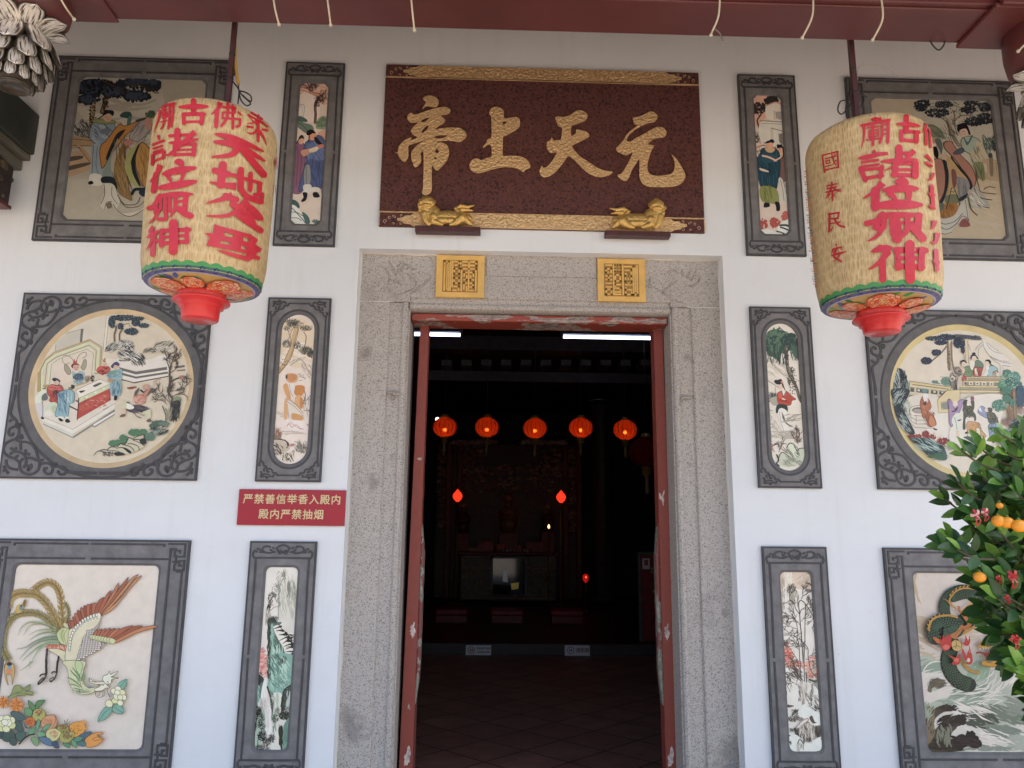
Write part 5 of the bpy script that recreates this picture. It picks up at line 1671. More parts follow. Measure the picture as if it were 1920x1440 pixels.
 (V8, '''
F e0d8ca 0,850 100,400 230,200 440,100 900,100 900,400 700,960 640,1100 300,950
O a88ab0 5a4a60 4 0,180 60,250 100,340 160,200 240,180 200,320 160,400 80,420 60,500 50,630 0,560
E e4d0c4 100 245 44 48
F 4a4048 40,370 90,350 150,290 120,360 60,385
F d4dccc 60,460 120,400 190,420 170,500 150,560 170,680 110,690 90,620 40,560
L 5a6a58 4 80,470 110,540 130,680
F 1c1818 140,520 200,505 190,525 150,535
F dcc4b0 110,700 160,700 170,790 120,790
F 1c1818 115,790 160,805 190,825 160,835
O 5a5a4c 2a2a24 4 240,210 300,180 340,260 380,290 365,200 410,180 420,300 400,370 440,430 440,530 330,460 270,500 270,660 230,660 240,480 240,380
D 3a3a30 310 330 90 130 130 9
D 8a8870 320 330 90 130 70 6
E e4d4c4 320 235 36 46
F 4a4a50 250,210 290,180 300,230 280,270
F 8a5a68 360,130 410,120 415,180 370,200
O d0a070 6a4a30 4 290,590 340,540 460,560 510,580 540,680 620,790 560,800 480,720 400,720 320,740
W a87848 420 640 100 80 26 90 5 .6
E e4d4c4 370 500 50 40
F 2a2422 310,480 350,465 400,480 360,475
O d8d0a8 6a6a4a 4 320,740 400,760 470,790 440,840 340,840 305,800
O d8d0a8 6a6a4a 4 450,660 510,660 530,780 480,790
F 1c1818 490,810 530,790 525,840 495,845
F 2a2422 260,735 300,710 310,740 280,750
O 8f98b8 4a5070 4 480,370 540,280 620,330 640,400 600,370 640,440 640,490 540,440 490,400
F d8dce0 520,300 560,380 620,400 500,360
F 5a584a 650,310 720,320 725,370 690,390 655,370
O 6a6854 3a382c 4 640,400 700,385 770,420 830,560 760,580 680,570 650,500
D 3a382c 740 480 80 80 120 8
D 8a8870 740 480 80 80 60 6
E e4ccb8 625 350 28 34
O 98a8c4 4a5878 4 665,600 760,580 830,580 840,800 780,800 730,780 690,810 670,700
W 6a7aa0 750 690 70 100 26 120 5 1.5
F e4dcd0 710,790 760,800 760,870 720,860
F 1c1818 725,890 770,875 770,895 735,902
F 4a4848 770,830 820,820 810,850
L 8a6a50 60 1030,500 1020,360 970,290
L 8a6a50 60 1120,490 1110,250 1090,20
L a88868 20 1110,460 1100,250 1090,60
L 8a6a50 20 1090,130 1020,80
D 4a7a66 960 20 80 50 80 20
D 4a7a66 970 160 70 60 110 20
D 4a7a66 840 270 110 90 230 20
D 8ab09c 860 260 130 100 80 10
D 40586c 1210 130 80 190 240 20
D 5a8470 1070 230 40 60 50 16
N 8a6a60 970 560 80 60 110 44 5
N 8a6a60 1220 370 50 80 60 44 5
F 3a4448 1040,640 1090,510 1200,500 1260,430 1260,560 1180,700 1170,830 1040,860 960,830
W a8bcb8 1120 650 100 130 40 110 7 -.3
W 14181c 1140 680 100 150 40 110 9 -.4
F 4a4c58 640,1120 680,1010 740,1040 900,1060 800,1130 720,1170
W 20202c 720 1090 80 60 30 70 8 .3
W a8a8b8 730 1080 90 60 20 70 6 -.3
F 5a4c50 850,820 950,830 940,940 860,940
W c0a8a8 900 900 60 60 20 70 6 .6
'''),
])
A1, A2, A3 = (0, 1060, 8), (130, 1060, 8), (0, 1240, 7.68)
def feather(pts, w, c, dk, n=22, side=1):
    """a plume: broad spine with barbs, as DSL text"""
    q = smooth(pl(pts), 8) if len(pl(pts)) > 2 else [Vector(pl(pts)[0]).lerp(Vector(pl(pts)[1]), i/8) for i in range(9)]; out = [f'L {c} {w*.62} ' + ' '.join(f'{p.x:.0f},{p.y:.0f}' for p in q[::4])]
    k = len(q)
    for i in range(n):
        j = int(i/n*(k-2)); d = (q[min(j+2, k-1)]-q[max(j-1, 0)]).normalized(); nn = Vector((-d.y, d.x))
        for s in (1, -1):
            e = q[j]+nn*s*w*.62+d*w*.7; b = q[j]+nn*s*w*.1
            mid = (b+e)/2+nn*s*w*.12
            out.append(f'T {c} {w*.34:.1f} {b.x:.0f},{b.y:.0f} {mid.x:.0f},{mid.y:.0f} {e.x:.0f},{e.y:.0f}')
            out.append(f'T {dk} {w*.06:.1f} {b.x:.0f},{b.y:.0f} {(mid+d*w*.12).x:.0f},{(mid+d*w*.12).y:.0f} {(e+d*w*.1).x:.0f},{(e+d*w*.1).y:.0f}')
    out.append(f'L {dk} {w*.05:.1f} ' + ' '.join(f'{p.x:.0f},{p.y:.0f}' for p in q[::4]))
    return '\n'.join(out)+'\n'
def quills(rows, dk='5a3024'):
    return '\n'.join(f'O {c} {dk} 4 {p}' for c, p in rows)+'\n'
def scales(poly_c, c1, c2, pts, w, n):
    """scaly tube: body with rows of dark-edged arcs across"""
    q = smooth(pl(pts), 8); k = len(q); out = [f'L {poly_c} {w} ' + ' '.join(f'{p.x:.0f},{p.y:.0f}' for p in q[::4])]
    for i in range(n):
        t = i/(n-1)*(k-1.001); j = int(t); p = q[j].lerp(q[min(j+1, k-1)], t-j); d = (q[min(j+1, k-1)]-q[max(j-1, 0)]).normalized(); nn = Vector((-d.y, d.x)); m_ = 5
        for u in range(m_):
            a = (u+.5+(.5 if i % 2 else 0))/m_-.5
            if abs(a) > .47: continue
            c = p+nn*a*w*.94; s = w/m_*.52
            out.append(f'E {c1} {c.x:.1f} {c.y:.1f} {s:.1f} {s:.1f}'); c = c-d*s*.35
            out.append(f'E {c2} {c.x:.1f} {c.y:.1f} {s*.66:.1f} {s*.66:.1f}')
    return '\n'.join(out)+'\n'
painting('phoenix', WLO, 'd9d6cf', [
 (A2, '''
D d4ccc0 700 700 560 560 30 8
'''),
 (A1, ''
  + feather('960,900 930,700 910,480 850,330 740,260 620,290 510,370', 95, 'a8925a', '5a4c30', 30)
  + feather('1000,860 1030,760 1020,650 970,560', 50, 'a09a6a', '4a4c38', 16)
  + feather('900,960 820,780 700,580 560,450 400,420 260,430 160,500 110,640', 105, 'a8955c', '5a4c30', 36)
  + feather('850,1010 760,860 600,740 420,710 250,740 120,860 60,1000 40,1150 60,1300 130,1420', 90, '98905c', '4a4630', 44)
  + feather('380,520 350,620', 40, 'a8925a', '5a4c30', 8)
  + '''
F c0a860 230,700 250,610 310,580 350,610 330,690 280,720
E 5a8a9c 315 635 26 40
E 20242c 320 605 16 14
T 8aa078 26 860,1020 700,1000 560,1040 440,1120
T 8aa078 26 850,980 720,960 560,980 430,1045
T 98ac84 26 840,950 700,890 580,870 440,910 350,1055
T 98ac84 24 800,930 620,860 440,850 320,930 270,1060
T 7a9a7c 28 870,1060 700,1070 520,1140 390,1220 245,1260
T 7a9a7c 28 880,1100 700,1110 520,1180 400,1280 295,1405
T 8aa884 30 880,1140 720,1150 560,1230 440,1330 335,1430
T 8ab090 34 890,1170 720,1170 600,1250 520,1360 460,1480
T 4a5a44 4 860,1030 700,1012 560,1055 440,1125
T 4a5a44 4 860,1070 700,1085 520,1155 390,1235 245,1262
T 4a5a44 4 870,1110 700,1125 520,1195 400,1295 295,1408
T 4a5a44 4 880,1160 720,1165 560,1245 440,1345 335,1433
T 4a5a44 4 840,965 700,905 580,885 440,925 350,1058
T 4a5a44 4 800,940 620,875 440,865 320,945 270,1062
O c3cc9c 5a6a4a 5 850,1040 900,960 960,935 1040,960 1080,1040 1040,1120 1000,1190 960,1190 900,1160
F b0c08a 880,1010 950,960 960,1100 930,1150
L 6a7a54 4 960,950 920,1040 960,1170
L 6a7a54 4 1000,960 960,1060 990,1180
F c8cca8 950,900 970,860 1020,900 1010,940
F b86a54 690,1210 800,1180 950,1200 1010,1230 1010,1300 860,1270 730,1260
W e0c0ac 860 1230 150 30 26 40 7 1.3
O d2d2b4 5a5a48 5 720,1260 850,1250 1000,1290 1060,1220 1110,1050 1280,850 1290,1030 1200,1200 1150,1440 960,1440 860,1350
W c2c6a6 1060 1330 120 100 20 100 10 1.0
L 2a2624 34 705,1260 700,1340 690,1440
L 2a2624 30 880,1370 870,1440
D 8a8480 700 1340 10 90 20 5
'''),
 (A2, quills([('9a5a42', '-20,840 -10,830 40,830 50,920 10,960'), ('a5634a', '20,840 50,825 75,900 60,940 30,930'), ('9a553e', '45,790 70,770 100,800 115,890 90,910'), ('a86a50', '75,740 110,720 130,760 160,860 130,880'), ('8f4c38', '115,690 150,680 175,720 200,840 165,850'), ('a5634a', '165,650 200,640 225,700 240,810 205,810'), ('8f4c38', '215,620 250,610 265,660 270,770 235,790'), ('a86a50', '260,600 310,595 315,660 310,760 270,760'), ('8f4c38', '310,590 355,585 350,660 340,745 305,745'), ('a86a50', '345,580 410,570 400,640 385,730 345,730'),
   ('9a5a42', '380,700 400,610 450,520 510,480 520,500 470,600 440,710'), ('a5634a', '430,710 480,580 560,440 610,385 630,395 590,480 510,640 460,720'), ('b07858', '460,720 540,590 640,420 720,280 740,285 720,370 620,540 500,710'), ('9a6244', '480,720 600,560 750,340 870,190 880,195 840,300 700,480 520,700'), ('b88862', '490,725 640,560 800,360 940,190 1020,140 1025,150 930,260 760,470 540,720'), ('c09068', '490,740 700,560 860,380 980,220 1070,160 1075,170 980,270 840,440 660,650 520,740')]) + '''
O d6d6ba 5a5a48 4 0,970 100,920 200,830 320,770 420,715 470,740 460,830 380,930 280,1000 200,1120 160,1260 120,1440 -60,1440 -20,1100
F e6e6da 40,960 70,930 110,905 150,870 200,830 300,760 430,715 465,750 420,800 300,850 200,900 110,970
T 4a4a44 8 405,790 400,760
''' + '\n'.join(f'O e8e8dc 5a5a4c 3 {x-18},{y-36} {x},{y-50} {x+18},{y-36} {x+14},{y+20} {x-6},{y+26}\nE 34342e {x} {y} 5 9' for x, y in ((410, 770), (365, 780), (322, 795), (280, 815), (236, 832), (200, 855), (162, 890), (125, 925), (95, 955), (68, 995), (48, 1040), (30, 1085), (15, 1130), (10, 1175), (5, 1220), (0, 1260))) + '''
F a8a4a0 480,760 430,870 340,960 260,1040 200,1140 150,1300 110,1440 230,1440 240,1350 330,1330 500,1230 530,1200 520,1170 380,1120 290,1100 340,1020 430,930
''' + '\n'.join(f'O dedbd6 4a4648 3 {x-19},{y-8} {x-4},{y-20} {x+18},{y-6} {x+12},{y+14} {x-10},{y+16}' for x, y in [(x0+24*i+(12 if j % 2 else 0)-j*9, 990+30*j) for j in range(15) for i in range(12) for x0 in (250,) if not (
     (990+30*j < 1110 and (x0+24*i-j*9 > 430-(j*30)*.8)) or x0+24*i-j*9 > 530-(max(0, 990+30*j-1210))*1.9 or x0+24*i-j*9 < 255-j*11)]) + '\n' + quills([('b06a50', '360,1030 410,970 430,975 400,1050'), ('a5634a', '400,1050 450,965 485,960 440,1060'), ('b06a50', '440,1060 510,965 550,955 480,1070'), ('a86850', '480,1070 570,960 620,950 530,1080'), ('9a5a42', '530,1080 620,970 695,955 580,1085'), ('b87a5c', '570,1090 680,970 755,955 620,1095'), ('a5634a', '610,1095 760,960 900,910 960,905 900,945 700,1070'), ('9a5a42', '640,1110 840,990 980,915 1080,905 1080,925 900,1010 680,1130'), ('b88058', '670,1140 900,1010 1100,930 1270,905 1315,925 1200,960 1000,1020 820,1110 690,1165')]) + quills([('c8d0a4', f'{300+i*42},{1080+i*8} {330+i*42},{1040+i*7} {400+i*42},{1060+i*10} {370+i*40},{1120+i*9}') for i in range(8)], '6a7a50')),
 (A3, '''
L 2c2826 36 668,0 666,80 668,170
L 2c2826 32 830,0 822,80 815,160
L 2c2826 22 670,180 600,190 575,215
L 2c2826 26 665,190 640,250 590,300 555,330
L 2c2826 18 620,240 560,290 545,330
L 2c2826 20 820,160 770,150 745,170
L 2c2826 26 815,180 790,240 750,280 725,290
L 2c2826 14 770,230 725,250 715,280
D 8a847c 640 260 60 70 26 7
D 8a847c 780 220 50 60 22 7
O c0a868 6a4a30 5 60,90 80,30 130,10 180,30 210,100 205,200 180,330 175,300 165,200 130,185 95,200 120,345 80,260
E d08a5c 135 130 44 56
E 6aa0b8 135 85 26 36
E 23283a 135 40 40 26
L 2a2624 4 60,100 90,20
T 8aa078 26 470,0 400,60 295,135
T 8aa078 20 440,0 420,50 435,100
O ccd2ae 5a6248 5 910,0 960,90 985,200 1000,320 1060,420 1170,470 1280,470 1370,430 1400,370 1320,380 1240,360 1190,270 1200,130 1220,0
W aab892 1100 200 80 150 26 90 9 1.2
W b8c49e 1150 420 90 30 20 80 8 .2
O b8d09c 4a6a48 4 1080,20 1130,-10 1190,40 1180,110 1150,190 1100,120
U 7aa078 26 1050,90 1090,150 1140,200 1150,260
U 7aa078 26 1005,120 1060,180 1120,240 1140,300
U 7aa078 26 1210,150 1180,220 1170,290
U 7aa078 24 955,225 1040,260 1110,310 1170,370
U 7aa078 24 1220,180 1215,260 1190,330
U 7aa078 22 990,330 1080,340 1160,380
U 4a6a48 4 1050,90 1100,160 1150,260
U 4a6a48 4 1005,120 1080,200 1140,300
U 4a6a48 4 955,225 1060,280 1170,370
U 4a6a48 4 1210,150 1175,250 1170,290
L 5a6248 5 1140,180 1160,330 1190,390
U 6a8a70 16 1050,380 1130,400 1220,420
U 6a8a70 14 1080,420 1170,440 1290,440
U 5a7a8a 12 1240,350 1270,380 1310,385
U 5a7a8a 12 1270,340 1310,370 1350,380
D 4a5a48 1200 430 110 26 40 6
O e8e4d4 4a4640 5 1300,250 1340,285 1420,300 1500,290 1530,330 1550,350 1580,380 1520,385 1470,420 1380,430 1360,400 1420,370 1440,340 1330,320 1280,290
O e6e2ca 6a5a40 4 1285,240 1300,290 1400,300 1500,295 1520,320 1430,330 1330,320 1285,295
L 2a2624 5 1410,350 1450,340 1500,345
E 2a2624 1490 345 8 6
O ece8d8 4a4640 5 1480,270 1490,210 1550,190 1575,140 1590,190 1650,160 1700,145 1640,200 1600,230 1710,240 1610,260 1600,310 1550,330 1520,320
L 4a4640 5 1535,300 1550,290 1565,305 1550,320
L 4a4640 6 1380,500 1375,440 1420,430 1440,470 1420,500 1400,480
L 4a4640 6 1385,500 1420,520 1470,510 1480,450 1440,430
L 4a4640 6 1470,510 1510,480 1500,430 1470,420
L 3a3632 7 1545,380 1550,450 1590,530
L 3a3632 5 1560,465 1600,480
L 3a3632 5 1565,490 1605,505
O 7ab0a0 3a6258 5 1690,350 1740,290 1825,260 1815,340 1770,410 1710,410
O 7ab0a0 3a6258 5 1410,870 1430,780 1510,670 1610,650 1600,730 1530,820 1450,860
O 7ab0a0 3a6258 5 1615,690 1650,620 1750,650 1780,745 1700,755 1640,730
L 3a6258 4 1420,860 1500,750 1590,670
L 3a6258 4 1640,650 1700,700 1770,740
L 3a6258 4 1700,390 1810,280
''' + '\n'.join(f'O {c} 6a6a4a 4 {x-r},{y} {x-r*.6},{y-r*.8} {x+r*.3},{y-r*.9} {x+r},{y-r*.2} {x+r*.7},{y+r*.8} {x-r*.4},{y+r*.8}' for c, x, y, r in (('e2e4c4', 1640, 430, 46), ('e6e8cc', 1700, 400, 44), ('dfe2b8', 1760, 450, 46), ('e6e8cc', 1780, 520, 42), ('e0e4bc', 1570, 610, 56), ('dce2ae', 1650, 570, 44), ('e4e8c8', 1730, 600, 44), ('e8e8d0', 1680, 510, 50), ('e2e4c0', 1730, 520, 40), ('eaead6', 1690, 450, 40))) + '''
O 8a9a62 4a5238 5 160,470 200,360 260,340 300,360 320,400 430,330 430,400 360,430 470,440 470,490 370,480 350,500 260,490 180,530 110,520
L 4a5238 5 110,520 220,460 330,420 430,350
L 4a5238 4 220,460 340,460 460,480
''' + '\n'.join(f'U {c} 22 {x},{y} {x+rr*.6*math.cos(a):.0f},{y+rr*.6*math.sin(a):.0f} {x+rr*math.cos(a):.0f},{y+rr*math.sin(a):.0f}' for x, y, rr, n in ((40, 590, 95, 17), (235, 630, 110, 21)) for i in range(n) for a in (6.283*i/n,) for c in (('d0883c', 'b86a2c', 'dc9c50')[i % 3],)) + '''
D a86428 40 590 60 60 40 9
D a86428 235 630 60 60 40 9
''' + '\n'.join(f'O {c} 23302e 4 {p}\n' for c, p in (('4e6668', '150,740 230,720 330,770 360,830 290,860 220,860'), ('46605c', '210,880 280,860 330,950 330,1010 260,1010 215,960'), ('4e6a66', '220,1060 290,1010 375,1030 360,1080 330,1140 270,1150'), ('445c58', '40,1010 150,980 210,1050 190,1130 110,1160 30,1120'), ('3e5658', '-10,980 40,1010 40,1090 0,1110'), ('485e58', '150,1100 220,1110 240,1180 205,1215 140,1180'),
   ('5c8a58', '405,560 450,590 500,640 510,700 450,690 410,630'), ('5c8a58', '510,640 540,570 650,560 600,620 520,690'), ('6a9a6c', '345,690 420,670 470,720 440,790 380,780'), ('4e7c5a', '350,900 400,960 450,940 440,960 380,960'))) + '''
O a8ac62 5a5234 5 470,760 500,700 570,680 640,720 650,790 600,850 520,860 470,830
D 8a5a44 560 740 50 40 30 12
O c8743c 6a3c24 5 365,870 400,810 460,810 500,850 490,920 420,930
D a85028 430 870 40 30 24 12
O cc9a74 6a4c38 5 590,880 640,800 720,775 790,780 820,850 810,930 740,980 640,980 600,940
L 6a4c38 5 790,780 800,860 740,980
D b87c58 690 870 70 50 30 12
O 6aa078 2e5040 5 510,950 530,880 555,830 580,880 560,950 530,1000
O 6aa078 2e5040 5 600,1000 640,930 740,900 700,960 630,1000
O 6aa078 2e5040 5 400,1040 430,980 500,960 490,1030 440,1060
O 78a880 2e5040 5 530,1060 560,1010 640,1030 650,1070 570,1090
L 2a2a24 20 280,1190 350,1110 430,1060 500,1050
O c6cc8c 6a6a44 5 660,1050 690,990 780,965 860,1000 880,1050 820,1130 760,1150 690,1120
D c09074 780 1040 60 50 40 14
O a09a58 5a5234 5 820,950 880,910 960,920 990,980 930,1010 850,1000
D 7a5a38 900 950 60 30 30 10
L 6a5a3a 9 940,910 930,850
L 6a5a3a 9 955,905 975,835
L 6a5a3a 9 965,910 1010,870
O a8ac64 5a5a34 5 860,1090 900,1010 980,990 1070,1020 1060,1090 1000,1160 930,1175 870,1150
D 7a6a44 960 1060 80 60 60 14
O d89c44 6a4a24 5 1000,930 1060,880 1150,870 1220,900 1225,970 1180,1060 1100,1100 1060,1080 1080,1030 1020,1000
D 4a3018 1100 980 80 60 40 6
T d89c44 26 1180,890 1230,880 1280,880
T d89c44 26 1150,870 1200,850 1250,848
T d89c44 24 1215,980 1250,950 1280,920
O 4e6a78 2a3a48 5 1110,1110 1180,1040 1320,1015 1260,1090 1200,1120
O d8984c 6a4a24 5 1230,1120 1300,1060 1400,1020 1470,1025 1480,1050 1400,1060 1440,1100 1490,1120 1440,1180 1350,1230 1260,1235 1225,1180
L 6a4a24 5 1470,1085 1400,1090 1330,1120 1380,1140 1480,1120
O 5a7c9a 2a3a54 5 560,1110 620,1090 720,1120 750,1200 740,1220 640,1190
O 445870 2a3a54 5 750,1170 800,1150 840,1200 850,1250 780,1240
O 7aa074 3a5a3a 5 450,1100 520,1090 555,1140 540,1220 470,1180
O 5c8e6e 2e5040 5 905,1170 960,1180 1010,1190 1000,1245 930,1220
O 68a078 2e5040 5 1030,1130 1090,1130 1105,1240 1050,1220 1030,1180
O 4e7a80 2a4a54 5 1110,1180 1180,1150 1235,1170 1230,1220 1160,1220
O 5a8e7c 2a4a44 5 1060,1120 1130,1080 1200,1100 1150,1150 1090,1160
''' + '\n'.join(f'O {c} 6a7048 4 {x-r},{y} {x-r*.6},{y-r*.8} {x+r*.4},{y-r*.9} {x+r},{y-r*.1} {x+r*.6},{y+r*.8} {x-r*.5},{y+r*.8}' for c, x, y, r in (('d4dcaa', 20, 960, 56), ('dce2b8', 90, 970, 56), ('d0da9c', 170, 920, 56), ('dde2ba', 165, 850, 54), ('e4e6cc', 20, 840, 58), ('e0e4c0', 95, 830, 56), ('d8deae', 30, 900, 50), ('e4e8cc', 120, 890, 52), ('ecebd8', 70, 880, 48)))),
])
C1, C2 = (465, 1050, 7.58), (465, 1230, 7.58)
painting('cliff', WLO, 'f0e8e2', [
 (C1, '''
W d8dace 560 620 130 300 50 260 22 1.57
F dcdfd6 480,200 520,110 560,180 620,320 720,480 700,980 500,980 450,600
W b8bfb0 580 500 110 240 60 180 8 1.5
W 7a8478 500 220 30 70 24 70 6 1.9
W 8a9488 440 480 16 150 26 110 6 1.6
W 7a8478 580 430 20 120 24 110 7 1.65
W 9aa496 640 400 40 90 26 100 7 1.4
W 6a7a6c 680 520 24 60 18 60 9 1.3
W b0baac 660 640 50 200 40 160 9 1.5
D 8a8a80 440 300 40 140 70 6
D 6a6a62 380 420 40 90 60 6
N 4a4c46 350 510 60 40 80 26 4
F e6e4dc 290,650 330,550 370,530 410,580 430,650 360,660
W 3a3c36 320 590 30 60 26 60 7 1.9
W 2a2c28 290 680 20 40 20 50 8 1.9
L 4a4c44 8 300,620 340,540 380,530 410,600
L 6a6c62 5 320,720 360,680 420,660
L 9a9c90 9 260,700 255,850 250,920
L 8a8c80 6 440,640 430,760 435,850
W b0b2a6 290 800 30 110 20 110 8 1.6
F 5c7a70 300,900 330,830 370,830 410,880 480,890 400,980 430,1080 470,1180 530,1280 540,1400 660,1400 660,1440 290,1440 300,1250 270,1040
F 8fc0b0 340,900 380,1000 420,1160 480,1300 560,1440 340,1440 320,1250 300,1050
W 2c3a34 300 1100 24 260 60 110 9 1.5
W 2c3a34 370 850 50 40 40 60 8 1.2
W 4a6a60 400 1100 30 180 40 120 9 1.3
W 4a6a60 470 1260 40 120 30 110 9 1.3
W b8dccd 420 1330 70 100 26 120 10 1.4
F ece8e0 360,960 450,930 520,1030 600,1130 660,1280 540,1340 500,1240 430,1130
T 20221f 30 480,940 420,960 360,980
T 20221f 34 510,1010 450,1000 400,1010
T 20221f 40 560,1040 500,1060 440,1060
T 20221f 34 590,1100 540,1100 440,1150
T 20221f 36 620,1160 560,1150 490,1190
T 20221f 36 650,1210 590,1200 510,1230
T 20221f 34 660,1250 610,1240 530,1270
T 20221f 30 660,1310 600,1300 520,1310
T 20221f 30 640,1330 560,1370 510,1370
D 181a18 530 1050 30 20 14 14
D 181a18 590 1110 30 40 20 16
D 181a18 640 1210 26 40 24 16
W 20221f 600 1150 50 90 34 50 7 .1
L 181a18 10 440,930 480,980 560,1050 620,1150 670,1260
W d87c74 180 1380 50 130 60 60 8 -.5
W e8a8a0 190 1400 60 110 40 60 7 -.4
'''),
 (C2, '''
F e8a49c 120,0 280,0 300,290 210,310 120,210
W c8544e 190 140 80 160 70 60 8 -.4
W f4d0c8 200 150 80 150 50 60 7 -.5
F 2c3a36 110,240 190,280 230,350 180,440 130,370
W 18201c 150 300 40 60 24 60 10 .9
F 6aa8a0 85,520 105,350 150,420 165,600 110,720 75,730
W 4a9088 110 600 30 120 20 140 10 1.5
W a0d0c8 130 500 20 100 14 120 9 1.5
F 5a7c74 165,440 210,370 190,560 165,600
F f2ece8 230,330 275,320 270,440 300,560 320,680 340,900 330,1100 250,1090 230,700 180,590
W d8d4d0 260 800 40 250 40 200 5 1.6
W b8bab4 210 680 40 60 30 70 7 1.5
F 84b8aa 300,0 660,0 650,370 540,470 480,620 440,760 340,560 280,440 290,300
W b4dccc 450 250 130 200 44 140 16 1.2
W 3a4a42 300 180 24 160 40 90 9 1.4
W 4a6a60 400 120 70 140 40 100 9 1.1
W 6a988c 480 380 120 90 40 110 10 .8
W 3a4a42 500 50 40 50 16 60 8 1.3
F e0e6de 340,560 480,540 460,780 440,980 460,1200 460,1360 330,1360 350,900
W b8ccbc 400 700 40 160 26 130 10 1.5
L 2c302a 22 275,440 310,560 340,680 345,820
W 5a665a 340 640 30 110 26 90 7 1.3
W 7a947e 370 940 30 120 26 120 9 1.5
F 4a5a4e 480,620 500,500 560,460 640,390 630,480 560,600 520,740 470,820
F a8bcb8 560,600 630,480 630,700 560,760 530,720
L 22261f 18 640,385 600,420 520,480 490,580 470,720
W 2c342c 500 660 30 120 34 90 8 1.6
W c8d4dc 590 600 30 80 16 90 10 1.8
D 2c3a2e 520 850 80 60 120 13
N 2c3a2e 560 800 60 60 60 34 5
N 3a4a3c 410 800 36 60 50 26 5
N 3a4a3c 390 900 40 50 60 30 5
F 7aa898 500,1000 595,880 590,1280 500,1340 470,1100
W 5a8878 550 1080 40 160 30 150 9 1.5
F 3a3c30 430,1040 480,990 500,1080 480,1200 490,1340 470,1350 450,1200
W 22241c 465 1130 24 140 30 90 7 1.5
F a8c4b4 100,760 230,780 230,1050 140,1330 50,1300 50,1000
L 1c201e 14 90,1330 90,1150 110,980 130,850 140,760
L 1c201e 10 140,1340 140,1200 180,1100 200,1020
N 1c201e 130 790 60 60 110 34 4
N 1c201e 90 900 40 70 70 30 4
N 1c201e 180 900 50 90 100 30 4
N 1c201e 90 1010 40 60 60 30 4
N 1c201e 200 1010 50 60 70 28 4
D 22282a 140 900 80 140 120 7
D 22282a 200 1130 70 80 110 8
N 1c201e 60 1180 30 70 60 30 4
N 1c201e 200 1160 60 70 90 30 4
N 2c302e 340 1180 40 60 80 30 4
N 2c302e 270 1230 60 60 80 30 4
N 3a3e3a 200 1310 110 40 90 34 3
B 1c201e 8 3 110 1000 -1.9 90
B 1c201e 8 3 120 900 -1.1 90
'''),
])
S1, S2 = (1450, 1060, 7.58), (1450, 1240, 8)
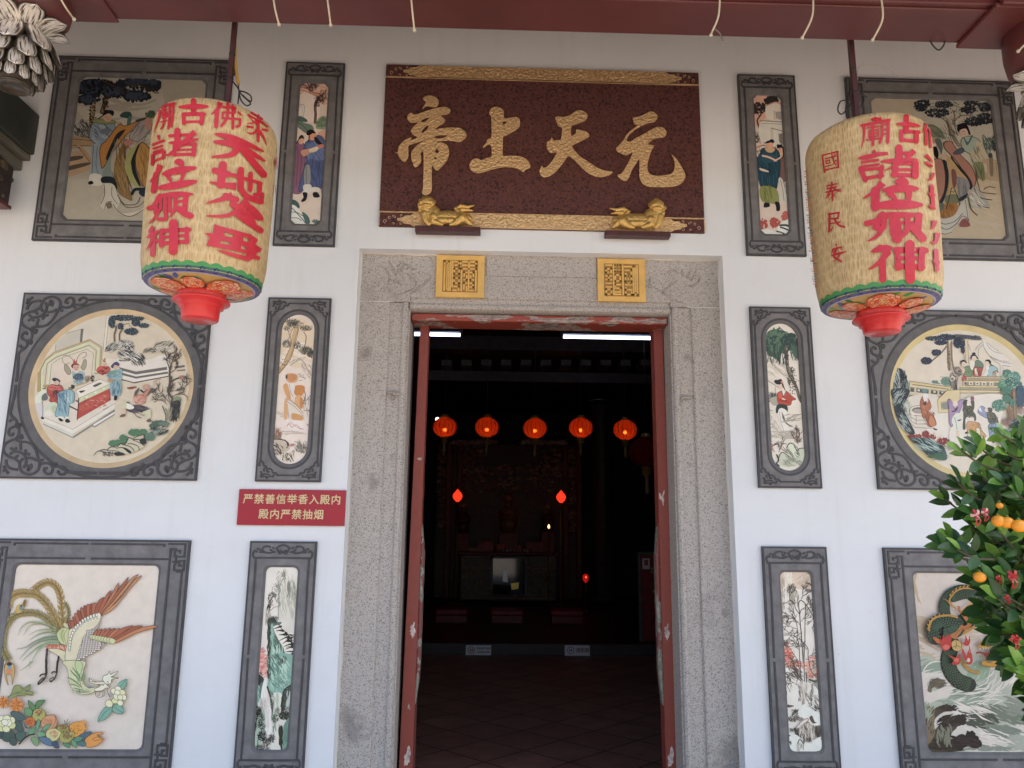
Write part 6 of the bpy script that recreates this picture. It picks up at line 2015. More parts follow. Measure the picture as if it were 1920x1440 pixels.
painting('snow', WLO, 'efe8e2', [
 (S1, '''
F d8cbb8 80,100 150,60 520,60 570,140 560,330 300,330 100,300
W efe6da 220 240 60 120 26 140 14 1.7
W b0a698 130 330 24 130 24 110 9 1.7
W c0b8a4 450 190 110 90 30 110 12 -.6
W 9a9c8c 300 420 60 100 34 120 11 1.6
W b8b4a4 250 400 60 110 20 140 8 1.5
W a8aa9c 130 640 24 120 14 110 9 1.6
W e8a898 200 1280 60 120 40 90 12 -.6
W c8503a 210 1310 80 90 60 70 9 -.5
W d86c54 180 1170 40 80 30 70 8 -1.1
W d87864 570 1350 60 60 40 70 8 -.4
W c87a60 400 1420 200 30 40 80 8 0
L 3a342e 10 380,1440 375,1300 365,1150 345,1050 300,1000 250,990 150,990
L 3a342e 12 430,1440 420,1300 400,1000 385,850 375,700 360,560 380,500 430,520 470,570 530,660 600,780
L 3a342e 10 450,1100 450,850 460,560
L 3a342e 9 375,700 400,630 450,620
L 3a342e 9 370,690 320,620 290,540 240,500 190,530 120,550
L 3a342e 9 400,480 420,440 480,400
L 3a342e 8 470,560 540,490 580,460 570,380
L 3a342e 9 520,1420 495,1300 490,1180 420,1090 360,1040
L 3a342e 7 350,1010 340,880 310,760 260,700
L 3a342e 7 340,960 230,960 140,880
L 3a342e 8 520,1400 510,1350 460,1330
L 3a342e 7 400,1430 330,1320 240,1190 200,1140
L 8a847a 22 430,1440 440,1200 450,1120
B 4a443e 4 3 240 500 -1.9 90
B 4a443e 4 3 420 440 -1.6 100
B 4a443e 4 3 570 400 -1.6 90
B 4a443e 4 3 540 640 .5 110
B 4a443e 4 3 560 720 1.6 100
B 5a544e 4 3 400 800 -.8 120
B 5a544e 4 3 380 850 -2.3 130
B 5a544e 4 3 450 700 -.5 130
B 5a544e 4 3 320 800 -2.2 110
B 5a544e 4 3 300 720 -1.9 120
B 5a544e 4 3 420 620 -.9 100
B 5a544e 4 3 330 900 -2.6 120
B 5a544e 4 3 360 1120 -2.4 110
B 5a544e 4 3 370 1200 -2.6 140
B 5a544e 4 3 480 1200 -2.0 90
B 5a544e 4 3 250 1000 2.0 90
B 5a544e 4 3 130 890 -2.6 60
B 6a544e 4 3 500 1300 -.5 120
B 6a544e 4 3 300 1300 -2.8 120
B 5a544e 3 3 340 380 -2.4 80
B 5a544e 3 3 460 420 -.9 60
'''),
 (S2, '''
W e8b8a4 420 60 240 60 50 110 14 -.2
W e8b8a4 600 180 90 60 30 90 14 -.4
W c86c58 600 180 100 70 40 60 8 -.3
W c8705c 300 40 120 40 40 60 8 -.2
W a8b0a0 640 90 40 80 20 80 10 1.4
F efeae4 160,80 240,120 420,340 430,700 200,680 170,400
L f4f0ea 34 165,80 240,140 330,240 420,340
W 4a443e 300 210 120 60 50 90 5 .8
L 3a342e 9 410,0 405,150 420,330
L 3a342e 9 460,0 465,160 470,300
L 3a342e 9 530,0 560,120 600,190 650,250
L 3a342e 12 490,160 500,260 500,330
B 5a4a44 4 3 420 300 -2.5 180
B 5a4a44 4 3 400 250 -2.3 150
B 5a4a44 4 3 500 260 -.8 130
B 5a4a44 4 3 410 380 -2.7 190
B 5a4a44 4 3 250 180 2.0 80
B 5a4a44 4 3 560 120 -.4 110
B 5a4a44 4 3 430 160 -2.2 120
W 6a6a60 410 460 30 120 34 70 6 1.4
L d4cec2 44 440,750 450,620 460,540 440,440 425,340
L e4dfd6 26 460,560 490,440 500,330
L 6a645a 5 425,760 440,620 445,520 420,380
L 6a645a 5 470,730 475,560 505,340
W 8a8478 455 650 20 80 16 70 4 1.5
L 3a362e 12 400,740 430,765 460,740
F eceae4 470,640 520,400 580,345 620,380 600,520 580,690 540,660
W 7a766a 580 440 20 80 26 80 7 1.4
W 4a463e 560 600 30 60 26 60 8 1.3
W 8a867a 530 540 40 60 24 70 5 1.0
F efece6 590,700 600,480 640,370 720,500 740,700 680,750
W 8a867a 660 620 50 110 40 90 6 1.0
W 4a463e 660 700 60 40 34 50 8 .8
L 5a564c 8 630,360 690,450 725,520
W 9aa89c 650 330 50 40 24 70 9 .8
W 3a3a34 620 290 90 20 20 60 8 .2
F f2efea 460,640 590,730 740,800 755,970 600,960 400,830 340,810
F 2a2822 700,750 745,730 745,800
W 4a463e 240 670 50 14 16 50 8 0
W 4a463e 330 780 50 50 30 60 8 -.9
W 4a463e 270 870 70 30 36 40 6 1.4
W 6a665c 380 860 70 30 20 70 6 .4
F e6e2da 350,960 430,880 520,840 550,880 600,960 640,1010 540,930 380,1000
L 4a443c 9 350,980 420,900 500,860 520,890 400,990
L 3a342c 12 380,1000 460,970 520,910 560,960 640,1010
F 5a544c 540,850 580,815 620,900 650,920 590,930
F c0bcae 380,1000 520,930 620,1010 640,1140 600,1180 510,1210 430,1170 380,1160
W 5a564c 500 1070 120 90 60 110 5 1.57
W e4e0d6 480 1060 110 90 30 100 6 1.57
F 6a6a60 630,980 755,975 750,1110 640,1130
W 3a3832 690 1060 60 70 50 80 7 1.57
W 4a463e 290 1030 40 20 20 40 7 1.2
W 3a362e 350 1060 24 60 24 70 7 1.3
L 3a342e 10 375,1000 380,1170
F f2efea 230,1100 340,1100 430,1170 520,1220 720,1130 770,1250 700,1340 300,1350
W 4a463e 510 1180 60 30 22 50 7 1.3
W 3a362e 740 1150 20 40 16 50 7 1.4
L 5a463c 16 365,1230 400,1170 455,1240
L 6a665c 8 355,1240 360,1340
L 6a665c 8 455,1250 450,1330
W a8a498 405 1280 34 50 20 60 4 1.57
W 3a362e 240 1110 14 20 10 30 6 .3
W 3a362e 255 1220 14 26 12 40 6 1.2
L 4a443c 12 180,400 200,460 195,560
'''),
])
D1 = (1700, 1070, 4.114)
painting('dragon', WLO, 'cfcac4', [
 (D1, '''
F d2cec9 20,30 900,30 900,560 80,620
W c0b49e 110 520 70 150 24 160 20 .3
W c4b9a4 560 500 200 60 16 160 16 .1
W bcae96 60 300 26 240 14 200 16 1.55
F b0bdb2 90,700 250,690 300,640 560,650 640,760 900,780 905,1400 130,1400
F d6d6d2 100,800 200,790 300,800 320,860 180,850 160,900 210,930 330,890 400,960 260,990 130,1030 110,920
F d4d6d2 200,1200 260,1110 440,1040 560,1180 700,1220 900,1190 900,1390 440,1390 330,1280
W 8aa494 200 740 80 40 36 110 14 -.4
W 7a9484 480 930 110 40 44 130 15 -.3
W 8aa894 560 780 70 40 40 110 15 -.9
W 90a498 420 1000 150 30 40 150 14 .15
W 6f7f74 700 1110 170 60 60 150 16 .35
W 4a544c 560 1150 110 40 24 120 24 .5
W 86948a 860 1050 70 60 40 120 15 .4
W 7a8a80 740 1240 110 40 50 140 15 .3
W a8b4ac 860 1330 80 50 40 130 15 .2
W 8a988e 620 1365 150 20 40 120 13 0
W e2e2dd 480 1090 160 60 30 140 10 .35
W e2e2dd 640 1290 140 50 30 140 10 .3
W dcdeda 280 840 140 60 30 120 9 -.2
W dcdeda 520 960 200 60 30 140 8 -.2
W dcdeda 730 860 120 60 30 120 9 -.9
L e2e4de 9 130,770 170,720 240,700 290,715
F 6e6a5c 160,920 190,850 250,830 310,870 250,890 200,905 190,940
W 5a564a 230 870 50 26 24 70 9 -.3
F 4c4438 135,1200 170,1110 240,1050 320,1035 365,1060 350,1085 290,1090 230,1130 205,1190 215,1230 260,1180 320,1130 400,1115 445,1150 400,1190 380,1220 350,1250 340,1300 380,1340 420,1390 150,1390
W 7c725e 180 1200 24 130 34 90 12 1.75
W 2a241e 320 1060 60 20 30 60 9 -.2
W 241e1a 340 1160 90 40 44 80 11 -.5
W 2c2822 320 1330 120 50 50 110 14 .1
W 7a8272 290 1270 50 60 26 70 14 1.4
D 241e1a 420 1150 34 40 24 14
F 251b1e 365,1300 420,1260 460,1270 480,1245 515,1260 525,1290 570,1310 580,1350 540,1370 500,1365 480,1345 440,1370 420,1390 380,1360
D 1a1214 500 1280 50 34 26 20
W 3a2a2e 470 1320 80 30 20 70 10 .2
W 9aac9a 150 1090 40 50 26 70 12 -.9
''' + scales('1c2a24', '0c1512', '35543f', '480,880 400,850 340,780 320,700 330,640 350,560', 118, 30)
 + '''
L b08c3c 16 420,690 470,760 550,790
'''+ '\n'.join(f'T b08c3c 16 {x},{y} {x+20},{y-6} {x+24},{y+18}' for x, y in ((440, 720), (460, 748), (485, 770), (515, 785), (540, 780))) + '\n'
 + scales('1c2e26', '0c1512', '2f5644', '700,230 600,270 520,340 440,400 380,440', 128, 30)
 + '''
F b08a3e 640,300 700,280 680,330 560,420 430,500 410,480 530,420 600,350
''' + '\n'.join(f'S 5a3c1c 4 {640-26*i},{310+18*i} {664-27*i},{334+17*i}' for i in range(9)) + '\n'
 + scales('1a2c25', '0c1512', '2f5644', '300,350 290,270 330,190 420,150 520,160', 86, 30)
 + scales('1e3028', '0c1512', '386048', '360,210 420,190 500,180 550,190', 70, 16)
 + '''
L b08a3e 12 330,220 380,160 450,135 540,145
''' + '\n'.join(f'T b08a3e 14 {x},{y} {x+10},{y-14} {x+18},{y-16}' for x, y in ((330, 195), (350, 170), (375, 150), (405, 138), (435, 130), (465, 128), (495, 130), (520, 138))) + '\n'
 + '''
F c0984a 440,290 520,220 545,210 500,260 450,300 400,330
L b07040 20 400,280 420,330 460,370 490,410 470,440 430,450
L 8a4c2c 5 395,290 425,340 470,390
L b08a3e 14 330,230 350,270 380,290
T b08a3e 8 340,270 310,230 275,215
T b08a3e 8 345,280 330,240 300,225
''' + scales('1a2c24', '0c1512', '315a46', '220,520 200,440 250,390 330,400 390,440 350,480 290,490', 110, 28)
 + '''
L b08a3e 16 170,450 190,390 240,355 330,345 390,360
''' + '\n'.join(f'T b08a3e 18 {x},{y} {x+dx},{y+dy}' for x, y, dx, dy in ((170, 450, -16, -10), (172, 425, -18, -18), (182, 400, -14, -26), (200, 378, -12, -30), (225, 360, -8, -28), (255, 350, -4, -26), (180, 460, -14, 4), (285, 348, 0, -20))) + '''
F a8703c 330,500 380,470 420,420 440,440 400,500 380,530
L b06a3c 26 440,440 470,430 480,400 450,360
L 8a4c2c 5 370,500 420,450 470,440 495,410
F b86a3c 200,510 250,530 260,560 230,555
F b0302c 260,540 330,500 345,580 300,620 275,600
''' + '\n'.join(f'T b0302c 18 {x},{y} {x+dx},{y+dy*.6:.0f} {x+dx*.4:.0f},{y+dy}' for x, y, dx, dy in ((270, 560, -14, -40), (290, 550, -8, -60), (310, 545, 6, -60), (330, 550, 10, -60))) + '''
E d06a60 305 590 26 20
O c0a86c 5a3c1c 4 345,560 370,535 410,545 425,580 410,620 360,610
L 5a3c1c 4 355,590 390,580 415,590
L 5a3c1c 4 380,540 385,570 375,600
F b0302c 320,650 360,690 350,720 400,725 415,690 410,640 380,670 350,660
E d06a60 385 690 20 18
F b0302c 410,520 440,570 470,580 490,550 485,500 475,540 455,500 450,540 430,560
F b0302c 430,640 440,620 460,660 480,620 500,650 490,600 510,690 490,725 460,715 480,690 450,690
F b0302c 430,600 450,640 440,660 425,630
T b0302c 12 470,640 485,600 475,560
T b0302c 12 500,680 495,630 480,580
E cfcac4 478 690 12 16
F b0882c 640,360 670,300 680,330 690,410 660,440
F b58a2c 555,570 580,540 640,540 680,500 720,510 770,440 780,500 720,560 660,590 600,600 560,595
L 5a4014 5 560,570 590,555 640,570 620,585 650,590
L 5a4014 5 560,590 600,605 660,600 720,560
E e8e4d8 640 518 16 10
E 20201c 640 518 6 7
E e8e4d8 690 525 14 10
E 20201c 690 525 5 6
L 5a4014 5 620,515 650,500 690,510
''' + '\n'.join(f'T e8e4d8 7 {x},595 {x+3},612' for x in (570, 590, 610, 630, 650)) + '''
F 7a2018 660,610 700,590 790,550 740,600 680,660 650,690 600,650
L 7a2018 14 650,660 600,640 560,630 540,635
F 7a2018 590,640 640,630 660,660 650,690
F 9aa070 680,650 760,580 850,560 800,610 720,690 690,740 640,730
O b58a2c 5a4014 4 575,720 600,690 650,710 680,640 720,610 700,680 690,740 610,735
''' + '\n'.join(f'T b58a2c 14 {x},{y} {x+10},{y+20} {x+4},{y+36}' for x, y in ((720, 660), (745, 640), (770, 625), (800, 610), (830, 605))) + '''
F b0882c 660,440 720,420 780,430 770,480 690,500 640,470
L 20201c 5 710,420 760,425
'''),
])
# ------------------------------------------------------------------ red notice plate left of the door
c = [P(448, 917.5, -.0), P(649, 918.5, -.0), P(645, 985.5, -.0), P(443, 985, -.0)]
sx0, sx1, sz1, sz0 = (c[0].x+c[3].x)/2, (c[1].x+c[2].x)/2, (c[0].z+c[1].z)/2, (c[2].z+c[3].z)/2
sg = empty('notice_sign', ((sx0+sx1)/2, YW, sz0), 'red acrylic notice with two lines of gold Chinese text left of the doorway', 'sign')
b = MB(); b.box((sx0, .004, sz0), (sx1, YW, sz1)); b.build('sign_plate', M('red_acrylic', (.36, .012, .030), .18, 0, .04, 3), sg, bevel=.0015)
MT['signgold'] = M('sign_gold_vinyl', (.68, .55, .30), .4, 0, .08, 8)
def text_mesh(name, body, size, place, mat, parent, bold=0.0, label=None, spacing=1.0, width=1.0, ring=8):
    """flat lettering from Blender's own font; place maps a 2-D point to the surface"""
    cu = bpy.data.curves.new('text', 'FONT'); cu.body = body; cu.size = size; cu.align_x = 'CENTER'; cu.align_y = 'CENTER'; cu.space_character = spacing; cu.resolution_u = 4
    ob = bpy.data.objects.new('text', cu); COL.objects.link(ob)
    dg = bpy.context.evaluated_depsgraph_get(); me = bpy.data.meshes.new_from_object(ob.evaluated_get(dg))
    mb = MB(); offs = [(0, 0)]+([(bold*math.cos(6.283*i/ring), bold*math.sin(6.283*i/ring)) for i in range(ring)] if bold else [])
    for j, (dx, dy) in enumerate(offs):
        k0 = len(mb.v)
        for v in me.vertices: mb.vert(place(v.co.x*width+dx, v.co.y+dy, j))
        for p in me.polygons: mb.face([k0+i for i in p.vertices])
    bpy.data.objects.remove(ob); bpy.data.curves.remove(cu); bpy.data.meshes.remove(me)
    return mb.build(name, mat, parent, label=label)
scx, sh_ = (sx0+sx1)/2, sz1-sz0
for t, fz, w in (('严禁善信举香入殿内', .71, .0), ('殿内严禁抽烟', .29, 0)):
    text_mesh('lettering', t, .0565, (lambda fz: lambda x, y, j: Vector((scx+x, .0030-.00004*j, sz0+sh_*fz+y)))(fz), MT['signgold'], sg, .0008, spacing=1.12)
# ================================================================== the two big paper lanterns
YL = -1.2
def mat_paper():
    m, n, bs = newmat('woven_lantern_paper'); uv = N(n, 'ShaderNodeUVMap').outputs[0]
    mp = N(n, 'ShaderNodeMapping'); mp.inputs['Scale'].default_value = (58, 26, 1); n.links.new(uv, mp.inputs[0])
    wob = N(n, 'ShaderNodeTexNoise'); wob.inputs['Scale'].default_value = 9; n.links.new(uv, wob.inputs['Vector'])
    add = N(n, 'ShaderNodeVectorMath', operation='MULTIPLY_ADD'); n.links.new(wob.outputs['Color'], add.inputs[0]); add.inputs[1].default_value = (2.0, 1.2, 0); n.links.new(mp.outputs[0], add.inputs[2])
    v = N(n, 'ShaderNodeTexVoronoi', feature='F1'); v.inputs['Scale'].default_value = 1; v.inputs['Randomness'].default_value = .55; n.links.new(add.outputs[0], v.inputs['Vector'])
    ve = N(n, 'ShaderNodeTexVoronoi', feature='DISTANCE_TO_EDGE'); ve.inputs['Scale'].default_value = 1; ve.inputs['Randomness'].default_value = .55; n.links.new(add.outputs[0], ve.inputs['Vector'])
    f = noise(n, uv, 7, 6, .65)
    c = ramp(n, v.outputs['Distance'], [(0, (.42, .275, .115)), (.45, (.53, .375, .18)), (.8, (.62, .47, .25))])
    c = mixc(n, ramp(n, ve.outputs[0], [(0., .5), (.12, 0.)]), c, (.66, .52, .29))
    c = mixc(n, ramp(n, f, [(.4, 0.), (.8, .5)]), c, (.31, .20, .085))
    n.links.new(c, bs.inputs['Base Color']); bs.inputs['Roughness'].default_value = .55; bs.inputs['Specular IOR Level'].default_value = .35
    bump(n, bs, v.outputs['Distance'], .5, .006)
    return m
MT['paper'] = mat_paper()
MT['letter'] = colmat('red_letter_paint', .36, .12, 30, .25, 60)
PEONY = [('e8663c', 1.0, 9), ('f09a6a', .78, 8), ('e2552e', .55, 7), ('f4b88c', .34, 6)]
def lantern(cx, ytop, xm, ring, ringx, hw, glyphs, label, twist, cut=.012):
    # axis from the pixel of the body's middle; heights from its near rim and shoulder
    C0 = P(cx[0], cx[1], YL); dep = (C0-CAM).dot(FWD); R = hw/FPX*dep; Rb = R*.90
    z0 = P(ringx, ring, YL-Rb).z; z1 = P(xm, ytop, YL-R*.88).z
    ax = Vector((C0.x, YL, 0)); dz = .034
    root = empty('paper_lantern', (ax.x, YL, z0-.2), label, 'lantern', 'big paper lanterns hanging from the front beam')
    H = z1-z0
    def Rz(z):
        t = (z-z0)/H
        if t < .16: return Rb+(R*.975-Rb)*math.sin(max(0, t)/.16*math.pi/2)
        if t > .90: return R*(.84+.16*math.sqrt(max(0, 1-((t-.90)/.10)**2)))
        return R*(.975+.025*min(1, (t-.16)/.3))
    prof = [(Rz(z0+H*i/40), z0+H*i/40) for i in range(41)]
    mb = MB(); n = 96
    for r, z in prof:
        for i in range(n+1):
            a = 2*math.pi*i/n; wob = 1+.004*mnoise.noise((math.cos(a)*5, math.sin(a)*5, z*9))
            mb.vert((ax.x+r*wob*math.sin(a), YL-r*wob*math.cos(a), z)); mb.uv.append((a*R/ (2*math.pi*R)*3.0, z))
    for j in range(40):
        for i in range(n): q = j*(n+1)+i; mb.face((q, q+1, q+n+2, q+n+1), 0, True)
    top = [40*(n+1)+i for i in range(n)]; mb.face(top, 0)
    mb.build('lantern_body', MT['paper'], root)
    # lettering: brush strokes laid on the curved paper
    def onbody(px, py, e):
        d = ray(px, py); r = R
        for _ in range(5):
            ox, oy = CAM.x-ax.x, CAM.y-YL; A = d.x*d.x+d.y*d.y; B = 2*(ox*d.x+oy*d.y); Cc = ox*ox+oy*oy-r*r
            D = B*B-4*A*Cc
            t = (-B-math.sqrt(D))/(2*A) if D > 0 else -B/(2*A)
            p = CAM+d*t; r = Rz(min(max(p.z, z0), z1))
        v = Vector((p.x-ax.x, p.y-YL, 0)); v = v.normalized()*(r+.0035+e)
        return Vector((ax.x+v.x, YL+v.y, p.z))
    pt = Paint(0, (210, 203, 196), mapf=onbody, eps=.00003); pt.segs = []
    glyphs(pt)
    # cut long strokes finely enough to follow the curve
    for sg_ in pt.segs+[pt.mb]:
        if sg_.f: sg_.build('red_character', MT['letter'], root)
    # painted underside and scalloped rim
    def under(x, y, e):
        r = math.hypot(x, y); return Vector((ax.x+x, YL+y, z0-dz*(1-(r/Rb)**2)-.0015-e))
    ub = MB(); k = 14
    for i in range(k+1):
        r = .03+(Rb-.03)*i/k
        for j in range(n): a = 2*math.pi*j/n; ub.vert(under(r*math.cos(a), r*math.sin(a), -.0012))
    for i in range(k):
        for j in range(n): j2 = (j+1) % n; ub.face((i*n+j, (i+1)*n+j, (i+1)*n+j2, i*n+j2), 0, True, rgb(205, 170, 105))
    ub.col = [tuple(x*.9 for x in c) if c else c for c in ub.col]
    u_ = ub.build('painted_base', MT['paint'], root)
    fp = Paint(0, (215, 212, 208), mapf=under, eps=.00002); q = random.Random(5+int(R*1000))
    for i in range(46):
        a, r = q.uniform(0, 6.28), math.sqrt(q.uniform(.15, .66))*Rb; x, y = r*math.cos(a), r*math.sin(a); b = q.uniform(0, 6.28); l = .045
        fp.fill([(x, y), (x+l*.5*math.cos(b+.5), y+l*.5*math.sin(b+.5)), (x+l*math.cos(b), y+l*math.sin(b)), (x+l*.5*math.cos(b-.5), y+l*.5*math.sin(b-.5))], q.choice(('3f8a45', '2f6f3a', '5f9a4a', '6f9a8a', '46508a')))
    def peony(x, y, s, rot):
        for c, f, m_ in PEONY:
            for j in range(m_):
                a = rot+2*math.pi*j/m_+f; c2 = c if j % 2 else 'f2a582'
                px, py = x+s*f*.62*math.cos(a), y+s*f*.62*math.sin(a); o = [(px+s*f*.42*(math.cos(t)*math.cos(a)*.9-math.sin(t)*math.sin(a)), py+s*f*.42*(math.cos(t)*math.sin(a)*.9+math.sin(t)*math.cos(a))) for t in [6.283*u/10 for u in range(10)]]
                fp.fill(o, c2); fp.outline(o, s*.035, '9c3a24')
        fp.poly([(x+s*.12*math.cos(t), y+s*.12*math.sin(t)) for t in [6.283*u/8 for u in range(8)]], 'd8b04a')
    for j in range(7):
        a = twist+2*math.pi*j/7; peony(.60*Rb*math.cos(a), .60*Rb*math.sin(a), .046 if j % 2 else .066, a)
    fp.build('peony_painting', u_)
    rim = MB(); m_ = 168; K = 28
    def edge(a, s):
        if s >= 0: r, z = Rz(z0+s)+.0022, z0+s
        else: r = Rb+s; z = z0-dz*(1-(r/Rb)**2)-.0022
        return Vector((ax.x+r*math.sin(a), YL-r*math.cos(a), z))
    for i in range(m_):
        a, b = 2*math.pi*i/m_, 2*math.pi*(i+1)/m_
        f = lambda t: .020+.010*abs(math.sin(t*K/2)); h = lambda t: .004+.009*abs(math.sin(t*K/2))
        for s0, s1, c in ((lambda t: .010, f, (66, 140, 78)), (lambda t: -.002, lambda t: .010, (48, 96, 84)), (lambda t: -.020, lambda t: -.002, (92, 88, 138)), (lambda t: -.026, lambda t: -.020, (176, 172, 190))):
            rim.face([rim.vert(edge(a, s0(a))), rim.vert(edge(b, s0(b))), rim.vert(edge(b, s1(b))), rim.vert(edge(a, s1(a)))], 0, True, rgb(*c))
    for i in range(K):
        a = 2*math.pi*(i+.5)/K; w = .36*math.pi/K
        pts = [edge(a-w*.9, -.012), edge(a+w*.9, -.012), edge(a+w*1.1, .004), edge(a, .013), edge(a-w*1.1, .004)]
        rim.poly([p+(p-Vector((ax.x, YL, p.z))).normalized()*.0012+Vector((0, 0, -.0008)) for p in pts], col=rgb(36, 34, 110))
    rim.build('scalloped_rim', MT['paint'], root)
    # red plastic collar and cup
    zc = z0-dz; T = Matrix.Translation((ax.x, YL, 0)); mb = MB()
    mb.lathe([(.094, zc+.012), (.096, zc-.022), (.090, zc-.030)], 40, T); mb.build('red_collar', M('red_collar_paper_'+label[:3].lower(), (.55, .035, .03), .45, 0, .25, 60), root)
    mb = MB(); mb.lathe([(.085, zc-.028), (.112, zc-.030), (.114, zc-.034), (.112, zc-.038), (.090, zc-.040), (.089, zc-.058), (.077, zc-.062), (.073, zc-.122+cut), (.071, zc-.125+cut), (.0, zc-.123+cut)], 48, T, cap=False)
    mb.build('base_cup', MT['redplastic'], root)
    return root, ax, z1, R
def gl_left(p):
    R1 = 'b02630'
    p.zoom(240, 160, 5.5375)                       # traced from the upper half of the left lantern
    p.run(f'''
# miao
T {R1} 30 400,190 415,215
L {R1} 24 350,225 420,205 490,190
T {R1} 34 345,220 330,330 300,420 275,500
L {R1} 15 375,225 365,250
L {R1} 14 360,262 415,250
S {R1} 12 362,285 410,278
S {R1} 12 362,315 410,305
S {R1} 12 365,345 405,335
L {R1} 13 365,285 362,345
L {R1} 13 412,275 408,335
L {R1} 20 385,230 378,400 350,455
L {R1} 12 345,385 410,365
L {R1} 24 440,215 435,330 425,450
L {R1} 24 480,200 470,320 455,430
S {R1} 14 440,225 480,215
S {R1} 12 438,285 474,275
S {R1} 12 434,340 470,328
# gu
U {R1} 58 530,230 690,225 840,225
L {R1} 56 683,165 685,285
L {R1} 40 580,305 585,400
L {R1} 46 775,300 765,400
S {R1} 42 590,305 790,305
S {R1} 28 590,385 770,382
# fo
T {R1} 60 960,180 930,250 865,305
L {R1} 44 925,265 915,430
S {R1} 22 985,230 1115,235
S {R1} 22 1110,235 1105,290
S {R1} 22 985,285 1105,290
S {R1} 22 985,290 980,345
S {R1} 24 980,345 1160,355
L {R1} 26 1160,355 1155,420 1125,432
L {R1} 30 1035,190 1030,330 970,425
L {R1} 30 1085,215 1085,450
L {R1} 18 1140,280 1170,310
# rou
L {R1} 22 1275,285 1385,350
T {R1} 24 1380,345 1320,390 1245,320
L {R1} 22 1350,310 1325,400
L {R1} 20 1245,310 1390,395
T {R1} 26 1330,370 1285,395 1230,400
L {R1} 24 1235,430 1440,470
L {R1} 30 1345,395 1345,580
T {R1} 36 1335,465 1285,505 1225,490
T {R1} 36 1360,480 1400,540 1430,620
L {R1} 20 1380,380 1440,430
# zhu
T {R1} 34 325,520 330,560 345,575
S {R1} 27 270,620 380,580
S {R1} 22 275,662 365,632
S {R1} 22 275,700 370,668
L {R1} 30 265,735 262,825
S {R1} 24 265,728 385,690
L {R1} 32 380,690 372,765
S {R1} 26 262,800 375,755
S {R1} 32 440,530 640,520
L {R1} 62 520,475 520,600
U {R1} 48 430,600 570,600 738,560
T {R1} 62 700,490 600,580 440,720 400,720
S {R1} 26 500,630 690,620
S {R1} 24 480,680 690,672
S {R1} 34 480,725 690,722
L {R1} 36 490,630 485,725
L {R1} 44 695,615 685,725
# wei
T {R1} 66 345,830 310,920 240,1010
L {R1} 56 300,930 275,1100
U {R1} 70 490,810 540,800 580,840
U {R1} 74 360,930 520,890 715,860
T {R1} 60 400,910 440,980 470,1030
T {R1} 62 580,890 570,960 520,1040
U {R1} 78 300,1075 520,1040 720,1000
# zhong
U {R1} 62 300,1170 480,1140 680,1135
L {R1} 50 345,1150 280,1260 230,1280
L {R1} 46 300,1250 300,1330
L {R1} 30 350,1190 350,1290
L {R1} 40 395,1180 395,1300
L {R1} 36 440,1160 440,1310
L {R1} 44 500,1160 500,1290
L {R1} 56 610,1140 595,1280
S {R1} 30 500,1215 600,1205
S {R1} 40 300,1290 600,1290
T {R1} 50 330,1290 290,1380 225,1440
L {R1} 40 395,1310 400,1390 330,1395
T {R1} 50 520,1250 470,1330 440,1380
L {R1} 64 540,1290 600,1340 655,1360
# tian
U {R1} 66 900,510 1100,560 1400,690
U {R1} 72 885,590 1120,630 1415,790
T {R1} 100 1150,600 1080,720 865,750
L {R1} 70 1190,680 1290,800 1400,930
# di
L {R1} 66 900,890 1040,930
L {R1} 80 985,830 960,1040
T {R1} 80 1120,1055 960,1035 850,1010
U {R1} 42 1040,920 1130,950 1300,1000
L {R1} 64 1165,880 1165,1080
L {R1} 60 1165,1080 1230,1160 1370,1210
L {R1} 46 1265,920 1260,1090
L {R1} 34 1200,970 1370,1020
L {R1} 44 1360,1020 1350,1130 1310,1140
L {R1} 36 1385,1130 1375,1215
# fu
T {R1} 80 1080,1150 960,1190 815,1230
L {R1} 62 1010,1150 1080,1180 1120,1190
T {R1} 76 1230,1200 1050,1350 810,1360
L {R1} 66 1080,1240 1220,1330 1290,1440
U {R1} 70 1200,1220 1290,1300 1390,1390
''')
    p.zoom(240, 400, 6.0)
    p.run(f'''
L {R1} 66 1230,20 1350,110 1480,195
U {R1} 40 1330,0 1420,50 1510,80
# shen
L {R1} 48 290,170 270,210
U {R1} 52 225,280 300,240 360,200
T {R1} 52 310,250 270,340 220,420
L {R1} 54 300,300 290,470
L {R1} 30 330,300 350,330
L {R1} 50 390,200 385,370
L {R1} 50 665,180 670,330
S {R1} 50 395,205 690,190
S {R1} 34 420,275 670,255
S {R1} 46 395,345 660,325
L {R1} 100 520,120 525,300 515,430
# mu
H {R1} 970,120 1000,140 1370,240 1450,300 1420,350 1490,400 1475,440 1440,440 1425,470 1470,490 1465,530 1390,515 1340,545 1250,520 1100,470 980,408 1080,425 1300,480 1345,468 1200,430 940,378 880,368 920,270 855,225 960,230 | 1065,210 1185,245 1180,275 1090,265 | 1280,265 1350,285 1345,330 1290,315 | 1040,310 1150,335 1140,360 1030,345 | 1265,365 1320,380 1310,415 1260,405
''')
    # faint small text near the right edge
    p.zoom(240, 160, 5.5375)
    p.run(f'''
# edge
U {R1} 14 1535,740 1515,800 1520,850
L {R1} 10 1525,790 1535,870
U {R1} 12 1515,1060 1505,1110
L {R1} 10 1520,1040 1515,1130
L {R1} 10 1505,1330 1498,1400
''')
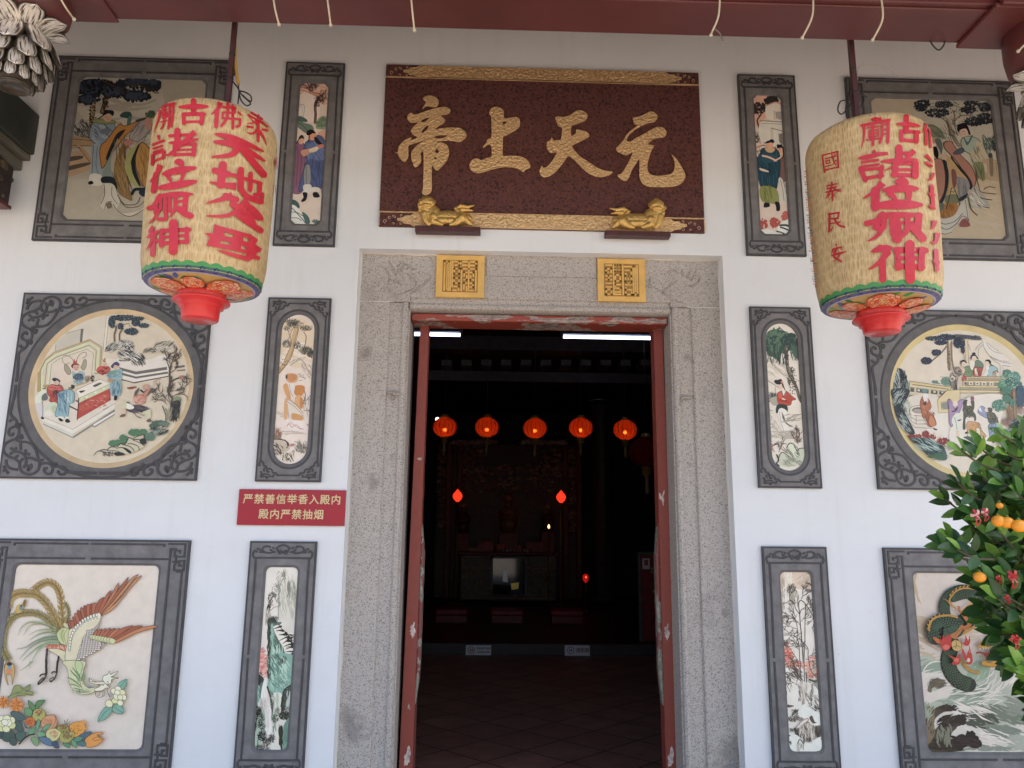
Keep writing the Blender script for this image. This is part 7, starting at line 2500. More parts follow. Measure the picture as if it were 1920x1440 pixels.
def gl_right(p):
    R1 = 'b02630'; R2 = 'a8262e'
    p.zoom(1500, 200, 4.8)
    p.run(f'''
# guo
L {R2} 14 205,440 345,405
L {R2} 14 205,440 225,590
L {R2} 16 340,405 350,550
L {R2} 14 222,575 350,545
S {R2} 10 235,470 325,448
S {R2} 9 238,490 270,482
S {R2} 9 238,490 242,515
S {R2} 9 270,482 272,508
S {R2} 9 242,515 274,508
S {R2} 9 235,540 285,528
L {R2} 11 290,430 310,500 325,525
T {R2} 12 330,480 300,520 275,535
S {R2} 9 312,428 326,440
# tai
L {R2} 12 245,715 335,695
L {R2} 12 250,740 330,722
L {R2} 14 240,772 365,748
L {R2} 14 290,682 285,740
T {R2} 18 285,740 260,790 228,830
T {R2} 18 310,735 345,760 382,765
L {R2} 14 295,765 298,845
T {R2} 12 275,785 260,815 245,830
T {R2} 12 325,775 310,795
T {R2} 12 300,795 330,815
T {R2} 12 300,800 268,845
# min
L {R2} 16 262,970 355,955
L {R2} 14 352,955 345,1010
L {R2} 14 265,1012 348,1005
L {R2} 18 272,965 268,1110
T {R2} 18 260,1130 285,1110 305,1080
L {R2} 12 275,1055 365,1040
L {R2} 18 315,1010 350,1065 405,1085
# an
T {R2} 16 330,1235 335,1265
L {R2} 14 300,1285 380,1265
L {R2} 13 300,1285 298,1310
T {R2} 13 382,1265 370,1290
U {R2} 20 285,1345 350,1325 425,1305
L {R2} 18 335,1275 310,1345 345,1375 375,1395
T {R2} 18 370,1310 345,1360 300,1400
# miao
L {R1} 22 645,118 725,112
L {R1} 28 680,108 690,135
L {R1} 26 555,175 670,150 800,125
T {R1} 34 575,160 575,270 555,375
S {R1} 16 605,195 705,180
S {R1} 14 622,222 700,212
S {R1} 14 622,250 700,240
S {R1} 14 620,278 700,268
L {R1} 14 622,222 618,280
L {R1} 14 702,205 700,270
L {R1} 26 655,150 655,350
L {R1} 14 598,305 720,290
L {R1} 24 735,165 735,260 715,330
L {R1} 28 790,140 790,250 785,325
S {R1} 16 735,170 790,158
S {R1} 14 735,215 790,205
S {R1} 14 735,255 790,245
# gu
U {R1} 44 860,160 970,165 1075,180
L {R1} 46 950,95 950,230
L {R1} 34 905,230 910,310
L {R1} 40 1040,235 1040,320
S {R1} 34 905,225 1060,235
S {R1} 32 910,305 1040,315
# fo (turning away)
T {R1} 34 1130,150 1115,200 1098,240
L {R1} 26 1125,215 1125,345
L {R1} 16 1150,200 1165,260
L {R1} 18 1160,250 1165,370
# zhu
T {R1} 40 655,400 680,430 690,445
U {R1} 44 525,470 620,455 710,440
S {R1} 24 560,505 700,485
S {R1} 24 560,545 705,525
L {R1} 42 545,560 590,665
S {R1} 30 555,575 720,560
L {R1} 40 735,545 720,640
S {R1} 32 580,650 740,625
S {R1} 32 700,430 960,425
L {R1} 62 885,375 890,500
U {R1} 44 720,500 880,490 1050,480
T {R1} 52 1020,400 930,490 760,580
S {R1} 28 860,520 1020,520
S {R1} 28 860,570 1030,575
S {R1} 40 830,620 1040,625
L {R1} 50 855,510 850,620
L {R1} 58 1030,510 1030,630
# wei
T {R1} 74 740,690 680,760 570,830
L {R1} 78 680,760 675,910
U {R1} 76 850,680 920,680 970,700
U {R1} 74 740,760 900,740 1060,745
T {R1} 66 790,770 850,830 870,880
T {R1} 70 970,760 970,840 920,890
U {R1} 90 650,900 880,885 1095,890
# zhong
U {R1} 56 700,975 880,980 1095,980
L {R1} 50 740,970 690,1030 600,1055
L {R1} 60 700,1040 680,1090
L {R1} 50 760,990 750,1090
L {R1} 44 820,990 830,1140
L {R1} 50 960,990 960,1120
L {R1} 64 1060,985 1050,1110
S {R1} 46 690,1085 1060,1090
L {R1} 90 860,1050 870,1190
T {R1} 60 740,1090 690,1170 610,1215
S {R1} 30 880,1050 1060,1050
T {R1} 60 960,1110 900,1180 820,1195
L {R1} 70 1010,1090 1060,1150 1095,1190
# shen
U {R1} 60 640,1310 740,1280 830,1275
L {R1} 50 720,1270 790,1300
T {R1} 76 790,1300 720,1400 620,1470
L {R1} 60 740,1380 745,1560
L {R1} 50 870,1290 880,1460
L {R1} 56 1090,1290 1080,1460
S {R1} 56 860,1295 1120,1300
S {R1} 36 880,1365 1090,1370
S {R1} 54 870,1440 1090,1450
L {R1} 84 980,1245 980,1420 985,1560
# left column edge: tian di fu mu, turning away
T {R1} 34 1120,440 1160,480 1180,510
T {R1} 34 1185,600 1165,660 1135,660
L {R1} 26 1125,510 1170,540
L {R1} 36 1170,720 1185,900
U {R1} 40 1145,780 1175,800 1205,800
U {R1} 40 1150,890 1180,910 1205,930
T {R1} 44 1200,1030 1185,1090 1160,1105
T {R1} 50 1225,1140 1205,1230 1170,1215
L {R1} 40 1210,1300 1220,1470
U {R1} 44 1185,1390 1215,1400 1245,1410
''')
    p.zoom(1500, 500, 4.8)                                  # blue and orange dragon scrolls on the far left edge
    p.run(f'''
# tails
L {R1} 50 745,30 745,60
L {R1} 80 985,-40 985,50
U {R1} 40 1215,-30 1220,60
''')
    p.zoom(1500, 200, 4.8); r = random.Random(4); p.run('# scrolls')
    for i in range(46):
        y = 580+i*23; x0 = 40+(y-580)*.10
        for j in range(3):
            x = x0+r.uniform(0, 38); c = r.choice(('c86a3a', '5a6a78', 'd08a52', '4a5a66', 'c8623a'))
            q = [(x+9*math.cos(t)*(1-.1*k), y+11*math.sin(t)*(1-.1*k)) for k, t in enumerate([.8*k for k in range(6)])]
            p.stroke(q, 4, c, 0, 2)
LA = lantern((396, 370), 181, 400, 503, 392, 111, gl_left, 'left paper lantern with two columns of large red characters above a red cup', .3)
LB = lantern((1632, 370), 207, 1660, 538, 1655, 109.5, gl_right, 'right paper lantern turned to show one small and one large red column', .75, .034)

# hanging posts behind the lanterns, ties and cables
def post(top, bot, w, label):
    a, b = P(*top, -1.02), P(*bot, -1.02); b = Vector((a.x*.35+b.x*.65, -1.02, b.z)); a = Vector((b.x, -1.02, a.z+.25)); mb = MB(); h = w/2
    mb.hexa([(b.x-h, b.y-h, b.z), (b.x+h, b.y-h, b.z), (b.x+h, b.y+h, b.z), (b.x-h, b.y+h, b.z)], [(a.x-h, a.y-h, a.z), (a.x+h, a.y-h, a.z), (a.x+h, a.y+h, a.z), (a.x-h, a.y+h, a.z)])
    o = mb.build('hanging_post', M('dark_red_post', (.055, .018, .02), .5, 0, .2, 8), label=label, cat='post', group='posts the paper lanterns hang from')
    for z in (b.z+(a.z-b.z)*.25, b.z+(a.z-b.z)*.42):
        t = MB(); t.lathe([(.014, -.006), (.0155, 0), (.014, .006)], 12, Matrix.Translation((b.x, -1.02, z))); t.build('tie_band', MT['black'], o)
    return b
pb1 = post((434, 40), (429, 215), .021, 'thin dark red post above the left paper lantern')
pb2 = post((1595, 73), (1608, 240), .023, 'thin dark red post above the right paper lantern')
def cable(name, pxs, Y, r, mat, label, cat='cable', n=6, group=None):
    mb = MB(); q = smooth([P(p[0], p[1], Y if len(p) < 3 else p[2]) for p in pxs], 6)
    mb.tube(q, r, n); return mb.build(name, mat, label=label, cat=cat, group=group)
cable('conduit', [(438, 5), (440, 60), (441, 110), (444, 140), (447, 158)], -1.0, .0085, M('yellow_conduit', (.42, .24, .05), .5), 'curved yellow conduit beside the post of the left lantern', 'conduit')
for i, (q, l) in enumerate((([(428, 118), (436, 122), (440, 138), (430, 148), (426, 132), (432, 124)], 'black cable looped round the post above the left lantern'),
    ([(432, 148), (444, 162), (452, 176), (462, 186), (470, 194), (462, 198), (452, 188), (448, 172)], 'black cable knot hanging under the yellow conduit'),
    ([(447, 160), (448, 175), (446, 195)], 'straight black cable end running into the left lantern'),
    ([(448, 170), (460, 173), (470, 180), (471, 190), (463, 186), (455, 178)], 'loose black cable curl over the left lantern'))):
    cable('electric_cable', q, -1.0, .0035, MT['black'], l, group='black cables at the lantern posts')
for i, (q, l) in enumerate((([(1601, 170), (1592, 186), (1576, 190), (1571, 206), (1578, 214), (1590, 203), (1596, 192)], 'black wire loop sticking out left of the right lantern post'),
    ([(1600, 168), (1612, 170), (1620, 186), (1614, 200), (1603, 196), (1600, 182), (1610, 176), (1626, 182)], 'black wire bundle tied to the right lantern post'),
    ([(1596, 160), (1590, 180), (1586, 205), (1588, 222)], 'black cable running down into the right lantern'))):
    cable('electric_cable', q, -1.0, .0035, MT['black'], l, group='black cables at the lantern posts')
cable('thin_wire', [(1608, 150), (1611, 125), (1640, 124), (1668, 132), (1683, 144)], -1.0, .0012, M('pale_wire', (.35, .30, .22), .6), 'thin pale wire arching right of the right lantern post', 'wire')
# ================================================================== potted kumquat tree at the right
YK = -2.1
def mat_leaf():
    m, n, bs = newmat('kumquat_leaf'); co = geo_pos(n)
    a = N(n, 'ShaderNodeVertexColor', layer_name='Col').outputs[0]; f = noise(n, co, 35, 3)
    n.links.new(mixc(n, 1., a, ramp(n, f, [(.3, .78), (.7, 1.1)]), 'MULTIPLY'), bs.inputs['Base Color'])
    bs.inputs['Roughness'].default_value = .33; bs.inputs['Specular IOR Level'].default_value = .5
    tr = n.nodes.new('ShaderNodeBsdfTranslucent'); n.links.new(a, tr.inputs[0]); mx = n.nodes.new('ShaderNodeMixShader'); mx.inputs[0].default_value = .25
    out = n.nodes['Material Output']; n.links.new(bs.outputs[0], mx.inputs[1]); n.links.new(tr.outputs[0], mx.inputs[2]); n.links.new(mx.outputs[0], out.inputs[0])
    return m
rk = random.Random(21)
KC = P(2010, 1075, YK); KC = Vector((KC.x, YK+.02, KC.z))
tree = empty('kumquat_tree', (KC.x, KC.y, 0), 'leafy potted kumquat tree with small orange fruit in front of the dragon picture', 'potted tree')
LM = MB(); BM_ = MB()
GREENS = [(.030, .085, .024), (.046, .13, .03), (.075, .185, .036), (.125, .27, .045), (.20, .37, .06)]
def leaf1(p, d, L, Wd, up, col):
    d = d.normalized(); s = d.cross(up); s = s.normalized() if s.length > 1e-4 else d.orthogonal().normalized(); u = s.cross(d)
    prof = [(0, .0), (.08, .35), (.25, .82), (.45, 1), (.65, .88), (.85, .48), (1, 0)]; mid, lf, rt = [], [], []
    cv = rk.uniform(.02, .16)
    for t, w in prof:
        c = p+d*(L*t)-u*(cv*L*t*t); wv = u*(.012*math.sin(t*9+p.x*50))*L
        mid.append(LM.vert(c)); lf.append(LM.vert(c+s*(w*Wd/2)+u*(w*Wd*.16)+wv)); rt.append(LM.vert(c-s*(w*Wd/2)+u*(w*Wd*.16)-wv))
    for i in range(len(prof)-1):
        LM.face((mid[i], lf[i], lf[i+1], mid[i+1]), 0, True, col); LM.face((mid[i], mid[i+1], rt[i+1], rt[i]), 0, True, col)
def sprig(tip, base, n, big=1.0, light=.3):
    ax = tip-base; ln = ax.length; a = ax.normalized()
    BM_.tube(smooth([base, base.lerp(tip, .5)+Vector((0, 0, -.01)), tip], 4), [.0035]*5+[.003]*3+[.0016], 5) if ln > .01 else None
    for i in range(n):
        t = 1-.11*min(i, 6)*(.12/max(.12, ln)) if i < 6 else rk.uniform(.2, .8)
        an = i*2.4+rk.uniform(-.4, .4); o = a.orthogonal().normalized(); o2 = a.cross(o)
        sp = .25+.13*min(i, 6); d = a*(1.05-.1*min(i, 6))+(o*math.cos(an)+o2*math.sin(an))*sp*1.25+Vector((0, -.12, .15))
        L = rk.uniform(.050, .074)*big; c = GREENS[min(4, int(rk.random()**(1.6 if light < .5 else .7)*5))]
        leaf1(base.lerp(tip, t), d, L, L*rk.uniform(.42, .52), Vector((rk.uniform(-.5, .5), -1.0, .55)), c)
def pk(x, y, dy=0): return P(x, y, YK+dy)
core = [KC+Vector((0, 0, -.35)), KC+Vector((.0, 0, -.1)), KC+Vector((.03, 0, .15))]
# outline sprigs read along the crown's left side, then a filled crown behind and beyond the frame
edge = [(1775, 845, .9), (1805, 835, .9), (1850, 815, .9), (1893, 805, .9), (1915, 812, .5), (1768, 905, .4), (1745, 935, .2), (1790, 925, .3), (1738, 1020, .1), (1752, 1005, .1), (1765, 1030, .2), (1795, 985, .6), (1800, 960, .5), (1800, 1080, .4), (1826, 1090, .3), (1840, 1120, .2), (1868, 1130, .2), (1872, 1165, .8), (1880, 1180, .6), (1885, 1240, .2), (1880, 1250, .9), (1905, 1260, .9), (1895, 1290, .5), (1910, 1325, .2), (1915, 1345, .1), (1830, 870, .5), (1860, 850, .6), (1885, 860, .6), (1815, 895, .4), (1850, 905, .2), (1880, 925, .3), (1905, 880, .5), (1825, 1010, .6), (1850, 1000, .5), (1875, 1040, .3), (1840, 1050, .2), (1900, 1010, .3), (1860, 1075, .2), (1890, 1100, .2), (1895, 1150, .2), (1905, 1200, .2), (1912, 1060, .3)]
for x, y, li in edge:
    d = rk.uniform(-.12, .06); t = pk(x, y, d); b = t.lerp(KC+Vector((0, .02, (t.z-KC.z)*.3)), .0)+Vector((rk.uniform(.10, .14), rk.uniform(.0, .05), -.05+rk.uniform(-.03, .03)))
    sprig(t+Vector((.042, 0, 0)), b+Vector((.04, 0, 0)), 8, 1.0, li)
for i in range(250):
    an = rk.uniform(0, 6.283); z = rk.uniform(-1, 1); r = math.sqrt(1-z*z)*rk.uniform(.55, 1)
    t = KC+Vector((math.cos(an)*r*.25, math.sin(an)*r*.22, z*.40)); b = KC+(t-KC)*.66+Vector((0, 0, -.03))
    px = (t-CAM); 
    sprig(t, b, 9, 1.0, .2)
for a, b in ((.0, .3), (.9, .28), (2.0, .3), (3.1, .3), (4.2, .28), (5.2, .3)):
    e = KC+Vector((math.cos(a)*b*.7, math.sin(a)*b*.55, rk.uniform(.0, .3)))
    BM_.tube(smooth([KC+Vector((0, 0, -.45)), KC+Vector((math.cos(a)*.05, math.sin(a)*.05, -.2)), e], 5), [.012]*5+[.009]*3+[.006]*2+[.004], 7)
z0k = .42
BM_.tube([Vector((KC.x, KC.y, z0k)), Vector((KC.x+.01, KC.y, .7)), KC+Vector((0, 0, -.44))], [.022, .019, .015], 10)
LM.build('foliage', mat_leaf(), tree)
BM_.build('trunk', M('kumquat_bark', (.09, .075, .045), .8, 0, .3, 20, .4, 80), tree)
fm = M('kumquat_skin', (.72, .28, .02), .32, 0, .12, 30, .35, 260, .001); gm = M('calyx_green', (.09, .16, .03), .6)
def fruit(p, r):
    f = MB(); f.ball(p, r, 14, 0, 1.05, 1.05, .95); o = f.build('kumquat_fruit', fm, tree)
    c = MB(); c.lathe([(.0055, 0), (.004, .003), (.0015, .006)], 6, Matrix.Translation(p+Vector((0, 0, r*.93)))); c.build('calyx', gm, o)
for x, y, r, dy in ((1872, 977, .0205, -.16), (1889, 980, .020, -.17), (1911, 986, .022, -.19), (1837, 1082, .0185, -.13), (1874, 948, .011, -.12), (1935, 1040, .02, -.18), (1940, 1140, .02, -.2), (1955, 960, .02, -.15)):
    fruit(pk(x, y, dy), r*.80)
pot = MB(); pot.lathe([(.15, 0), (.17, .01), (.20, .36), (.225, .37), (.225, .43), (.20, .43), (.195, .40), (.0, .40)], 36, Matrix.Translation((KC.x, KC.y, 0)), cap=False)
pot.build('glazed_pot', M('red_glazed_pot', (.22, .03, .025), .25, 0, .1, 5), tree)
rm = M('red_ribbon_satin', (.30, .010, .016), .35, 0, .15, 40); wm = M('pale_ribbon_stripe', (.50, .30, .28), .4)
def bow(x, y, s, label, stripes=False, dy=-.17):
    p = pk(x, y, dy); s *= .58; t = empty('ribbon_bow', p, label, 'ribbon', 'red ribbons tied in the kumquat tree'); q = random.Random(int(x))
    mb = MB()
    for k in range(6):
        a = k*1.047+q.uniform(-.3, .3); d = Vector((math.cos(a), q.uniform(-.6, .2), math.sin(a))); u = d.cross(Vector((0, 1, .3))).normalized()*s*.28; mi = 1 if stripes and k % 2 else 0
        pts = [Vector((0, 0, 0)), d*s*.55+Vector((0, -.3*s, .1*s)), d*s+Vector((0, 0, .25*s)), d*s*.45+Vector((0, .25*s, .3*s))]
        for i in range(3): mb.poly([p+pts[i]-u, p+pts[i]+u, p+pts[i+1]+u, p+pts[i+1]-u], mi)
    mb.build('ribbon_loop', [rm, wm], t); tl = MB()
    for sg in (1, -1):
        w = Vector((s*.16, 0, 0)); a, b, c = p, p+Vector((sg*s*.4, -.01, -s*.9)), p+Vector((sg*s*.2, 0, -s*1.9))
        tl.poly([a-w, a+w, b+w, b-w]); tl.poly([b-w, b+w, c+w, c-w])
    tl.build('ribbon_tail', rm, t)
bow(1830, 967, .024, 'striped red and pale ribbon tied at the left of the kumquat crown', True)
bow(1846, 962, .020, 'striped ribbon scrap just right of the leftmost ribbon', True)
bow(1898, 1082, .026, 'plain red ribbon hanging near the middle of the kumquat tree')
bow(1872, 1085, .013, 'small red ribbon scrap right of the lone low kumquat')
bow(1888, 1122, .014, 'red ribbon end hanging among the lower kumquat leaves')
bow(1903, 1200, .022, 'red ribbon beside the dragon head at the lower kumquat leaves')
# ================================================================== things inside the dark hall
def Ph(x, y, Y): return P(x, y, Y)
dk = lambda nm, c, r=.45: M(nm, c, r, 0, .3, 12, .2, 40)
tubem = emit('lit_tube', (.66, .72, 1.0), 2.2)
def tube_light(xr, y, Y, side, label):
    p = Ph(xr, y, Y); L = 1.2; x0, x1 = (p.x-L, p.x) if side < 0 else (p.x, p.x+L)
    t = empty('fluorescent_light', ((x0+x1)/2, Y, p.z), label, 'lamp', 'fluorescent lights under the hall roof')
    b = MB(); b.tube([(x0+.03, Y, p.z), (x1-.03, Y, p.z)], .019, 12); b.build('glass_tube', tubem, t)
    b = MB(); b.box((x0, Y-.02, p.z+.03), (x1, Y+.02, p.z+.075)); 
    b.box((x0, Y-.018, p.z-.024), (x0+.03, Y+.018, p.z+.03)); b.box((x1-.03, Y-.018, p.z-.024), (x1, Y+.018, p.z+.03)); b.build('batten', dk('grey_batten_'+('a' if side < 0 else 'b'), (.10, .10, .11)), t)
tube_light(868, 628, 4.2, -1, 'lit white fluorescent tube at the left under the hall roof')
tube_light(1051, 631, 4.2, 1, 'lit white fluorescent tube at the right under the hall roof')
# round red lanterns
def shell(name, c, tr=.14):
    m, n, bs = newmat(name); out = n.nodes['Material Output']; n.nodes.remove(bs)
    a = n.nodes.new('ShaderNodeBsdfTranslucent'); a.inputs[0].default_value = (*c, 1)
    d = n.nodes.new('ShaderNodeBsdfDiffuse'); d.inputs[0].default_value = (c[0]*.5, c[1]*.5, c[2]*.5, 1)
    t = n.nodes.new('ShaderNodeBsdfTransparent'); t.inputs[0].default_value = (1, .35, .15, 1)
    m1 = n.nodes.new('ShaderNodeMixShader'); m1.inputs[0].default_value = .25; m2 = n.nodes.new('ShaderNodeMixShader'); m2.inputs[0].default_value = tr
    n.links.new(a.outputs[0], m1.inputs[1]); n.links.new(d.outputs[0], m1.inputs[2]); n.links.new(m1.outputs[0], m2.inputs[1]); n.links.new(t.outputs[0], m2.inputs[2]); n.links.new(m2.outputs[0], out.inputs[0])
    return m
shm = shell('red_silk_lit', (.88, .105, .026)); shd = shell('red_silk_unlit', (.42, .03, .03), .02); bulbm = emit('warm_bulb', (1, .42, .12), 7); brass = M('lantern_brass', (.30, .19, .06), .4, .5, .2, 20); tas = M('tassel_gold', (.13, .10, .035), .8, 0, .3, 30)
ribm = M('lantern_rib', (.12, .02, .012), .5)
def mk_lantern(p, D, label, lit=True):
    r = D/2; t = empty('round_lantern', p, label, 'lantern', 'round red lanterns hanging in the hall'); T = Matrix.Translation(p)
    b = MB(); n = 64; rows = []
    for i in range(15):
        a = -1.28+2.56*i/14; row = []
        for j in range(n):
            an = 2*math.pi*j/n; k = 1-.035*abs(math.cos(an*8))**6; row.append(b.vert(p+Vector((r*k*math.cos(a)*math.cos(an), r*k*math.cos(a)*math.sin(an), r*.86*math.sin(a)/math.sin(1.28)*.97))))
        rows.append(row)
    for q, w in zip(rows, rows[1:]):
        for j in range(n): b.face((q[j], q[(j+1) % n], w[(j+1) % n], w[j]), 0, True)
    b.build('silk_shade', shm if lit else shd, t)
    ri = MB()
    for k in range(16):
        an = 2*math.pi*k/16; ri.tube([p+Vector((r*1.004*math.cos(a)*math.cos(an), r*1.004*math.cos(a)*math.sin(an), r*.84*math.sin(a)/math.sin(1.28))) for a in [-1.25+2.5*i/10 for i in range(11)]], .0034, 4)
    ri.build('ribs', ribm, t)
    for nm, z, s in (('top_cap', r*.84, 1), ('bottom_cap', -r*.84, -1)):
        c = MB(); c.lathe([(r*.34, 0), (r*.34, r*.10*s), (r*.26, r*.12*s), (r*.26, r*(.45 if s < 0 else .22)*s)], 20, T @ Matrix.Translation((0, 0, z))); c.build(nm, brass, t)
    c = MB(); c.lathe([(r*.16, -r*1.30), (r*.10, -r*1.6), (r*.13, -r*2.1), (r*.09, -r*2.35)], 10, T); c.build('tassel', tas, t)
    c = MB(); c.tube([p+Vector((0, 0, r)), p+Vector((0, 0, 4.7-p.z))], .004, 5); c.build('cord', MT['black'], t)
    if lit: c = MB(); c.ball(p+Vector((0, 0, -r*.22)), .022, 10); c.build('bulb', bulbm, t)
    return t
def dup(root, loc, label):
    r = root.copy(); COL.objects.link(r); r.location = loc; r['label'] = label
    for ch in list(root.children):
        c = ch.copy(); COL.objects.link(c); c.parent = r
        for g in ch.children: d = g.copy(); COL.objects.link(d); d.parent = c
    return r
YR = 5.0
first = mk_lantern(Ph(834, 801, YR), .29, 'lit round red lantern, leftmost fully seen in the hall row')
for x, y, l in ((768, 800, 'lit round red lantern half hidden behind the left door leaf'), (913, 801, 'lit round red lantern, second fully seen in the hall row'), (1003, 803, 'lit round red lantern in the middle of the hall row'),
                (1089, 802, 'lit round red lantern, fourth fully seen in the hall row'), (1172, 806, 'lit round red lantern, last of the hall row beside the big dark one')): dup(first, Ph(x, y, YR), l)
mk_lantern(Ph(1212, 848, 4.4), .40, 'big unlit dark red lantern beside the right door leaf', False)
spot = MB(); sp_ = Ph(820, 786, 5.6); spot.ball(sp_, .024, 10); so_ = spot.build('small_bulb', emit('pale_spot_bulb', (1, .9, .75), 4), label='small bright bulb above the leftmost round lantern', cat='bulb')
# roof beam with a row of bracket blocks
p = Ph(1020, 652, 6.2); b = MB(); bt = empty('hall_beam', (0, 6.2, p.z), 'dark cross beam with a row of bracket blocks in the hall', 'beam')
b.box((-4.15, 6.2, p.z-.04), (4.15, 6.5, p.z+.16)); b.build('beam_timber', dk('hall_beam_timber', (.05, .04, .04)), bt)
blk = dk('bracket_block_paint', (.07, .066, .062)); bb = MB()
for i in range(11):
    q = Ph(838+37*i, 682, 6.1); b = MB(); b.box((q.x-.07, 6.0, q.z-.045), (q.x+.07, 6.35, q.z+.035)); b.build('bracket_block', blk, bt)
b = MB(); z = Ph(1000, 700, 6.3).z; b.box((-4.15, 6.3, z-.12), (4.15, 6.36, z+.02)); b.build('tie_board', dk('hall_tie_board', (.03, .025, .025)), bt)
# carved altar screen
YA = 14.2; wood = dk('dark_carved_wood', (.10, .055, .042)); gw = dk('dull_gilt_carving', (.42, .29, .15)); redw = dk('dark_red_lacquer', (.20, .025, .025))
a0, a1 = Ph(815, 1035, YA), Ph(1085, 835, YA); sc = empty('altar_screen', ((a0.x+a1.x)/2, YA, .15), 'tall dark carved altar screen at the back of the hall', 'altar screen')
b = MB(); b.box((a0.x, YA, .15), (a1.x, YA+.3, a1.z)); b.build('screen_body', wood, sc)
for x in (842, 862, 1060, 1085):
    q = Ph(x, 900, YA-.1); b = MB(); b.box((q.x-.07, YA-.16, .15), (q.x+.07, YA-.0005, a1.z+.1)); b.build('pillar', redw, sc, bevel=.02)
rs = random.Random(9)
for (x0, y0, x1, y1) in ((822, 842, 838, 868), (822, 875, 838, 892), (822, 900, 838, 950), (1064, 842, 1080, 868), (1064, 875, 1080, 892), (1064, 900, 1080, 950), (858, 872, 960, 892), (966, 872, 1056, 892), (858, 896, 1056, 922), (866, 842, 910, 868), (1012, 842, 1050, 868), (822, 960, 838, 1000), (1064, 960, 1080, 1000)):
    c, d = Ph(x0, y1, YA-.02), Ph(x1, y0, YA-.02); b = MB(); b.box((c.x, YA-.05, c.z), (d.x, YA-.0005, d.z)); f = b.build('carved_panel', wood, sc, bevel=.01); g = MB()
    for k in range(int(12+(x1-x0)*.5)):
        cx, cz = rs.uniform(c.x, d.x), rs.uniform(c.z, d.z); g.ball((cx, YA-.055, cz), rs.uniform(.02, .05), 6, 0, rs.uniform(.6, 1.8), .5, rs.uniform(.5, 1.2))
    g.build('relief', gw, f)
crm = dk('pale_crest', (.45, .43, .37))
for u0, u1 in ((846, 930), (978, 1062)):
    b = MB()
    for k in range(24): b.ball(Ph(u0+(u1-u0)*(k+.5)/24, 828+rs.uniform(-3, 4), YA-.2), rs.uniform(.05, .08), 6, 0, 1.3, .6, .8)
    b.build('crest', crm, sc)
# altar table
t0, t1 = Ph(862, 1130, 12.8), Ph(1043, 1042, 12.8); zt_ = t1.z
at = empty('altar_table', ((t0.x+t1.x)/2, 12.8, .15), 'dark carved altar table with a glass case in the hall', 'altar table')
b = MB(); b.box((t0.x, 12.8, .2), (t1.x, 13.6, zt_)); b.build('table_body', dk('altar_front', (.16, .10, .08)), at, bevel=.015)
b = MB(); b.box((t0.x-.05, 12.74, zt_), (t1.x+.05, 13.66, zt_+.06)); b.build('table_top', redw, at, bevel=.01)
zf = Ph(900, 1065, 12.79).z
g = MB()
for (z_a, z_b) in ((zf-.012, zf+.012), (zt_-.05, zt_-.026), (.24, .262)): g.box((t0.x+.02, 12.775, z_a), (t1.x-.02, 12.7995, z_b))
for x in (t0.x+.02, t1.x-.045): g.box((x, 12.775, zf), (x+.025, 12.7995, zt_-.03))
g.build('front_rail', dk('red_gilt_rail', (.45, .2, .13)), at)
g = MB()
for k in range(90): g.ball((rs.uniform(t0.x+.06, t1.x-.06), 12.79, rs.uniform(.3, zt_-.08)), rs.uniform(.015, .04), 6, 0, rs.uniform(.6, 1.6), .5, 1)
g.build('front_carving', gw, at)
c0, c1 = Ph(920, 1114, 12.6), Ph(988, 1045, 12.6); gl, n_, bs = newmat('case_glass'); bs.inputs['Base Color'].default_value = (.03, .033, .036, 1); bs.inputs['Roughness'].default_value = .06; bs.inputs['Metallic'].default_value = .15
cs = empty('glass_case', ((c0.x+c1.x)/2, 12.6, c0.z), 'glass case with bright reflections standing before the altar table', 'case')
b = MB(); b.box((c0.x, 12.6, c0.z), (c1.x, 12.735, c1.z)); b.build('glass_box', gl, cs)
b = MB()
for x in (c0.x, c1.x-.04): b.box((x, 12.57, c0.z), (x+.04, 12.5995, c1.z))
b.box((c0.x, 12.57, c1.z-.03), (c1.x, 12.5995, c1.z+.02)); b.build('case_frame', dk('case_frame_metal', (.25, .24, .22)), cs)
mir = M('silver_glint_metal', (.75, .75, .78), .35, .6, .1, 10); b = MB(); q = [Ph(*v, 12.55) for v in ((942, 1090), (944, 1072), (951, 1064), (952, 1092))]; b.prism([tuple(v) for v in q], (0, .01, 0)); b.build('silver_glint', mir, cs)  # bright plate standing for a silvery reflection on the case glass
b = MB(); q = [Ph(*v, 12.55) for v in ((958, 1094), (973, 1092), (972, 1104), (959, 1106))]; b.prism([tuple(v) for v in q], (0, .01, 0)); b.build('gold_glint', M('gold_glint', (.75, .55, .15), .3, .7, .1, 10), cs)  # gold-coloured plate standing for a second reflection on the glass
# offerings on the table
for k, (x, w, h, c, l) in enumerate(((910, 30, 19, (.42, .06, .06), 'wide red offering box at the left of the altar table top'), (938, 14, 14, (.62, .16, .06), 'orange offering box left of the central statue'), (974, 8, 13, (.55, .12, .07), 'narrow red offering box right of the central statue'), (1003, 36, 19, (.26, .05, .05), 'dark red offering box at the right of the altar table top'), (887, 16, 7, (.45, .22, .05), 'low orange tray at the left end of the altar top'))):
    q, r = Ph(x-w/2, 1036, 13.2), Ph(x+w/2, 1036-h, 13.2); z = zt_+.06; b = MB(); b.box((q.x, 13.2, z), (r.x, 13.35, z+(r.z-q.z))); b.box((q.x+.02, 13.19, z+.03), (r.x-.02, 13.1995, z+(r.z-q.z)*.8)); b.build('offering_box', dk('offering_'+'abcde'[k], c), label=l, cat='box', group='offering boxes on the altar table', bevel=.01)
cupm = dk('white_cup_glaze', (.45, .44, .42))
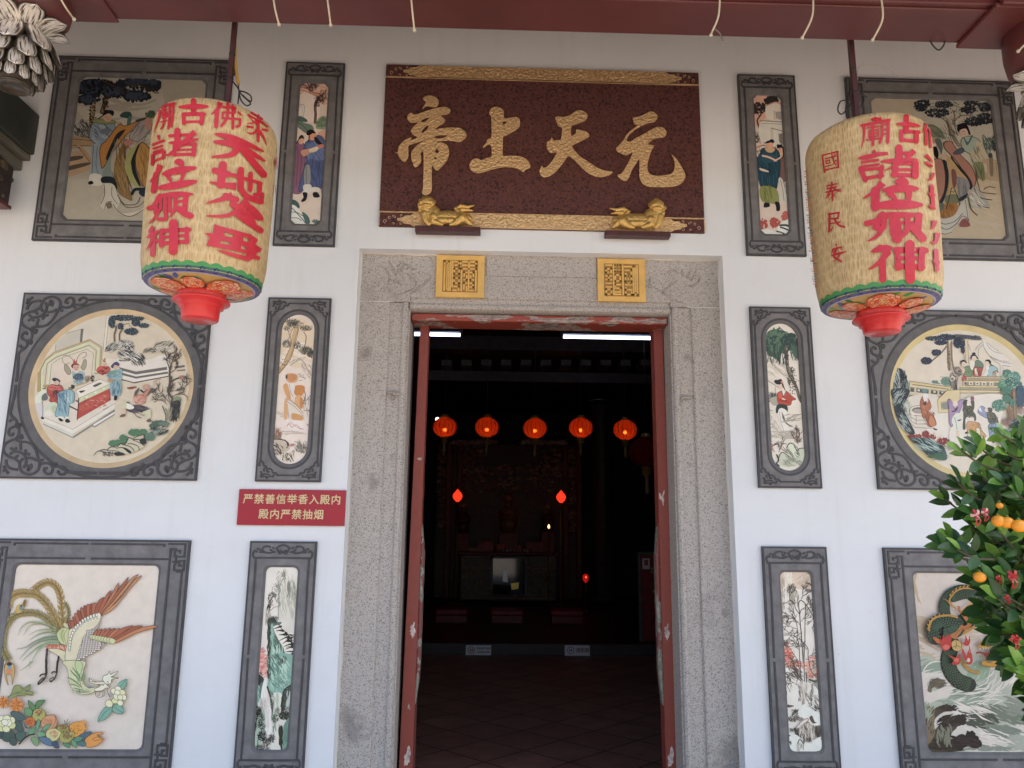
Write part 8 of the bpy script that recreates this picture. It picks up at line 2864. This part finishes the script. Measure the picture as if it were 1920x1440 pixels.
for k in range(9):
    q = Ph(938+k*6.5, 1033, 12.95); b = MB(); b.lathe([(.018, 0), (.034, .03), (.036, .07), (.031, .07), (.028, .02)], 12, Matrix.Translation((q.x, 12.95, zt_+.06))); tag(b.build('tea_cup', cupm), 'small white tea cup in the row along the altar front', 'cup', 'row of tea cups on the altar table')
# statues behind the table, on blocks
def statue(x, y0, y1, label, c):
    q0, q1 = Ph(x, y1, 13.4), Ph(x, y0, 13.4); h = q1.z-q0.z; s = h/1.0; z = q0.z; X = q0.x; e = lambda dx, dz, rx, rz, dy=0: ('e', (X+dx*s, 13.4+dy*s, z+dz*s), (rx*s, rx*s*.8, rz*s))
    parts = [e(0, .25, .24, .27), e(0, .5, .20, .24), e(0, .80, .10, .13), e(0, .95, .09, .07), e(-.2, .5, .08, .16, -.05), e(.2, .5, .08, .16, -.05), e(0, .42, .14, .08, -.16), ('t', [Vector((X-.2*s, 13.35, z+.55*s)), Vector((X-.17*s, 13.26, z+.4*s)), Vector((X, 13.22, z+.42*s))], [.07*s, .06*s, .04*s]), ('t', [Vector((X+.2*s, 13.35, z+.55*s)), Vector((X+.17*s, 13.26, z+.4*s)), Vector((X, 13.22, z+.42*s))], [.07*s, .06*s, .04*s])]
    t = empty('deity_statue', (X, 13.4, zt_+.06), label, 'statue', 'deity statues on the altar')
    blob('robed_figure', parts, dk('statue_gilt_'+label[:4].strip().lower().replace(' ', '_'), c, .35), t, .012, 3)
    b = MB(); b.lathe([(.11*s, z+.90*s), (.15*s, z+.98*s), (.12*s, z+1.04*s), (.04*s, z+1.12*s)], 10, Matrix.Translation((X, 13.4, 0))); b.build('crown', gw, t)
    b = MB(); b.box((X-.26*s, 13.22, zt_+.062), (X+.26*s, 13.6, z)); b.build('plinth', redw, t, bevel=.01)
statue(953, 932, 1000, 'gilt robed deity statue at the centre of the altar', (.22, .14, .05)); statue(1026, 950, 998, 'smaller dark deity statue right of the central one', (.10, .06, .035)); statue(868, 948, 1000, 'smaller dark deity statue left of the central one', (.09, .05, .03))
# flame-shaped lamps and small lamps
fl = emit('red_flame_bulb', (1, .035, .012), .55)
for x, y, l in ((858, 930, 'glowing red flame-shaped lamp at the left of the altar'), (1052, 932, 'glowing red flame-shaped lamp at the right of the altar')):
    q = Ph(x, y, 12.4); t = empty('flame_lamp', q, l, 'lamp', 'flame-shaped lamps beside the altar'); b = MB()
    b.lathe([(.03, -.12), (.085, -.06), (.105, 0), (.085, .05), (.045, .095), (.012, .135), (.0, .15)], 20, Matrix.Translation(q)); b.build('flame_shade', fl, t)
    b = MB(); b.lathe([(.045, -.12), (.05, -.16), (.02, -.19), (.018, .15-q.z+.03), (.14, .15-q.z+.02), (.14, .15-q.z)], 14, Matrix.Translation(q)); b.build('lamp_stand', brass, t)
q = Ph(1029, 988, 12.3); t = empty('oil_lamp', q, 'tiny oil flame in front of the right deity statue', 'lamp'); b = MB(); b.lathe([(.010, -.03), (.028, 0), (.012, .04), (.0, .06)], 10, Matrix.Translation(q)); b.build('flame', emit('oil_flame', (1, .5, .15), 1.6), t); b = MB(); b.lathe([(.02, -.03), (.05, -.05), (.03, -.09), (.012, -.1), (.012, .15-q.z+.02), (.1, .15-q.z)], 12, Matrix.Translation(q)); b.build('lamp_stem', brass, t)
q = Ph(1098, 1082, 11); t = empty('votive_lamp', q, 'small red votive lamp on a stand right of the altar table', 'lamp'); b = MB(); b.lathe([(.02, -.10), (.05, -.06), (.06, 0), (.04, .05), (.0, .06)], 12, Matrix.Translation(q)); b.build('red_glass', emit('votive_red', (1, .02, .01), .12), t); b = MB(); b.ball(q+Vector((0, -.062, 0)), .014, 8); b.build('wick_glow', emit('votive_glow', (1, .12, .08), 1.0), t); b = MB(); b.lathe([(.03, -.10), (.012, -.13), (.012, .15-q.z+.03), (.12, .15-q.z)], 12, Matrix.Translation(q)); b.build('lamp_stem', brass, t)
# kneeling stools
for x, l in ((846, 'red kneeling stool left of the altar table'), (951, 'red kneeling stool in front of the altar table'), (1064, 'red kneeling stool right of the altar table')):
    q, r = Ph(x-31, 1170, 8.9), Ph(x+31, 1141, 8.9); t = empty('kneeling_stool', ((q.x+r.x)/2, 8.9, .15), l, 'stool', 'red kneeling stools before the altar'); b = MB(); b.box((q.x, 8.9, .26), (r.x, 9.4, .36)); b.build('cushion', dk('stool_red_'+l[21:24].strip(), (.30, .015, .03)), t, bevel=.03); b = MB(); b.box((q.x+.02, 8.92, .15), (r.x-.02, 9.38, .2595)); b.build('stool_base', dk('stool_base_'+l[21:24].strip(), (.20, .01, .02)), t)
# shoe signs on the platform edge
wh = M('white_sign_board', (.72, .72, .74), .5, 0, .05, 5); rd = M('sign_print_red', (.22, .03, .03), .6)
def shoe_sign(x0, x1, y0, y1, lines, label):
    Y = ROWY-.06; a, b_ = Ph(x0, y1, Y), Ph(x1, y0, Y); t = empty('shoe_sign', ((a.x+b_.x)/2, Y, .004), label, 'sign', 'white shoe signs at the platform step'); hgt = b_.z-a.z; z0 = .004+.003
    b = MB(); b.hexa([(a.x, Y, z0), (b_.x, Y, z0), (b_.x, Y+.012, z0), (a.x, Y+.012, z0)], [(a.x, Y+.02, z0+hgt), (b_.x, Y+.02, z0+hgt), (b_.x, Y+.032, z0+hgt), (a.x, Y+.032, z0+hgt)]); b.build('board', wh, t)
    def at_(x, z, k=0): return Vector((x, Y+.02*(z-z0)/hgt-.0015-.0002*k, z))
    cx, cz, r = a.x+hgt*.62, z0+hgt*.5, hgt*.36; g = MB()
    for i in range(24):
        u, v = 6.283*i/24, 6.283*(i+1)/24; g.poly([at_(cx+r*math.cos(u), cz+r*math.sin(u)), at_(cx+r*math.cos(v), cz+r*math.sin(v)), at_(cx+r*.84*math.cos(v), cz+r*.84*math.sin(v)), at_(cx+r*.84*math.cos(u), cz+r*.84*math.sin(u))])
    for s in (-1, 1): g.poly([at_(cx+s*r*.25+r*.16*math.cos(6.283*i/10), cz+r*.5*math.sin(6.283*i/10), 1) for i in range(10)])
    g.build('shoe_mark', rd, t)
    for k, (tx, fz, sz) in enumerate(lines):
        tcx = (a.x+hgt*1.1+b_.x)/2
        text_mesh('lettering', tx, sz, (lambda tcx, fz: lambda x, y, j: at_(tcx+x, z0+hgt*fz+y, j))(tcx, fz), rd, t, .0008)
shoe_sign(873, 921, 1209, 1227, (('PLEASE TAKE', .68, .032), ('SHOES OFF', .30, .032)), 'white sign asking in English to take shoes off')
shoe_sign(1059, 1106, 1209, 1228, (('请脱鞋', .5, .062),), 'white sign asking in Chinese to take shoes off')
# red banner board at the right
q, r = Ph(1203, 1200, 6.8), Ph(1262, 1040, 6.8); t = empty('banner_board', ((q.x+r.x)/2, 6.8, .15), 'dark red donation board with gold text behind the right door leaf', 'board')
b = MB(); b.box((q.x, 6.8, .15), (r.x, 6.84, r.z)); b.build('red_panel', dk('banner_red', (.20, .012, .016)), t)
b = MB(); b.box((q.x-.03, 6.79, .15), (q.x, 6.85, r.z+.03)); b.box((r.x, 6.79, .15), (r.x+.03, 6.85, r.z+.03)); b.box((q.x, 6.79, r.z), (r.x, 6.85, r.z+.03)); b.build('board_frame', dk('banner_frame', (.06, .12, .10)), t)
yl = M('banner_gold_print', (.45, .33, .08), .5)
for tx, x, y, s in (('Do', 1229, 1070, .10), ('月', 1236, 1101, .20), ('光', 1236, 1130, .16)):
    w_ = Ph(x, y, 6.79); text_mesh('lettering', tx, s, (lambda w_: lambda u, v, j: Vector((w_.x+u, 6.798-.0003*j, w_.z+v)))(w_), yl, t, .002)
b = MB(); w0, w1 = Ph(1205, 1067, 6.79), Ph(1218, 1047, 6.79); b.box((w0.x, 6.79, w0.z), (w1.x, 6.7995, w1.z)); pp = b.build('paper_slip', wh, t); b = MB(); hx = (w1.x-w0.x)*.22; b.box((w0.x+hx, 6.787, w0.z+.05), (w1.x-hx, 6.7899, w1.z-.02)); b.build('red_print', M('slip_red', (.4, .08, .05), .6), pp)
# pale pillar dimly seen at the right of the screen
q = Ph(1130, 1000, 13.5); b = MB(); b.lathe([(.30, .15), (.30, .25), (.235, .3), (.235, 4.4), (.3, 4.5), (.3, 4.7)], 28, Matrix.Translation((q.x, 13.5, 0))); b.build('hall_column', dk('hall_column_paint', (.055, .06, .07)), label='grey round column at the right of the altar screen', cat='column')
# ================================================================== eaves: lotus pendants, bracket arm, cords, carving on the granite
def mat_silver():
    m, n, bs = newmat('worn_silver_shaded_rims'); uv = N(n, 'ShaderNodeUVMap').outputs[0]; co = geo_pos(n)
    mp = N(n, 'ShaderNodeMapping'); mp.inputs['Scale'].default_value = (10, 1.2, 1); n.links.new(uv, mp.inputs[0])
    f = noise(n, mp.outputs[0], 1.0, 4, .6); g = noise(n, co, 25, 4)
    c = mixc(n, ramp(n, f, [(.42, 1.), (.52, 0.)]), (.86, .81, .74), (.06, .045, .03)); c = mixc(n, ramp(n, g, [(.55, 0.), (.7, .6)]), c, (.20, .15, .10))
    sx = N(n, 'ShaderNodeSeparateXYZ'); n.links.new(uv, sx.inputs[0]); c = mixc(n, ramp(n, sx.outputs[0], [(0, 1.), (.05, 1.), (.13, 0.), (.87, 0.), (.95, 1.), (1, 1.)]), c, (.035, .026, .018))  # petal rims painted dark, standing for the shade between overlapping petals
    n.links.new(c, bs.inputs['Base Color']); bs.inputs['Roughness'].default_value = .34; bs.inputs['Metallic'].default_value = .4
    bump(n, bs, f, .6, .006); return m
silver = mat_silver()
def petal(mb, base, dirn, up, L, Wd, curl, nrm=7, tip=.0):
    s = dirn.cross(up).normalized(); o = s.cross(dirn).normalized(); rows = []
    for i in range(nrm+1):
        t = i/nrm; w = Wd/2*math.sqrt(max(0, 1-((t-.55)/.57)**2))*(1-.9*max(0, (t-.8)/.2)**2); c = base+dirn*(L*t)+o*(curl*L*(t*t)-tip*L*t**4)
        row = []
        for j in range(7):
            u = j/6*2-1; q = c+s*(w*u)-o*(.30*w*(u*u)); row.append(mb.vert(q)); mb.uv.append((u*.5+.5, t))
        rows.append(row)
    for a, b in zip(rows, rows[1:]):
        for j in range(6): mb.face((a[j], a[j+1], b[j+1], b[j]), 0, True)
def lotus(c, s, label):
    t = empty('lotus_pendant', c, label, 'carving', 'silvered lotus pendants under the porch beam'); T = Matrix.Translation(c)
    b = MB(); b.lathe([(.15*s, .20*s), (.20*s, .10*s), (.19*s, -.05*s), (.15*s, -.20*s), (.11*s, -.30*s)], 24, T); b.uv = [(.1, .1)]*len(b.v); b.build('bud_core', M('pendant_core_'+label[:4].lower(), (.06, .045, .03), .5, .3), t)
    for rn, n, z, r, L, Wd, an, cu, mk in (('crown_petal', 8, .15, .13, .22, .21, 52, .45, 0), ('upper_petal', 7, .19, .16, .27, .215, -40, -.36, .5), ('middle_petal', 8, .05, .195, .22, .170, -60, -.18, 0), ('lower_petal', 9, -.07, .185, .18, .135, -70, -.10, .5), ('tip_petal', 10, -.17, .150, .14, .095, -78, -.06, 0)):
        for k in range(n):
            a = 2*math.pi*(k+mk)/n; d0 = Vector((math.cos(a), math.sin(a), 0)); e = rad(an); d = d0*math.cos(e)+Vector((0, 0, math.sin(e)))
            upv = d0*math.sin(-e)+Vector((0, 0, math.cos(e))) if an < 0 else d0*(-math.sin(e))+Vector((0, 0, math.cos(e)))
            upv = -upv if an > 0 else upv
            b = MB(); petal(b, c+d0*r*s+Vector((0, 0, z*s)), d, upv, L*s, Wd*s, cu if an < 0 else .5); o = b.build(rn, silver, t)
            so2 = o.modifiers.new('thick', 'SOLIDIFY'); so2.thickness = .012*s; so2.offset = 0
    b = MB(); b.lathe([(.115*s, -.31*s), (.125*s, -.335*s), (.10*s, -.345*s), (.095*s, -.325*s), (.0, -.325*s)], 28, T, cap=False); b.uv = [(.5, v[2]*20) for v in b.v]; b.build('seed_cup', silver, t)
    b = MB(); b.lathe([(.10*s, .18*s), (.24*s, .26*s), (.33*s, .36*s), (.35*s, .50*s), (.35*s, .9*s)], 32, T); b.build('red_hub', MT['redpaint'], t)
    return t
YLt = -1.22; lc = P(36, 96, YLt)
lotus(lc, .53, 'silver lotus pendant with carved petals at the top left corner')
lr = P(1978, 190, YLt)
lotus(lr, .50, 'shaded silver lotus pendant cut by the right edge of the view')
# bracket arm running into the wall at the far left
q1, q0 = P(76, 217, YW), P(65, 307, YW); arm = empty('bracket_arm', (q1.x-.15, -.7, q0.z), 'dark green timber bracket arm running into the wall at the left', 'bracket')
b = MB(); b.box((q1.x-.30, -1.5, q0.z+.05), (q1.x, YW, q1.z)); b.build('arm_timber', M('dark_green_timber', (.030, .034, .028), .5, 0, .25, 5, .2, 30), arm, bevel=.012)
b = MB(); b.box((q1.x-.30, -1.5, q0.z+.012), (q1.x-.02, YW, q0.z+.0495)); b.box((q1.x-.30, -1.5, q0.z-.05), (q1.x-.06, YW, q0.z+.0115)); b.build('arm_moulding', M('olive_moulding', (.12, .11, .085), .5, 0, .2, 6), arm, bevel=.008)
r1, r0 = P(28, 314, -.10), P(17, 386, -.10)
b = MB(); b.box((r1.x-.30, -1.5, r0.z), (r1.x, -.10, r1.z)); b.build('lower_block', M('dark_carved_timber', (.03, .02, .018), .6, 0, .4, 8, .6, 25), arm, bevel=.012)  # dark mottled colour over the whole block
b = MB(); b.box((r1.x-.30, -1.5, r0.z-.02), (r1.x+.008, -.092, r0.z-.0005)); b.build('red_base_board', MT['redpaint'], arm)
g = MB(); rb = random.Random(2)
for k in range(40):
    z = rb.uniform(r0.z+.02, r1.z-.02); y = rb.uniform(-1.0, -.16); g.ball((r1.x+.002, y, z), rb.uniform(.012, .026), 6, 0, .5, rb.uniform(.8, 2), rb.uniform(.6, 1.4))
for i in range(10):
    a = i/9; g.ball((r1.x-.28+.26*a, -.098, (r0.z+r1.z)/2+.06*math.sin(a*7)), .02, 6, 0, 1.2, .5, 1)
g.build('block_carving', M('worn_gilt_carving', (.10, .07, .04), .5, .2, .4, 20), arm)
# cords hung over the beam
cm = M('cream_cord', (.52, .46, .34), .8, 0, .12, 60)
def cord(pxs, label, r=.0042):
    mb = MB(); pts = []
    for x, y, yy in pxs: pts.append(P(x, y, yy))
    mb.tube(smooth(pts, 6), r, 6); mb.ball(pts[-1], r*1.9, 6); mb.build('cord', cm, label=label, cat='cord', group='cream cords hanging over the front beam')
F0, F1 = YB0-.055, YB0-.012
for q, l in (([(108, -14, F0-.05), (122, 12, F0-.03), (139, 36, F1)], 'cream cord slanting over the beam beside the left lotus pendant'),
             ([(511, -14, F0), (516, 18, F0), (523, 46, F1)], 'cream cord over the beam, first right of the left lantern'), ([(612, -14, F0), (616, 15, F0), (620, 47, F1)], 'cream cord over the beam above the left end of the name board'),
             ([(770, -14, F0), (773, 20, F0), (777, 57, F1)], 'cream cord over the beam above the name board itself'), ([(1350, -14, F0), (1347, 30, F0), (1334, 62, F1), (1333, 66, F1)], 'cream cord over the beam right of the name board'),
             ([(1524, -14, F0), (1523, 30, F0), (1504, 71, F1)], 'cream cord over the beam just left of the right lantern'), ([(1650, -14, F0), (1655, 34, F0), (1636, 75, F1)], 'cream cord over the beam just right of the right lantern'), ([(1921, 84, F1), (1912, 93, F1), (1909, 96, F1)], 'short cream cord end at the right edge of the beam')):
    cord(q, l)
mb = MB(); mb.tube(smooth([P(1336, 52, F1), P(1349, 62, F1), P(1355, 76, F1)], 5), .004, 6); mb.build('cord', M('grey_cord_end', (.16, .13, .12), .8), label='dark frayed cord end under the beam right of the name board', cat='cord', group='cream cords hanging over the front beam')
mb = MB(); mb.tube(smooth([P(1744, 76, -1.12), P(1750, 86, -1.12), P(1760, 94, -1.12), P(1768, 87, -1.12), P(1772, 77, -1.12)], 5), .0038, 6); mb.build('hook', MT['black'], label='small dark wire hook under the beam near the right end', cat='hook')
# shallow dragons' horns and flames carved in the lintel corners
def relief(txt, v, name):
    vv = view(*v); mb = MB()
    for l in txt.strip().splitlines():
        q = smooth([P(*vv(x, y), YS+.0045) for x, y in pl(l)], 5); k = len(q); mb.tube(q, [.0105*(.35+.65*math.sin(math.pi*min(1, (i+.6)/k))) for i in range(k)], 7)
    o = mb.build(name, mat_granite('carved_'+name+v[-1].__str__()[:0]+('a' if v[0] < 1000 else 'b'), (.38, .345, .31), (.17, .15, .135), (.46, .42, .385), 210, False), stl)
relief('''480,215 515,265 545,330 560,360
605,222 575,275 560,340
415,265 470,300 500,370 475,450 440,490
690,275 630,255 590,320 600,350
560,340 640,330 700,380 725,430 690,470 620,495 540,520 450,545
870,340 800,410 730,470 660,510
640,300 660,280 700,300
500,380 560,400 600,440''', (620, 440, 4.5), 'dragon_relief')
relief('''675,320 735,305 775,335
805,285 800,335 830,350
880,295 850,345 870,390
930,285 905,350 870,400
965,350 930,410 885,435 840,420
540,430 640,490 740,560 870,600
775,380 700,440 650,490 720,530
540,350 530,430 570,470''', (1100, 440, 4.5), 'dragon_relief')
relief('''485,1335 520,1325 535,1345 600,1345
520,1350 530,1395''', (620, 440, 4.5), 'panel_notch')
relief('''790,1400 820,1370 870,1380 895,1365
800,1400 790,1440''', (1100, 440, 4.5), 'panel_notch')
